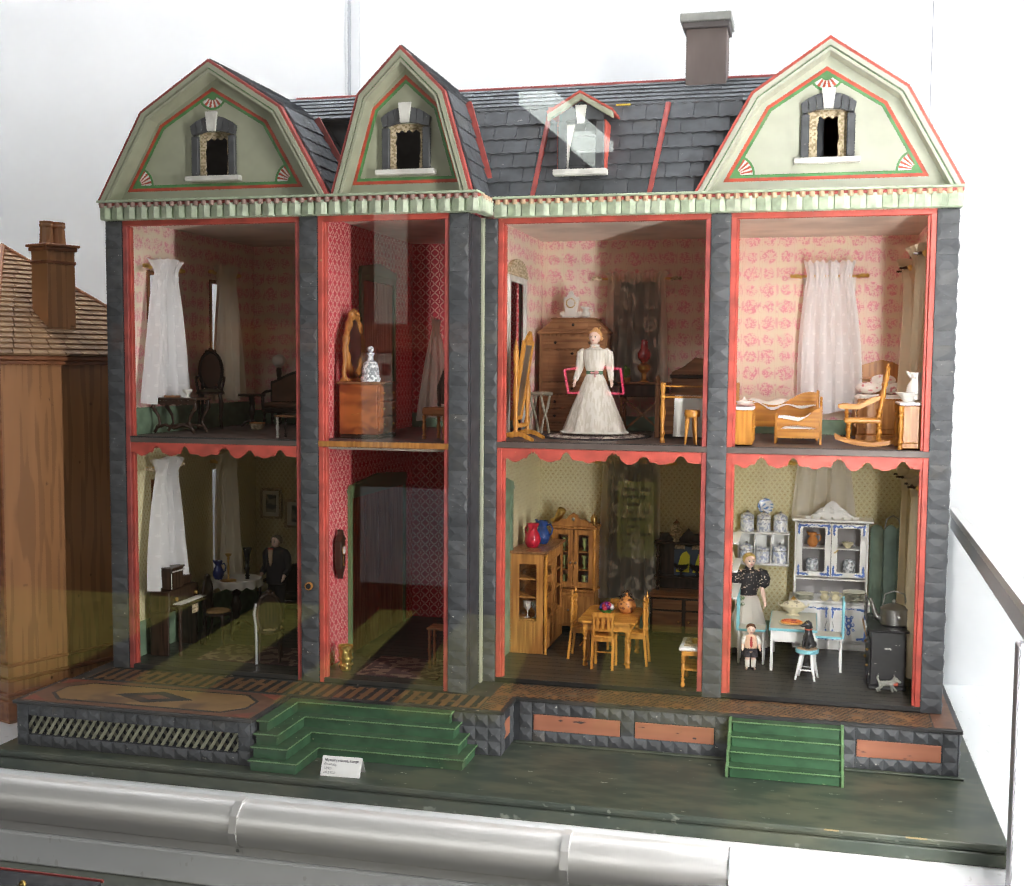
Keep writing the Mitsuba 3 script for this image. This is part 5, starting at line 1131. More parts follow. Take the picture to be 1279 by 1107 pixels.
part(t, 'shelf', bx(-.054, .054, .004, .0295, .0950, .0980, .0006), 'wood_dark')
part(t, 'cornice', bx(-.055, .055, .006, .0355, .1505, .1545, .001), 'wood_dark')
part(t, 'crest', prism_y(Polygon([(-.045, .1547), (.045, .1547), (.030, .163), (.010, .165), (0, .176), (-.010, .165), (-.030, .163)]), .022, .026), 'wood_dark')
yel = mat('card_yellow', (.85, .80, .05), .5); navy = mat('card_navy', (.05, .08, .13), .4)
t = thing('picture', 'blue panel with two bright yellow shapes on the dark sideboard', 'picture', (-.1800, .3480, G + .0983))
part(t, 'panel', prism_y(sbox(-.028, .0003, .030, .048), -.0016, .0), navy)
for x, w in ((-.0150, .013), (.0130, .0140)):
    part(t, 'disc', prism_y(Point(x - .004, .046).buffer(.0085, 16).intersection(sbox(-1, .044, 1, 1)), -.0026, -.0018), 'lace_beige')
    part(t, 'yellow_shape', prism_y(Polygon([(x - w * .8, .006), (x + w * .9, .006), (x + w * .95, .034), (x + w * .5, .041), (x - w * .1, .036)]), -.0030, -.0018), yel)
for x, lab in ((-.1960, 'left black footed bowl before the blue and yellow panel'), (-.1705, 'right black footed bowl before the blue and yellow panel')):
    single('footed_bowl', lathe([(0, 0), (.007, 0), (.002, .003), (.002, .008), (.010, .014), (.0125, .021), (.0118, .021), (.002, .010), (0, .010)], 24), 'iron_black', lab, 'bowl', (x, .3405, G + .0983), 0, 40)
t = thing('china_urn', 'dim round china urn on top of the dark sideboard', 'urn', (-.2050, .344, G + .1547))
part(t, 'urn_body', lathe([(0, 0), (.006, 0), (.004, .004), (.011, .012), (.011, .020), (.005, .027), (.006, .030), (0, .030)], 24), 'lace_beige', smooth=40)
part(t, 'lid', lathe([(0, .0302), (.006, .0302), (.002, .034), (0, .037)], 16), 'wood_brown', smooth=40)
t = thing('tea_trolley', 'golden tea trolley with a white top at the right of the dining room', 'trolley', (-.1380, .044, G))
part(t, 'tabletop', bx(-.0260, .0260, -.034, .034, .0520, .0570, .0012), 'enamel_white')
part(t, 'drawer', bx(-.0225, .0225, -.031, .031, .0450, .0518, .0006), 'wood_gold_x')
part(t, 'shelf', bx(-.0220, .0220, -.030, .030, .0240, .0265, .0006), 'wood_gold_x')
for sx in (-1, 1):
    for sy in (-1, 1):
        part(t, 'leg', cc(turned(.0046, .0449, .0030, c=(sx * .0205, sy * .0275)), ball((sx * .0205, sy * .0275, .0034), .0032)), 'wood_gold', smooth=35)
for i in range(5): part(t, 'spindle', bx(-.0215, -.0205, -.024 + i * .012 - .0005, -.024 + i * .012 + .0005, .0267, .0448, 0), 'wood_gold')
single('table_mat', prism_z(sbox(-.020, -.024, .020, .024), 0, .0012), 'lace_beige', 'grey cloth on the white top of the tea trolley', 'cloth', (-.1380, .044, G + .0572), 0)
single('small_cup', lathe([(0, 0), (.004, 0), (.0055, .006), (.0048, .006), (0, .001)], 16), 'gold', 'small gilt cup on the tea trolley', 'cup', (-.1440, .036, G + .0585), 0, 40)

# ================================================================ room 4, upper (nursery bedroom)
curtain('white dotted curtain hanging at the back window of the upper right bedroom', '', curtain_mesh(.068, .100, .236, 4, .016, 41, head=.026, lean=.004, bow=.008), 'sheer_dot', (.0255, .340, .6120), 0, .100, rod_z=-.0225)
part(H, 'window_frame', prism_y(sbox(-.014, .405, .066, .590).difference(sbox(-.008, .411, .060, .584)), BACK - .0030, BACK - .0002), 'white_paint')
curtain('cream plain curtain on the right wall of the upper right bedroom, nearer the back', '', curtain_mesh(.070, .088, .235, 3, .016, 42), 'sheer_old', (XD - .026, .270, .604), 90, .085, rodmat='wood_dark')
curtain('cream plain curtain on the right wall of the upper right bedroom, nearer the front', '', curtain_mesh(.066, .086, .240, 3, .018, 43), 'sheer_old', (XD - .020, .105, .610), 90, .085, rodmat='wood_dark')
t = thing('night_stand', 'golden bedside cupboard at the left front of the upper right bedroom', 'cupboard', (-.0905, .052, U))
part(t, 'case', bx(-.0170, .0170, -.0280, .0280, .0020, .0485, .0006), 'wood_gold')
part(t, 'tabletop', bx(-.0190, .0185, -.0300, .0300, .0487, .0530, .0010), 'enamel_white')
part(t, 'door', bx(.0172, .0188, -.0250, .0250, .0060, .0440, .0006), 'wood_gold'); part(t, 'knob', ball((.0200, -.016, .026), .0017), 'brass', smooth=True)
t = thing('night_bowl', 'white bowl on a pink rimmed dish on the bedside cupboard', 'bowl', (-.0860, .050, U + .0532))
part(t, 'dish', lathe([(0, 0), (.008, 0), (.0145, .002), (.0140, .0026), (.008, .0008), (0, .0008)], 24), mat('china_pink', (.75, .52, .48), .3), smooth=35)
part(t, 'bowl', lathe([(0, .0010), (.0070, .0010), (.0105, .005), (.0115, .0068), (.0050, .0078), (.0018, .010), (.0016, .013), (0, .014)], 24), 'porcelain', smooth=35)
t = thing('single_bed', 'golden bed with a white cover behind the little cradle', 'bed', (-.0520, .2250, U))
def ogee(x0, x1, zl, zr, zb): return Polygon([(x0, zb), (x1, zb)] + [(x1 - (x1 - x0) * i / 24, zr + (zl - zr) * (.5 - .5 * math.cos(math.pi * min(1, i / 12))) + .0035 * math.sin(i / 24 * 6.28 * 1.4)) for i in range(25)])
part(t, 'side_board', prism_y(ogee(-.052, .062, .055, .070, .020), -.0420, -.0390), 'wood_gold_x')
part(t, 'headboard', cc(bx(-.0560, -.0522, -.042, .042, .0003, .083, .0008)), 'wood_gold')
part(t, 'head_finial', prism_x(Polygon([(-.041, .0832), (-.032, .0832), (-.0355, .108), (-.0375, .108)]), -.0556, -.0526), 'wood_brown')
part(t, 'footboard', bx(.0622, .0660, -.042, .042, .0003, .073, .0008), 'wood_gold')
def cover_mesh():
    V, F, n, m = [], [], 30, 16
    for j in range(m + 1):
        for i in range(n + 1):
            x = -.051 + .112 * i / n; y = -.0440 + .082 * j / m
            z = .0565 + .002 * math.sin(x * 160) + .0012 * math.sin(x * 90 + y * 200)
            if j == 0: z -= .0075 + .0045 * math.sin(i * .55) 
            V.append((x, y, z))
    for j in range(m):
        for i in range(n):
            a = j * (n + 1) + i; F += [[a, a + 1, a + n + 2], [a, a + n + 2, a + n + 1]]
    return trimesh.Trimesh(V, F, process=False)
part(t, 'mattress', bx(-.0515, .0615, -.0380, .0400, .030, .0520, .002), 'cloth_white')
part(t, 'bed_cover', cover_mesh(), 'cloth_white', smooth=True)
t = thing('cradle', 'little golden cradle with wavy sides before the white covered bed', 'cradle', (-.0140, .1180, U))
sd = Polygon([(-.0285, .0085), (.0285, .0085), (.0285, .0500), (.0230, .0490), (.0170, .0435), (.0100, .0380), (.0, .0365), (-.0100, .0385), (-.0190, .0395), (-.0285, .0390)])
slot = Polygon([(-.0240, .0215), (.0220, .0215), (.0240, .0228), (.0, .0262), (-.0180, .0252)])
part(t, 'side_board', prism_y(sd.difference(slot), -.0230, -.0205), 'wood_gold_x'); part(t, 'side_board', prism_y(sd, .0205, .0230), 'wood_gold_x')
part(t, 'headboard', prism_x(Polygon([(-.0232, .0003), (.0232, .0003), (.0232, .054), (0, .066), (-.0232, .054)]), .0287, .0320), 'wood_gold')
part(t, 'footboard', bx(-.0320, -.0287, -.0232, .0232, .0003, .0420, .0008), 'wood_gold')
part(t, 'mattress', bx(-.0280, .0280, -.0200, .0200, .0140, .0262, .003), 'cloth_white')
part(t, 'sheet', prism_y(Polygon([(-.0270, .0395), (-.0190, .0400), (-.0100, .0390), (0, .0370), (.0100, .0385), (.0160, .0440), (.0120, .0395), (.0, .0325), (-.0120, .0350), (-.0270, .0370)]).buffer(.0004), -.0238, -.0232), 'cloth_white')
t = thing('rocking_chair', 'golden rocking chair with turned posts and curved arms', 'chair', (.0770, .0950, U))
rk = lambda x: .0020 + 4.6 * (x - .004) ** 2
RX = np.linspace(-.042, .044, 19)
rocker = Polygon([(x, rk(x) - .0017) for x in RX] + [(x, rk(x) + .0042) for x in RX[::-1]])
for sy in (-1, 1):
    y = sy * .0185
    part(t, 'rocker', prism_y(rocker, y - .0020, y + .0020), 'wood_gold_x')
    part(t, 'leg', turned(rk(-.024) + .0042, .0318, .0034, c=(-.024, y)), 'wood_gold', smooth=35)
    part(t, 'leg', turned(rk(.016) + .0042, .0318, .0034, c=(.016, y)), 'wood_gold', smooth=35)
    bp = turned(.0385, .0995, .0036, c=(.0145, y)); tip = lathe([(0, .0995), (.0030, .1000), (.0018, .104), (.0030, .107), (0, .1105)], 12, (.0145, y, 0))
    part(t, 'back_post', rotm(cc(bp, tip), 9, [0, 1, 0], (.0145, 0, .038)), 'wood_gold', smooth=35)
    arm = Polygon([(-.0380, .0560), (-.0385, .0520), (-.0300, .0505), (-.0120, .0505), (.0, .0560), (.0150, .0640), (.0160, .0690), (.0060, .0660), (-.0060, .0590), (-.0160, .0565), (-.0300, .0580)])
    part(t, 'arm', prism_y(arm, y - .0030, y + .0030), 'wood_gold_x')
    part(t, 'arm_support', turned(.0385, .0508, .0026, c=(-.0270, y)), 'wood_gold', smooth=35)
part(t, 'seat', bx(-.0300, .0180, -.0210, .0210, .0320, .0383, .0015), 'wood_gold_x')
sp = prism_x(Polygon([(-.0070, .042), (.0070, .042), (.0040, .055), (.0075, .066), (.0030, .080), (.0110, .090), (.0060, .100), (.0, .114), (-.0060, .100), (-.0110, .090), (-.0030, .080), (-.0075, .066), (-.0040, .055)]), .0130, .0152)
part(t, 'splat', rotm(sp, 9, [0, 1, 0], (.0145, 0, .038)), 'wood_gold')
part(t, 'back_rail', rotm(bx(.0128, .0156, -.0160, .0160, .0860, .0915, .0006), 9, [0, 1, 0], (.0145, 0, .038)), 'wood_gold')
t = thing('double_bed', 'oak bed with floral pillows in the right back corner', 'bed', (.1060, .2830, U))
part(t, 'headboard', prism_y(Polygon([(-.040, .0003), (.038, .0003), (.038, .106), (.020, .116), (0, .120), (-.022, .113), (-.040, .108)]), .070, .0745), 'wood_oak')
part(t, 'head_rail', bx(-.0425, .0405, .0660, .0698, .0880, .0930, .001), 'wood_oak')
part(t, 'footboard', bx(-.038, .037, -.075, -.0705, .010, .062, .0012), 'wood_oak', label='panelled oak foot end of the bed')
part(t, 'foot_panel', bx(-.030, .029, -.0768, -.0752, .018, .055, .0008), 'wood_oak')
part(t, 'foot_rail', bx(-.0395, .0385, -.0775, -.0690, .0003, .0095, .001), 'wood_oak')
for s, a in ((-1, -.040), (1, .0385)): part(t, 'side_rail', bx(a - .0015, a + .0015, -.070, .0655, .020, .050, .0006), 'wood_oak')
flor = mat('floral', lambda p, n, uv: mix((.82, .79, .74), (.62, .22, .25), smoothstep(.66, .74, noise(p.x * 240, p.y * 240, p.z * 240))), .85)
part(t, 'mattress', bx(-.0380, .0365, -.0700, .0655, .030, .066, .004), 'cloth_white')
for x, z in ((-.018, .076), (.018, .076), (.004, .088)): part(t, 'pillow', ball((x, .040 if z < .08 else .050, z), 1, .019, .014, .0090, 3), flor, smooth=True)
t = thing('washstand', 'oak washstand with a white top at the right front of the bedroom', 'washstand', (.1290, .062, U), 0)
part(t, 'case', bx(-.0100, .0140, -.0400, .0400, .0090, .0578, .0008), 'wood_oak')
part(t, 'tabletop', bx(-.0150, .0150, -.0430, .0430, .0580, .0620, .0012), 'enamel_white')
for sy in (-1, 1): part(t, 'corner_post', turned(.0003, .0579, .0038, c=(-.0125, sy * .0375)), 'wood_gold', smooth=35)
part(t, 'skirting', bx(-.0110, .0145, -.0390, .0390, .0020, .0088, .0006), 'wood_oak')
t = thing('wash_basin', 'white china wash basin on the oak washstand', 'basin', (.1270, .046, U + .0622))
part(t, 'basin', lathe([(0, .0), (.0070, .0), (.0080, .002), (.0130, .008), (.0175, .0115), (.0172, .0124), (.0120, .0090), (.0065, .0030), (0, .0025)], 32), 'porcelain', smooth=40)
w_ = pitcher('wash_jug', 'white china water jug standing in the wash basin', 'jug', 'porcelain', (.1350, .046, U + .0622 + .0028), .036, .0120, 8)
part(w_, 'pink_line', ring(0, 0, .0075, .0113, .0005), 'china_pink', smooth=True)
# ================================================================ room 4, lower (kitchen)
cg = curtain('grey gauze curtain behind the kitchen dresser', '', curtain_mesh(.080, .100, .095, 4, .008, 51, head=.010), 'sheer_grey', (.0250, .350, .3010), 0, .104, rod_z=-.006)
curtain('tall cream curtain on the kitchen right wall, nearer the back', '', curtain_mesh(.056, .078, .266, 3, .014, 52), 'sheer_old', (XD - .022, .250, .300), 90, .075, rodmat='wood_dark')
curtain('tall cream curtain on the kitchen right wall, nearer the front', '', curtain_mesh(.056, .072, .275, 3, .015, 53), 'sheer_old', (XD - .017, .112, .298), 90, .075, rodmat='wood_dark')
blue_dec = lambda cx, cz: None
def delft(p, n, uv):
    a = fbm(p.x * 210, p.y * 80, p.z * 210, 2)
    return mix((.80, .81, .82), (.10, .19, .50), smoothstep(.56, .62, a))
mat('delft', delft, .25, clearcoat=.4)
mat('delft_light', lambda p, n, uv: mix((.76, .77, .78), (.20, .27, .48), smoothstep(.50, .60, fbm(p.x * 420, p.y * 420, p.z * 300, 2)) * .75), .22, clearcoat=.5)
t = thing('kitchen_dresser', 'white kitchen dresser painted with blue flowers, two glazed doors', 'dresser', (.0395, .3310, G))
W = .0600
part(t, 'lower_case', bx(-W, W, -.0310, .0330, .0120, .0730, .0008), 'enamel_white')
part(t, 'plinth', cc(bx(-W + .004, W - .004, -.0280, .0320, .0003, .0118, .0006)), 'enamel_white')
part(t, 'counter', bx(-W - .0025, W + .0025, -.0345, .0335, .0732, .0775, .001), 'enamel_white')
ORN = [(0, 0, .0040, .0060), (0, .009, .0050, .0045), (0, -.010, .0030, .0045), (-.006, .002, .0030, .0028), (.006, .002, .0030, .0028), (-.0045, .014, .0024, .0024), (.0045, .014, .0024, .0024), (-.0070, -.006, .0022, .0022), (.0070, -.006, .0022, .0022)]
def ell(x, z, a, b): return affinity.scale(Point(x, z).buffer(1, 8), a, b)
def garland(x0, x1, z0, z1, rnd, parts=(1, 1, 1, 1)):
    g = []
    for cx_, cz_ in ((x0, z0), (x1, z0), (x0, z1), (x1, z1)):
        for i in range(11):
            t_ = i / 11; d_ = .0095 * (1 - t_) * rnd.uniform(.6, 1.1)
            sx_ = 1 if cx_ == x0 else -1; sz_ = 1 if cz_ == z0 else -1
            g.append(ell(cx_ + sx_ * .0150 * t_ * rnd.uniform(.8, 1.1), cz_ + sz_ * rnd.uniform(0, .0026), .0020, .0012)); g.append(ell(cx_ + sx_ * rnd.uniform(0, .0018), cz_ + sz_ * .0150 * t_, .0012, .0020))
    for i in range(5): g.append(ell((x0 + x1) / 2 + (i - 2) * .0034, z1 - .0006 + .0008 * (i % 2), .0018, .0008))
    return unary_union(g)
bl_paint = mat('blue_paint', (.085, .16, .46), .3)
gr_ = random.Random(5)
for s in (-1, 1):
    x0, x1 = (.0008, W - .003) if s > 0 else (-W + .003, -.0008)
    d = part(t, 'door', bx(x0, x1, -.0333, -.0312, .0155, .0700, .0007), 'enamel_white')
    part(d, 'painted_flowers', prism_y(unary_union([garland(x0 + .003, x1 - .003, .0185, .0670, gr_)] + [ell((x0 + x1) / 2 + a, .040 + b, c_, d_).difference(ell((x0 + x1) / 2 + a, .040 + b, c_ * .45, d_ * .45)) for a, b, c_, d_ in ORN]), -.0336, -.0334), bl_paint, label='blue painted flower ornament', kind='stuff')
    part(d, 'handle', bar((x0 + .006 if s > 0 else x1 - .006, -.0348, .036), (x0 + .003 if s > 0 else x1 - .003, -.0348, .047), .0014, .0014), 'steel')
    x0, x1 = (.0006, W - .0075) if s > 0 else (-W + .0075, -.0006)
    wx0, wx1 = x0 + .0085, x1 - .0090
    hole = sbox(wx0 + .003, .1225, wx1 - .003, .1865).buffer(.003)
    d = part(t, 'glazed_door', prism_y(sbox(x0, .1120, x1, .1960).difference(hole), -.0110, -.0085), 'enamel_white')
    part(d, 'painted_flowers', prism_y(garland(x0 + .0025, x1 - .0025, .1145, .1935, gr_).difference(hole.buffer(.0006)), -.0113, -.0111), bl_paint, label='blue painted garlands round the pane', kind='stuff')
    part(d, 'pane', pane(wx0, wx1, .1195, .1895, -.0095), gl)
    part(t, 'side', bx(s * (W - .0055) - .0016, s * (W - .0055) + .0016, -.0110, .0325, .0777, .1985, .0004), 'enamel_white')
part(t, 'door_handle', bar((.0045, -.0135, .150), (.0105, -.0135, .1555), .0016, .0016), 'brass')
part(t, 'back', bx(-W + .0072, W - .0072, .0300, .0325, .0777, .1985, 0), mat('dresser_inside', (.34, .33, .34), .6))  # grey back board, with some of the inner shade put into its colour
for z, y0 in ((.1065, -.0105), (.1545, -.0060)): part(t, 'shelf', bx(-W + .0072, W - .0072, y0, .0298, z, z + .0022, .0004), 'enamel_white')
part(t, 'cornice', bx(-W - .0010, W + .0030, -.0150, .0335, .1987, .2030, .001), 'enamel_white')
cr = [(-.040, .2032), (.040, .2032), (.041, .2080), (.034, .2070), (.028, .2115), (.020, .2185), (.012, .2225), (.007, .2290), (0, .2330), (-.007, .2290), (-.012, .2225), (-.020, .2185), (-.028, .2115), (-.034, .2070), (-.041, .2080)]
part(t, 'crest', prism_y(Polygon(cr).difference(unary_union([Point(a, b).buffer(.0019) for a, b in ((-.030, .2052), (-.016, .2052), (0, .2052), (.016, .2052), (.030, .2052))])), -.0120, -.0085), 'enamel_white')
part(t, 'carving', cc(*[ball((a, -.0122, b), .0030, 1.4, .5, 1, 1) for a, b in ((-.020, .213), (-.012, .2165), (0, .222), (.012, .2165), (.020, .213), (0, .214), (-.027, .209), (.027, .209))]), 'enamel_white', smooth=True)
def stack(label, loc, r, n, m, group=None):
    k = thing('plate_stack', label, 'plates', loc, 0, group)
    for i in range(n): part(k, 'plate', lathe([(0, .0002), (r * .62, .0002), (r, .0024), (r, .0030), (r * .6, .0010), (0, .0010)], 26), m, smooth=35, local=T4().translate([rng.uniform(-.0006, .0006), 0, i * .0021]))
    return k
cream_c = mat('china_cream', (.72, .66, .46), .3, clearcoat=.4); rim_c = mat('china_grey', (.66, .66, .56), .3, clearcoat=.4)
stack('small stack of cream plates at the left of the dresser counter', (.0000, .3060, G + .0777), .0150, 4, rim_c)
stack('taller stack of cream plates at the right of the dresser counter', (.0770, .3060, G + .0777), .0185, 7, rim_c)
for x, lab in ((.0310, 'yellow pot with a wide rim left of the other, on the dresser counter'), (.0480, 'small yellow pot beside the taller stack of plates on the dresser counter')):
    pitcher('yellow_pot', lab, 'pot', cream_c, (x, .3050, G + .0777), .0135, .0068)
pitcher('orange_jug', 'orange jug behind the left glazed door of the kitchen dresser', 'jug', mat('china_orange', (.55, .22, .06), .3), (.0110, .3400, G + .1569), .022, .0085)
for x, z, lab in ((.0110, .1089, 'round pale dish on the lower shelf behind the left glazed dresser door'), (.0680, .1089, 'round pale dish on the lower shelf behind the right glazed dresser door')):
    plate('china_dish', lab, rim_c, (x, .3380, G + z), .0130)
    single('glass_jar', lathe([(0, 0), (.008, 0), (.0095, .006), (.0095, .020), (.007, .024), (0, .024)], 20), cut, lab.replace('round pale dish on', 'cut glass jar above the dish on'), 'jar', (x, .3420, G + z + .0040), 0, 40)
single('small_bowl', lathe([(0, 0), (.004, 0), (.0085, .006), (.0092, .0085), (.0084, .0085), (.003, .001), (0, .001)], 20), cream_c, 'small cream bowl behind the right glazed door of the kitchen dresser', 'bowl', (.0650, .3380, G + .1569), 0, 40)
t = thing('wall_shelf', 'white two tier wall shelf holding the kitchen canisters', 'shelf', (-.0660, .3660, 0))
for z in (.1300, .1805): part(t, 'board', bx(-.0410, .0420, -.0330, -.0003, z, z + .0030, .0006), 'enamel_white')
part(t, 'back', bx(-.0400, .0410, -.0014, -.0002, .1332, .1803, 0), 'enamel_white')
for x in (-.0390, -.0130, .0130, .0400): part(t, 'divider', bx(x - .0008, x + .0008, -.0300, -.0016, .1332, .1803, 0), 'enamel_white')
def canister(label, loc, lid=True):
    k = thing('canister', label, 'canister', loc, rng.uniform(0, 90))
    part(k, 'jar', lathe([(0, 0), (.0103, 0), (.0110, .0012), (.0110, .0225), (.0103, .0240), (.0085, .0240), (.0085, .018), (0, .018)], 26), 'delft_light', smooth=35)
    part(k, 'band', ring(0, 0, .0200, .0111, .0006), 'pewter', smooth=True)
    if lid:
        part(k, 'lid', lathe([(0, .0242), (.0108, .0242), (.0100, .0262), (.0050, .0292), (0, .0300)], 24), 'delft_light', smooth=35)
        part(k, 'knob', ball((0, 0, .0315), .0020), 'pewter', smooth=True)
for tier, z in (('upper', .1837), ('lower', .1332)):
    for i, pos in enumerate(('left', 'middle', 'right')):
        lid = not (tier == 'lower' and i == 1)
        canister(f'{pos} blue specked canister on the {tier} tier of the wall shelf' + ('' if lid else ', no lid'), (-.0920 + i * .0262, .3480, z), lid)
pm = rotm(lathe([(0, .0006), (.0080, .0006), (.0125, .0024), (.0125, .0032), (.0080, .0016), (0, .0016)], 30), 78, [1, 0, 0])
def pl_fn(p, n, uv):
    r = dr.sqrt(dr.square(p.x + .0640) + dr.square(p.z - .2225))
    return mix((.80, .82, .84), (.12, .25, .60), smoothstep(.45, .60, noise(p.x * 420, 0.0, p.z * 420)) * smoothstep(.0, .003, dr.abs(r - .0065)))
single('blue_plate', pm, mat('plate_blue', pl_fn, .2, clearcoat=.5), 'blue and white plate standing upright above the upper canisters', 'plate', (-.0640, .3620, .2225), 0, 40)
t = thing('folding_screen', 'grey green folding screen with three panels beside the kitchen dresser', 'screen', (.1270, .3150, G))
scr = mat('screen_green', paint((.15, .205, .165), (.08, .10, .08), .4, 40), .5)
pts = [(-.0290, .012), (-.0100, -.004), (.0100, .012), (.0280, -.002)]
for (ax, ay), (bx_, by) in zip(pts[:-1], pts[1:]):
    a = math.degrees(math.atan2(by - ay, bx_ - ax)); w = math.hypot(bx_ - ax, by - ay)
    q = part(t, 'panel', prism_y(Polygon([(.0004, .0004), (w - .0004, .0004), (w - .0004, .190), (w * .75, .196), (w * .5, .198), (w * .25, .196), (.0004, .190)]), -.0010, .0010), scr, local=T4().translate([ax, ay, 0]).rotate([0, 0, 1], a))
    part(q, 'batten', bx(.0012, w - .0012, -.0018, -.0011, .096, .099, 0), scr, local=T4().translate([ax, ay, 0]).rotate([0, 0, 1], a))
single('wire_hoop', tube([(-.012, 0, 0), (-.009, 0, .014), (0, 0, .020), (.009, 0, .014), (.012, 0, 0)], .0010), 'pewter', 'bent wire handle hooked over the top of the folding screen', 'hoop', (.1300, .3140, G + .1935), 0, True)
t = thing('kitchen_table', 'white kitchen table with a pale blue rim', 'table', (-.0140, .2050, G))
part(t, 'tabletop', bx(-.0330, .0330, -.0640, .0640, .0605, .0638, .0008), mat('table_top', (.50, .49, .42), .35))
part(t, 'blue_rim', prism_z(sbox(-.0340, -.0650, .0340, .0650).difference(sbox(-.0331, -.0641, .0331, .0641)), .0600, .0636), 'enamel_blue')
part(t, 'apron', bx(-.0300, .0300, -.0610, .0610, .0430, .0603, .0006), 'enamel_white')
for sx in (-1, 1):
    for sy in (-1, 1): part(t, 'leg', bx(sx * .0295 - .0021, sx * .0295 + .0021, sy * .0600 - .0021, sy * .0600 + .0021, .0003, .0600, .0005), 'enamel_white')
def kchair(label, loc, rz):
    k = thing('kitchen_chair', label, 'chair', loc, rz)
    part(k, 'seat', bx(-.0200, .0190, -.0180, .0180, .0500, .0530, .0007), 'table_top')
    part(k, 'seat_rim', prism_z(sbox(-.0208, -.0188, .0190, .0188).difference(sbox(-.0201, -.0181, .0191, .0181)), .0495, .0528), 'enamel_blue')
    for sy in (-1, 1):
        part(k, 'leg', bx(-.0195, -.0160, sy * .0160 - .0018, sy * .0160 + .0018, .0003, .0494, .0004), 'enamel_white')
        part(k, 'leg', bx(.0165, .0200, sy * .0160 - .0018, sy * .0160 + .0018, .0003, .0494, .0004), 'enamel_white')
        part(k, 'back_post', bx(.0192, .0225, sy * .0160 - .0018, sy * .0160 + .0018, .0496, .1060, .0005), 'enamel_blue')
    part(k, 'top_rail', bx(.0195, .0222, -.0140, .0140, .0940, .1050, .0005), 'enamel_blue')
    part(k, 'lower_rail', bx(.0198, .0219, -.0140, .0140, .0690, .0750, .0005), 'enamel_blue')
    return k
kchair('white and blue kitchen chair at the right of the kitchen table', (.0355, .1740, G), 0)
kchair('white and blue kitchen chair behind the boy doll, left of the table', (-.0740, .1930, G), 180)
t = thing('tureen', 'cream lidded tureen with two handles on the kitchen table', 'tureen', (-.0150, .2420, G + .0640))
tur = mat('china_tureen', lambda p, n, uv: mix((.72, .66, .48), (.38, .34, .26), smoothstep(.6, .7, noise(p.x * 300, p.y * 300, p.z * 300)) * smoothstep(.086, .088, p.z)), .3, clearcoat=.4)
part(t, 'bowl', lathe([(0, 0), (.0100, 0), (.0060, .003), (.0150, .009), (.0185, .014), (.0175, .0145), (0, .0140)], 30, sx=1.0, sy=.75), tur, smooth=40)
part(t, 'lid', lathe([(0, .0147), (.0175, .0147), (.0150, .0185), (.0070, .0225), (0, .0235)], 30, sx=1.0, sy=.75), tur, smooth=40)
part(t, 'knob', cc(ball((0, 0, .0255), .0024), tube([(-.004, 0, .0240), (0, 0, .0285), (.004, 0, .0240)], .0008)), 'brass', smooth=True)
for s in (-1, 1): part(t, 'handle', tube([(s * .0165, 0, .0125), (s * .0215, 0, .0150), (s * .0225, 0, .0190)], .0014), tur, smooth=True)
t = thing('pizza', 'round orange flan on a pale plate at the front of the kitchen table', 'food', (-.0165, .1760, G + .0640))
part(t, 'plate', lathe([(0, .0002), (.013, .0002), (.0185, .0016), (.0184, .0024), (.013, .0012), (0, .0012)], 30), 'china_cream', smooth=35)
part(t, 'crust', lathe([(0, .0014), (.0150, .0014), (.0162, .0030), (.0150, .0046), (.0140, .0040), (0, .0040)], 30), mat('crust', (.70, .30, .08), .5), smooth=35)
part(t, 'filling', lathe([(0, .0040), (.0138, .0040), (.0130, .0046), (0, .0048)], 30), mat('filling', lambda p, n, uv: mix((.75, .16, .02), (.45, .02, .02), smoothstep(.5, .6, noise(p.x * 260, p.y * 260, 0.0))), .35), smooth=35)
t = thing('round_stool', 'white round stool with a blue rim at the front of the kitchen', 'stool', (.0065, .1080, G))
part(t, 'seat', lathe([(0, .0390), (.0150, .0390), (.0150, .0440), (0, .0440)], 28), mat('stool_top', (.52, .36, .22), .5))
part(t, 'blue_rim', lathe([(.0151, .0385), (.0160, .0388), (.0163, .0415), (.0160, .0443), (.0151, .0446)], 28), 'enamel_blue', smooth=40)
for a in (35, 125, 215, 305):
    ca, sa = math.cos(math.radians(a)), math.sin(math.radians(a))
    part(t, 'leg', tube([(.0095 * ca, .0095 * sa, .0389), (.0130 * ca, .0130 * sa, .022), (.0190 * ca, .0190 * sa, .0008)], [.0022, .0026, .0014]), 'enamel_white', smooth=True)
    b = a + 90; cb, sb = math.cos(math.radians(b)), math.sin(math.radians(b))
    part(t, 'stretcher', tube([(.0150 * ca, .0150 * sa, .015), (.0150 * cb, .0150 * sb, .015)], .0012), 'enamel_white', smooth=True)
t = thing('stove', 'black iron kitchen stove flecked with white at the right front', 'stove', (.1140, .1350, G))
part(t, 'stove_body', bx(-.0230, .0230, -.0580, .0580, .0060, .0800, .0010), 'iron_black')
part(t, 'hob', bx(-.0280, .0265, -.0620, .0600, .0802, .0830, .0010), 'iron_black')
part(t, 'base', bx(-.0245, .0240, -.0590, .0590, .0003, .0058, .0006), 'iron_black')
for y in (-.030, .025):
    d = part(t, 'oven_door', bx(-.0255, -.0232, y - .022, y + .022, .016, .064, .0008), 'iron_black')
    part(d, 'knob', cc(ball((-.0275, y - .014, .052), .0020), ball((-.0275, y - .014, .030), .0020)), 'brass', smooth=True)
part(t, 'hob_rail', tube([(-.0300, -.060, .074), (-.0300, .055, .074)], .0010), 'brass', smooth=True)
part(t, 'back_flap', bx(-.0280, -.0262, .0, .058, .0832, .1130, .0006), 'iron_black')
t = thing('kettle', 'grey metal kettle with a long spout on the black stove', 'kettle', (.1220, .1160, G + .0832))
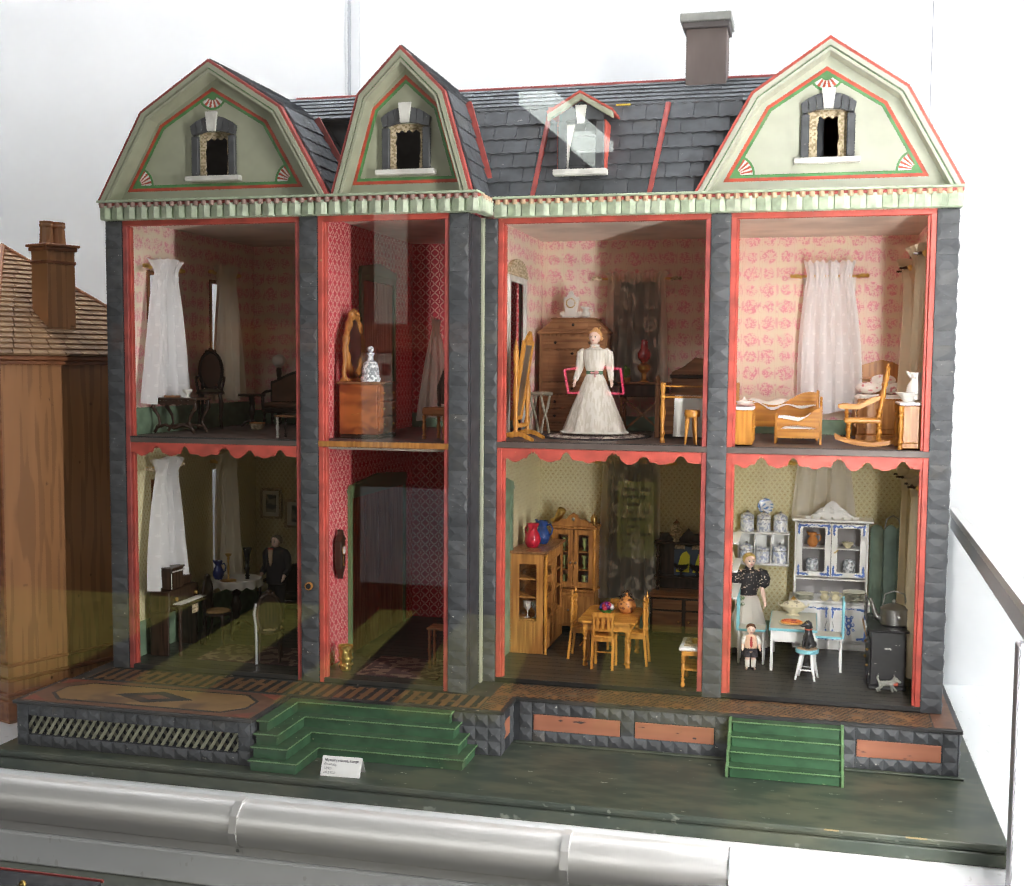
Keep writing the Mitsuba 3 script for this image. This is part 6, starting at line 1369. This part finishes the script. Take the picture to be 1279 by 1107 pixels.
part(t, 'pot_body', lathe([(0, 0), (.0170, 0), (.0185, .002), (.0185, .0215), (.0190, .0235), (.0150, .0265), (.0060, .0300), (0, .0310)], 32), 'pewter', smooth=35)
part(t, 'lid_knob', cc(ball((0, 0, .0330), .0030), ring(0, 0, .0270, .0120, .0008)), 'pewter', smooth=True)
part(t, 'spout', tube([(-.0165, 0, .0080), (-.0240, 0, .0120), (-.0285, 0, .0260), (-.0325, 0, .0360)], [.0048, .0040, .0028, .0022]), 'pewter', smooth=True)
part(t, 'handle', tube([(-.0150, .004, .0262), (-.0120, .004, .0420), (0, .004, .0470), (.0140, .004, .0430), (.0170, .004, .0262)], .0010), 'pewter', smooth=True)
part(t, 'boss', ball((.006, -.0185, .0130), .0030, 1, .5, 1), 'steel', smooth=True)
t = thing('plate_dresser', 'white crockery shelf mostly hidden by the pillar, left wall of kitchen', 'shelf', (-.1020, .1500, G), 0)
part(t, 'back', bx(-.0135, -.0120, -.060, .060, .110, .225, 0), 'enamel_white')
for z in (.112, .150, .190): part(t, 'board', bx(-.0118, .0100, -.060, .060, z, z + .0025, .0006), 'enamel_white')
part(t, 'crest', prism_x(Polygon([(-.060, .2252), (.060, .2252)] + [(.060 - i * .012, .236 + .005 * (i % 2)) for i in range(11)]), -.0135, -.0115), 'enamel_white')
for y, z, w in ((-.035, .1527, 'front plate on the upper board'), (.0, .1527, 'middle plate on the upper board'), (.035, .1527, 'rear plate on the upper board'), (-.035, .1147, 'front plate on the lower board'), (.0, .1147, 'rear plate on the lower board')):
    single('wall_plate', rotm(lathe([(0, .0005), (.010, .0005), (.0155, .0024), (.0155, .0032), (.010, .0015), (0, .0015)], 24), 72, [0, 1, 0]), 'china_cream', f'cream {w} of the white crockery shelf', 'plate', (-.1085, .1500 + y, G + z + .0152), 0, 40, 'cream plates on the crockery shelf')
# ================================================================ dolls and animals
def hand(side, p, d, s):           # palm, four fingers and a thumb hanging from the wrist p along d
    d = np.array(d, float); d /= np.linalg.norm(d); p = np.array(p, float)
    a = np.cross(d, [0, 1, 0]); a /= np.linalg.norm(a) + 1e-9; f = np.cross(a, d)
    B = []
    for i, l in enumerate((.0042, .0048, .0046, .0038)):
        o = p + a * (i - 1.5) * .00085 * s + d * .0034 * s
        B += [((p + a * (i - 1.5) * .0005 * s, .00085 * s), (o, .00065 * s)), ((o, .0006 * s), (o + d * l * .55 * s, .0005 * s)), ((o + d * l * .55 * s, .0005 * s), (o + d * l * s * .95 - f * .0009 * s, .0004 * s))]
    o = p + a * side * .0017 * s + d * .0010 * s
    B += [((p + d * .0006 * s, .0007 * s), (o, .0006 * s)), ((o, .0006 * s), (o + d * .0030 * s + a * side * .0009 * s, .0004 * s))]
    return B
def face(k, c, r, fwd, hairm, s=1.0):
    c, fwd = np.array(c), np.array(fwd, float); fwd /= np.linalg.norm(fwd)
    rt = np.cross(fwd, [0, 0, 1]); rt /= np.linalg.norm(rt)
    up = np.array([0, 0, 1.0])
    for q in (-1, 1):
        e = part(k, 'eye', ball(c + fwd * r * .93 + rt * q * r * .34 + up * r * .10, r * .12, sub=1), mat_eye, smooth=True)
        part(k, 'eyebrow', tube([c + fwd * r * .92 + rt * q * r * .18 + up * r * .33, c + fwd * r * .92 + rt * q * r * .36 + up * r * .38, c + fwd * r * .84 + rt * q * r * .52 + up * r * .32], r * .035, 5), hairm)
    part(k, 'mouth', ball(c + fwd * r * .93 - up * r * .46, r * .13, 1.5, .8, .5, 1), mat_lip, smooth=True)
mat_eye = mat('eye', (.03, .05, .08), .2); mat_lip = mat('lip', (.60, .10, .09), .35)
hair_red = mat('hair_red', wood((.74, .43, .19), (.58, .29, .10), 160), .5); hair_blond = mat('hair_blond', wood((.62, .44, .16), (.45, .30, .09), 160), .5); hair_brown = mat('hair_brown', wood((.13, .06, .03), (.07, .03, .015), 160), .45)
def head_bones(c, r, fwd=(0, -1, 0)):
    c, f = np.array(c), np.array(fwd, float); u = np.array([0, 0, 1.0])
    return [((c + u * r * .12, r * .98), (c - u * r * .42 + f * r * .22, r * .66)), ((c + f * r * .86 - u * r * .02, r * .10), (c + f * r * 1.00 - u * r * .16, r * .13)),
            ((c - u * r * .5, r * .45), (c - u * r * 1.5, r * .40))]
def skirt_mesh(r0, r1, h, folds=13, amp=.05, n=104, nz=16, power=1.0, sy=.8):
    V, F = [], []
    for j in range(nz + 1):
        t = j / nz; r = r0 + (r1 - r0) * t ** power
        for i in range(n):
            a = 2 * math.pi * i / n
            k = 1 + amp * t * (math.sin(a * folds) + .5 * math.sin(a * folds * 1.7 + 1))
            V.append((r * k * math.cos(a), r * k * sy * math.sin(a), -h * t))
    for j in range(nz):
        for i in range(n):
            a, b = j * n + i, j * n + (i + 1) % n; F += [[a, a + n, b + n], [a, b + n, b]]
    return trimesh.Trimesh(V, F, process=False)
def sleeve(pts, r): return tube(pts, r, 12)

# the lady in white
linen = mat('linen', lambda p, n, uv: mix((.81, .78, .71), (.70, .66, .57), smoothstep(.35, .65, noise(p.x * 500, p.y * 500, p.z * 30))), .85, spec=.15)
k = thing('person', 'doll in a long white dress with red blond hair, arms at its sides', 'doll', (-.3170, .1900, U + .0016), -6)
S = lambda s: s
hd = (0, -.001, .1475); hr = .0098
bn = head_bones(hd, hr) + [((0, 0, .128), (0, 0, .125)), ] if False else head_bones(hd, hr)
bn += [((0, 0, .1330), .0046) and ((( -.0150, 0, .1250), .0062), ((.0150, 0, .1250), .0062)), (((0, 0, .126), .010), ((0, .001, .100), .0085)), (((0, .001, .100), .0085), ((0, .002, .086), .012)), (((-.006, .002, .086), .0085), ((-.0065, .002, .045), .0060)), (((.006, .002, .086), .0085), ((.0065, .002, .045), .0060)), (((-.0065, .002, .045), .0058), ((-.0065, .003, .008), .0040)), (((.0065, .002, .045), .0058), ((.0065, .003, .008), .0040)), (((-.0065, .003, .0055), .0040), ((-.0072, -.010, .0042), .0036)), (((.0065, .003, .0055), .0040), ((.0072, -.010, .0042), .0036))]
for s in (-1, 1):
    sh_, el, wr = (s * .0165, 0, .1235), (s * .0235, .001, .102), (s * .0285, -.008, .0820)
    bn += [((sh_, .0052), (el, .0040)), ((el, .0040), (wr, .0026))] + hand(s, wr, (s * .1, -.12, -1), 1.15)
bm = body(bn, .0016, 3)
part(k, 'body', bm, 'skin', smooth=True)
part(k, 'bodice', lathe([(.0062, .1375), (.0075, .1335), (.0185, .1285), (.0190, .1180), (.0160, .1060), (.0118, .0955), (.0125, .0930)], 40, (0, 0, 0), 1, .72), linen, smooth=35)
for s in (-1, 1): part(k, 'sleeve', sleeve([(s * .0155, 0, .1290), (s * .0205, 0, .1235), (s * .0232, .001, .1080), (s * .0246, .0000, .0985), (s * .0283, -.0075, .0835)], [.0052, .0082, .0070, .0056, .0040]), linen, smooth=True)
part(k, 'belt', lathe([(.0124, .0925), (.0131, .0925), (.0127, .0975), (.0120, .0975)], 40, (0, 0, 0), 1, .74), mat('belt_green', (.12, .22, .14), .5), smooth=35)
part(k, 'bow', cc(ball((.006, -.0105, .0955), .0038, 1, .5, .7), ball((-.001, -.0108, .0948), .0026, 1.2, .5, .7), ball((.0035, -.0112, .0905), .0018, .8, .6, 1.8)), mat('ribbon_pink', (.62, .30, .30), .5), smooth=True)
sk = moved(skirt_mesh(.0125, .0500, .0895, 12, .035, power=.92, sy=.82), (0, .001, .0925)); part(k, 'skirt', sk, linen, smooth=True)
V = sk.vertices[-104:]; part(k, 'hem_frill', cc(*[ball(v + [0, 0, .0018], .0019, sub=1) for v in V[::1]]), 'cloth_white', smooth=True, kind='stuff')
part(k, 'hair', cc(ball((hd[0], hd[1] + .0028, hd[2] + .0030), hr * 1.06, 1.02, .93, .98, 3), ball((hd[0], hd[1] + .004, hd[2] + .0115), .0048), *[ball((hd[0] + s * hr * .92, hd[1] + .002, hd[2] - .001), .0034) for s in (-1, 1)]), hair_red, smooth=True)
part(k, 'collar', ring(0, -.0002, .1365, .0066, .0010), 'cloth_white', smooth=True)
part(k, 'comb', tube([(.006, .002, .157), (.007, .003, .163)], .0009), 'gold', smooth=True)
face(k, hd, hr, (0, -1, 0), hair_red)

# the kitchen woman
k = thing('person', 'woman doll in a black spotted blouse and grey apron behind the kitchen table', 'doll', (-.0830, .2560, G), 22)
hd = (0, -.001, .1420); hr = .0096
bn = head_bones(hd, hr) + [(((-.0140, 0, .1220), .0062), ((.0140, 0, .1220), .0062)), (((0, 0, .122), .010), ((0, .001, .096), .009)), (((0, .001, .096), .009), ((0, .002, .084), .012)), (((-.006, .002, .082), .0085), ((-.0065, .002, .006), .0042)), (((.006, .002, .082), .0085), ((.0065, .002, .006), .0042)), (((-.0065, .003, .0044), .0038), ((-.0072, -.010, .0040), .0034)), (((.0065, .003, .0044), .0038), ((.0072, -.010, .0040), .0034))]
for s in (-1, 1):
    sh_, el, wr = (s * .0160, 0, .1200), (s * .0215, .000, .0980), (s * .0225, -.009, .0800)
    bn += [((sh_, .0050), (el, .0038)), ((el, .0038), (wr, .0025))] + hand(s, wr, (s * .05, -.35, -1), 1.1)
part(k, 'body', body(bn, .0016, 3), 'skin', smooth=True)
blouse = mat('blouse', lambda p, n, uv: mix((.014, .013, .016), (.60, .50, .42), smoothstep(.74, .79, noise(p.x * 420, p.y * 420, p.z * 420))), .7)
part(k, 'blouse', lathe([(.0062, .1330), (.0070, .1300), (.0180, .1250), (.0190, .1140), (.0165, .1020), (.0125, .0930), (.0130, .0895)], 40, (0, 0, 0), 1, .74), blouse, smooth=35)
for s in (-1, 1): part(k, 'sleeve', sleeve([(s * .0150, 0, .1260), (s * .0210, 0, .1210), (s * .0240, 0, .1130), (s * .0232, -.001, .1040), (s * .0222, -.002, .1000)], [.0052, .0098, .0105, .0086, .0042]), blouse, smooth=True)
apr = mat('apron_grey', (.58, .55, .50), .85)
part(k, 'skirt', moved(skirt_mesh(.0130, .0360, .0780, 11, .05, power=.8, sy=.85), (0, .001, .0890)), apr, smooth=True)
part(k, 'underskirt', moved(skirt_mesh(.0300, .0350, .0160, 11, .05, sy=.85), (0, .001, .0180)), mat('cloth_black', (.03, .026, .03), .8), smooth=True)
part(k, 'hair', cc(ball((0, hd[1] + .0025, hd[2] + .0028), hr * 1.05, 1.02, .94, .98, 3), ball((0, .006, hd[2] + .006), .0052)), hair_blond, smooth=True)
face(k, hd, hr, (0, -1, 0), hair_blond)
part(k, 'bouquet', cc(*[ball((-.018 + rng.uniform(-.005, .005), -.014 + rng.uniform(-.003, .003), .082 + rng.uniform(-.006, .008)), .0026, sub=1) for _ in range(12)]), mat('posy', lambda p, n, uv: mix((.12, .18, .08), (.45, .45, .40), smoothstep(.5, .6, noise(p.x * 500, p.y * 500, p.z * 500))), .8), smooth=True, kind='stuff')

# the boy
k = thing('person', 'small boy doll in black shorts and a red tie before the kitchen table', 'doll', (-.0732, .1420, G), 8)
hd = (0, -.0005, .0592); hr = .0066
bn = head_bones(hd, hr) + [(((-.0070, 0, .0470), .0036), ((.0070, 0, .0470), .0036)), (((0, 0, .046), .0058), ((0, 0, .030), .0064)), (((-.0040, 0, .028), .0046), ((-.0046, 0, .0045), .0026)), (((.0040, 0, .028), .0046), ((.0046, 0, .0045), .0026)), (((-.0046, 0, .0030), .0024), ((-.0052, -.0055, .0026), .0022)), (((.0046, 0, .0030), .0024), ((.0052, -.0055, .0026), .0022))]
for s in (-1, 1):
    sh_, el, wr = (s * .0085, 0, .0455), (s * .0120, -.001, .0370), (s * .0120, -.0065, .0330)
    bn += [((sh_, .0030), (el, .0024)), ((el, .0024), (wr, .0017))] + hand(s, wr, (s * .2, -.8, -.5), .75)
part(k, 'body', body(bn, .0013, 3), 'skin', smooth=True)
part(k, 'shirt', lathe([(.0038, .0520), (.0085, .0495), (.0095, .0430), (.0090, .0330), (.0088, .0310)], 32, (0, 0, 0), 1, .75), mat('shirt_peach', (.74, .50, .36), .6), smooth=35)
for s in (-1, 1):
    part(k, 'sleeve', sleeve([(s * .0070, 0, .0490), (s * .0100, 0, .0450), (s * .0118, -.0005, .0385)], [.0034, .0040, .0034]), 'cloth_white', smooth=True)
    part(k, 'shorts_leg', lathe([(.0001, .0300), (.0058, .0290), (.0063, .0200), (.0058, .0195)], 20, (s * .0042, 0, 0), 1, .95), 'cloth_black', smooth=35)
    part(k, 'sock', lathe([(.0030, .0042), (.0032, .0042), (.0038, .0150), (.0032, .0152)], 16, (s * .0045, 0, 0)), 'cloth_white', smooth=35)
    part(k, 'shoe', ball((s * .0050, -.0025, .0026), .0026, 1.05, 2.0, .95), 'iron_black', smooth=True)
part(k, 'waistband', lathe([(.0090, .0285), (.0094, .0285), (.0091, .0325), (.0088, .0325)], 28, (0, 0, 0), 1, .76), 'cloth_black', smooth=35)
part(k, 'tie', prism_y(Polygon([(-.0012, .0500), (.0012, .0500), (.0020, .0370), (0, .0340), (-.0020, .0370)]), -.0086, -.0074), mat('tie_red', (.42, .05, .04), .5))
part(k, 'hair', ball((0, hd[1] + .0018, hd[2] + .0022), hr * 1.05, 1.02, .95, .95, 3), hair_brown, smooth=True)
face(k, hd, hr, (0, -1, 0), hair_brown)

# the man at the parlour table
k = thing('person', 'man doll in a dark suit standing behind the round parlour table', 'doll', (-.8660, .2420, G), -14)
hd = (0, -.001, .1400); hr = .0092
bn = head_bones(hd, hr) + [(((-.0160, 0, .1210), .0065), ((.0160, 0, .1210), .0065)), (((0, 0, .120), .0115), ((0, .001, .085), .0110)), (((-.0065, .001, .082), .0088), ((-.0072, .001, .006), .0045)), (((.0065, .001, .082), .0088), ((.0072, .001, .006), .0045)), (((-.0072, .002, .0045), .0040), ((-.0080, -.011, .0040), .0035)), (((.0072, .002, .0045), .0040), ((.0080, -.011, .0040), .0035))]
for s in (-1, 1):
    sh_, el, wr = (s * .0190, 0, .1190), (s * .0235, .002, .0960), (s * .0240, -.012, .0830)
    bn += [((sh_, .0055), (el, .0044)), ((el, .0044), (wr, .0028))] + hand(s, wr, (s * .1, -.6, -.8), 1.1)
part(k, 'body', body(bn, .0018, 3), 'skin', smooth=True)
suit = mat('suit_dark', (.030, .028, .034), .8)
part(k, 'jacket', lathe([(.0070, .1320), (.0190, .1270), (.0215, .1150), (.0190, .0950), (.0195, .0700), (.0190, .0690)], 36, (0, 0, 0), 1, .72), suit, smooth=35)
for s in (-1, 1):
    part(k, 'sleeve', sleeve([(s * .0165, 0, .1260), (s * .0215, 0, .1190), (s * .0238, .002, .0970), (s * .0240, -.009, .0860)], [.0055, .0070, .0062, .0050]), suit, smooth=True)
    part(k, 'trouser_leg', sleeve([(s * .0065, .001, .080), (s * .0070, .001, .040), (s * .0072, .001, .0085)], [.0098, .0075, .0065]), suit, smooth=True)
    part(k, 'shoe', ball((s * .0078, -.0050, .0042), .0042, 1, 2.2, .95), 'iron_black', smooth=True)
part(k, 'shirt_front', prism_y(Polygon([(-.0050, .1295), (.0050, .1295), (.0035, .108), (0, .100), (-.0035, .108)]), -.0166, -.0154), mat('shirt_tan', (.55, .40, .28), .7))
part(k, 'bow_tie', cc(ball((-.0028, -.0158, .1300), .0024, 1.2, .5, .8), ball((.0028, -.0158, .1300), .0024, 1.2, .5, .8)), 'tie_red', smooth=True)
part(k, 'hair', ball((0, hd[1] + .0024, hd[2] + .0030), hr * 1.04, 1.02, .93, .94, 3), mat('hair_grey', (.20, .16, .12), .5), smooth=True)
face(k, hd, hr, (0, -1, 0), 'hair_grey')

# dog sitting on the stool, facing the table
k = thing('dog', 'black toy dog with a red collar sitting on the white stool', 'dog', (.0080, .1080, G + .0448), 40)
bn = [(((.0030, 0, .0075), .0068), ((0, 0, .0190), .0058)), (((0, 0, .0190), .0058), ((-.0012, 0, .0285), .0042)), (((-.0012, 0, .0285), .0042), ((-.0022, 0, .0345), .0052)), (((-.0040, 0, .0340), .0040), ((-.0120, 0, .0330), .0021)),
      (((-.0030, .0038, .0180), .0026), ((-.0062, .0036, .0090), .0018)), (((-.0062, .0036, .0090), .0018), ((-.0066, .0036, .0016), .0016)), (((-.0030, -.0038, .0180), .0026), ((-.0062, -.0036, .0090), .0018)), (((-.0062, -.0036, .0090), .0018), ((-.0066, -.0036, .0016), .0016)),
      (((.0050, .0050, .0060), .0048), ((-.0010, .0062, .0050), .0030)), (((-.0010, .0062, .0050), .0026), ((-.0050, .0062, .0017), .0017)), (((.0050, -.0050, .0060), .0048), ((-.0010, -.0062, .0050), .0030)), (((-.0010, -.0062, .0050), .0026), ((-.0050, -.0062, .0017), .0017)),
      (((.0085, 0, .0040), .0022), ((.0150, .0030, .0020), .0013)), (((-.0008, .0046, .0365), .0018), ((.0004, .0056, .0310), .0014)), (((-.0008, -.0046, .0365), .0018), ((.0004, -.0056, .0310), .0014))]
part(k, 'body', body(bn, .0014, 3), mat('dog_black', paint((.030, .030, .032), (.10, .07, .05), .5, 120), .3), smooth=True)
part(k, 'collar', ring(-.0008, 0, .0272, .0048, .0009), mat('collar_red', (.50, .09, .05), .4), smooth=True)
part(k, 'nose', ball((-.0140, 0, .0335), .0014), 'iron_black', smooth=True)
for s in (-1, 1): part(k, 'eye', ball((-.0062, s * .0030, .0370), .0009, sub=1), 'gold', smooth=True)
# grey terrier
k = thing('dog', 'grey metal terrier with a red bow, walking in front of the stove', 'dog', (.1130, .0680, G), 6)
bn = [(((-.0085, 0, .0115), .0036), ((.0060, 0, .0120), .0040)), (((.0060, 0, .0120), .0038), ((.0095, 0, .0165), .0030)), (((.0095, 0, .0165), .0034), ((.0110, 0, .0170), .0032)), (((.0115, 0, .0165), .0026), ((.0165, -.0005, .0145), .0018)),
      (((-.0100, 0, .0130), .0018), ((-.0135, 0, .0190), .0012)), (((-.0135, 0, .0190), .0012), ((-.0122, 0, .0225), .0008)),
      (((.0075, .0022, .0100), .0020), ((.0095, .0022, .0050), .0014)), (((.0095, .0022, .0050), .0014), ((.0125, .0022, .0014), .0014)), (((.0050, -.0022, .0100), .0020), ((.0055, -.0022, .0050), .0014)), (((.0055, -.0022, .0050), .0014), ((.0070, -.0022, .0014), .0014)),
      (((-.0085, .0022, .0105), .0024), ((-.0070, .0024, .0065), .0018)), (((-.0070, .0024, .0065), .0016), ((-.0105, .0024, .0045), .0013)), (((-.0105, .0024, .0045), .0012), ((-.0090, .0024, .0012), .0012)),
      (((-.0095, -.0022, .0105), .0024), ((-.0090, -.0024, .0065), .0018)), (((-.0090, -.0024, .0065), .0016), ((-.0140, -.0024, .0045), .0013)), (((-.0140, -.0024, .0045), .0012), ((-.0125, -.0024, .0012), .0012)),
      (((.0100, .0026, .0190), .0012), ((.0092, .0030, .0228), .0005)), (((.0100, -.0026, .0190), .0012), ((.0092, -.0030, .0228), .0005))]
db = body(bn, .0010, 2); db.vertices += db.vertex_normals * (meshkit.noise(db.vertices * 900)[:, None] - .5) * .0009
part(k, 'body', db, mat('dog_grey', paint((.42, .42, .38), (.12, .12, .11), .9, 200), .5), smooth=True)
part(k, 'bow', cc(ball((.0118, -.0036, .0118), .0021, 1, .6, 1.2), ball((.0095, -.0036, .0110), .0017, 1, .6, 1)), 'collar_red', smooth=True)
part(k, 'nose', ball((.0180, -.0005, .0150), .0009, sub=1), 'iron_black', smooth=True)

# ================================================================ things around the dollhouse
k = thing('label_card', 'white folded museum label card lying before the green steps', 'sign', (-.5480, -.2560, -.0598), 3)
cm = cc(prism_x(Polygon([(-.0110, .0), (-.0102, .0), (.0008, .0205), (.0118, .0), (.0126, .0), (.0012, .0216), (.0002, .0216)]), -.0255, .0255))
part(k, 'card', cm, mat('card_white', (.86, .86, .84), .7))
ink = mat('ink', (.13, .12, .14), .7)
sl = math.degrees(math.atan2(.0216, .0112))
for i, (tx, hh, bold) in enumerate((('Mystery House, Large', .0031, True), ('Germany', .0028, False), ('1890', .0028, False), ('16.1953', .0028, False))):
    tm = meshkit.text_mesh(tx, hh, .00012, bold)
    part(k, 'text_line', tm, ink, local=T4().translate([-.0222, -.0112 + .0112 * (.0162 - i * .0044) / .0216, .0162 - i * .0044]).rotate([1, 0, 0], sl).translate([0, 0, .0001]))
# brown neighbour house at the left
k = thing('brown_dollhouse', 'plain brown wooden dollhouse with a tiled roof and chimney at the left edge', 'dollhouse', (-1.1273, -.1141, -.0848), -22.1)
part(k, 'side_wall', bx(-.020, 0, 0, .300, 0, .533, 0), 'brown_wall')
part(k, 'front_wall', bx(-.360, -.0202, 0, .018, 0, .533, 0), 'brown_wall')
for z, h in ((.004, .030), (.040, .006), (.062, .006), (.084, .005)): part(k, 'moulding', cc(bx(.0002, .0030, -.0030, .298, z, z + h, .001), bx(-.360, .0, -.0030, -.0002, z, z + h, .001)), 'brown_trim')
part(k, 'corner_trim', bx(-.0150, .0015, -.0040, -.0006, .092, .530, .0008), 'brown_trim')
for z in (.155, .285, .475): part(k, 'hinge', cc(tube([(-.0170, -.0058, z - .016), (-.0170, -.0058, z + .016)], .0016), bx(-.022, -.012, -.0056, -.0046, z - .014, z + .014, .0003)), 'iron_black', smooth=35)
part(k, 'eaves', cc(bx(-.372, .016, -.018, .310, .5335, .5400, .001), bx(-.366, .010, -.012, .304, .527, .5332, .001)), 'brown_trim')
EV = .5402
b0, b1, b2, b3 = np.array([.020, -.022, EV]), np.array([.020, .322, EV]), np.array([-.560, .322, EV]), np.array([-.560, -.022, EV])
t0, t1 = np.array([-.235, .150, .717]), np.array([-.400, .150, .717])
rf = part(k, 'roof', trimesh.convex.convex_hull(np.array([b0, b1, b2, b3, t0, t1])), 'brown_tile_b')
def rowtiles(pa, pb, qa, qb, rows, cols, parent):
    pa, pb, qa, qb = map(np.array, (pa, pb, qa, qb))
    for j in range(rows):
        s0, s1 = j / rows, (j + 1.25) / rows
        a0, a1 = pa + (qa - pa) * s0, pb + (qb - pb) * s0
        c0, c1 = pa + (qa - pa) * min(s1, 1), pb + (qb - pb) * min(s1, 1)
        n = np.cross(a1 - a0, c0 - a0); n /= np.linalg.norm(n)
        m = max(1, int(round(cols * np.linalg.norm(a1 - a0) / np.linalg.norm(pb - pa))))
        for i in range(m):
            f0, f1 = (i + .03) / m, (i + .97) / m
            P = []
            for f in (f0, f1):
                lo_, hi_ = a0 + (a1 - a0) * f, c0 + (c1 - c0) * f
                P += [lo_ + n * .0005, lo_ + n * .0042, hi_ + n * .0004, hi_ + n * .0010]
            part(parent, 'tile', trimesh.convex.convex_hull(np.array(P)), rng.choice(['brown_tile', 'brown_tile', 'brown_tile_b']))
rowtiles(b0, b1, t0 + [0, -.004, 0], t0 + [0, .004, 0], 22, 12, rf)
rowtiles(b0 + [-.12, 0, 0], b0, t0 + [-.06, 0, 0], t0, 22, 5, rf)
part(rf, 'hip_ridge', tube([b1 + [0, 0, .003], t0 + [0, 0, .004]], .0034), 'brown_trim', smooth=35)
part(rf, 'hip_ridge', tube([b0 + [0, 0, .003], (b0 + t0) / 2 + [0, 0, .001], t0 + [0, 0, .004]], .0042), 'brown_trim', smooth=35)
c = part(k, 'chimney', bx(-.078, -.036, .102, .150, .550, .706, .0008), 'brown_wall')
part(c, 'cap', cc(bx(-.084, -.030, .096, .156, .706, .7100, .0008), bx(-.081, -.033, .099, .153, .7000, .7058, .0008)), 'brown_trim')
part(c, 'band', bx(-.0795, -.0345, .1005, .1515, .680, .6850, .0006), 'brown_trim')
for y in (.1155, .1365):
    part(c, 'chimney_pot', cc(lathe([(0, .7102), (.0110, .7102), (.0092, .7360), (.0106, .7370), (.0106, .7400), (.0096, .7410), (.0104, .7450), (.0085, .7450), (.0080, .715), (0, .715)], 10, (-.057, y, 0))), 'brown_wall')
# roof edge of a further dollhouse below the rail
k = thing('lower_dollhouse', 'top edge of a dark dollhouse with brass finials at the bottom left corner', 'dollhouse', (0, 0, -.0145))
part(k, 'parapet', bx(-1.05, -.690, -.640, -.560, -.130, -.0702, .001), 'stone_dark')
part(k, 'red_edge', bx(-1.05, -.689, -.5595, -.5570, -.0720, -.0690, .0003), 'red_dark')
for i in range(9): part(k, 'upright', bx(-.770 + i * .0095, -.7645 + i * .0095, -.6432, -.6402, -.120, -.0725, .0005), 'stone')
part(k, 'finial', cc(lathe([(0, -.0698), (.0030, -.0698), (.0016, -.0675), (.0016, -.066), (0, -.0655)], 12, (-.7535, -.600, 0)), ball((-.7535, -.600, -.0628), .0036)), 'gold', smooth=35)
part(k, 'brass_hook', tube([(-.7700, -.6440, -.0780), (-.7690, -.6460, -.0720), (-.7660, -.6440, -.0685)], .0014), 'gold', smooth=True)
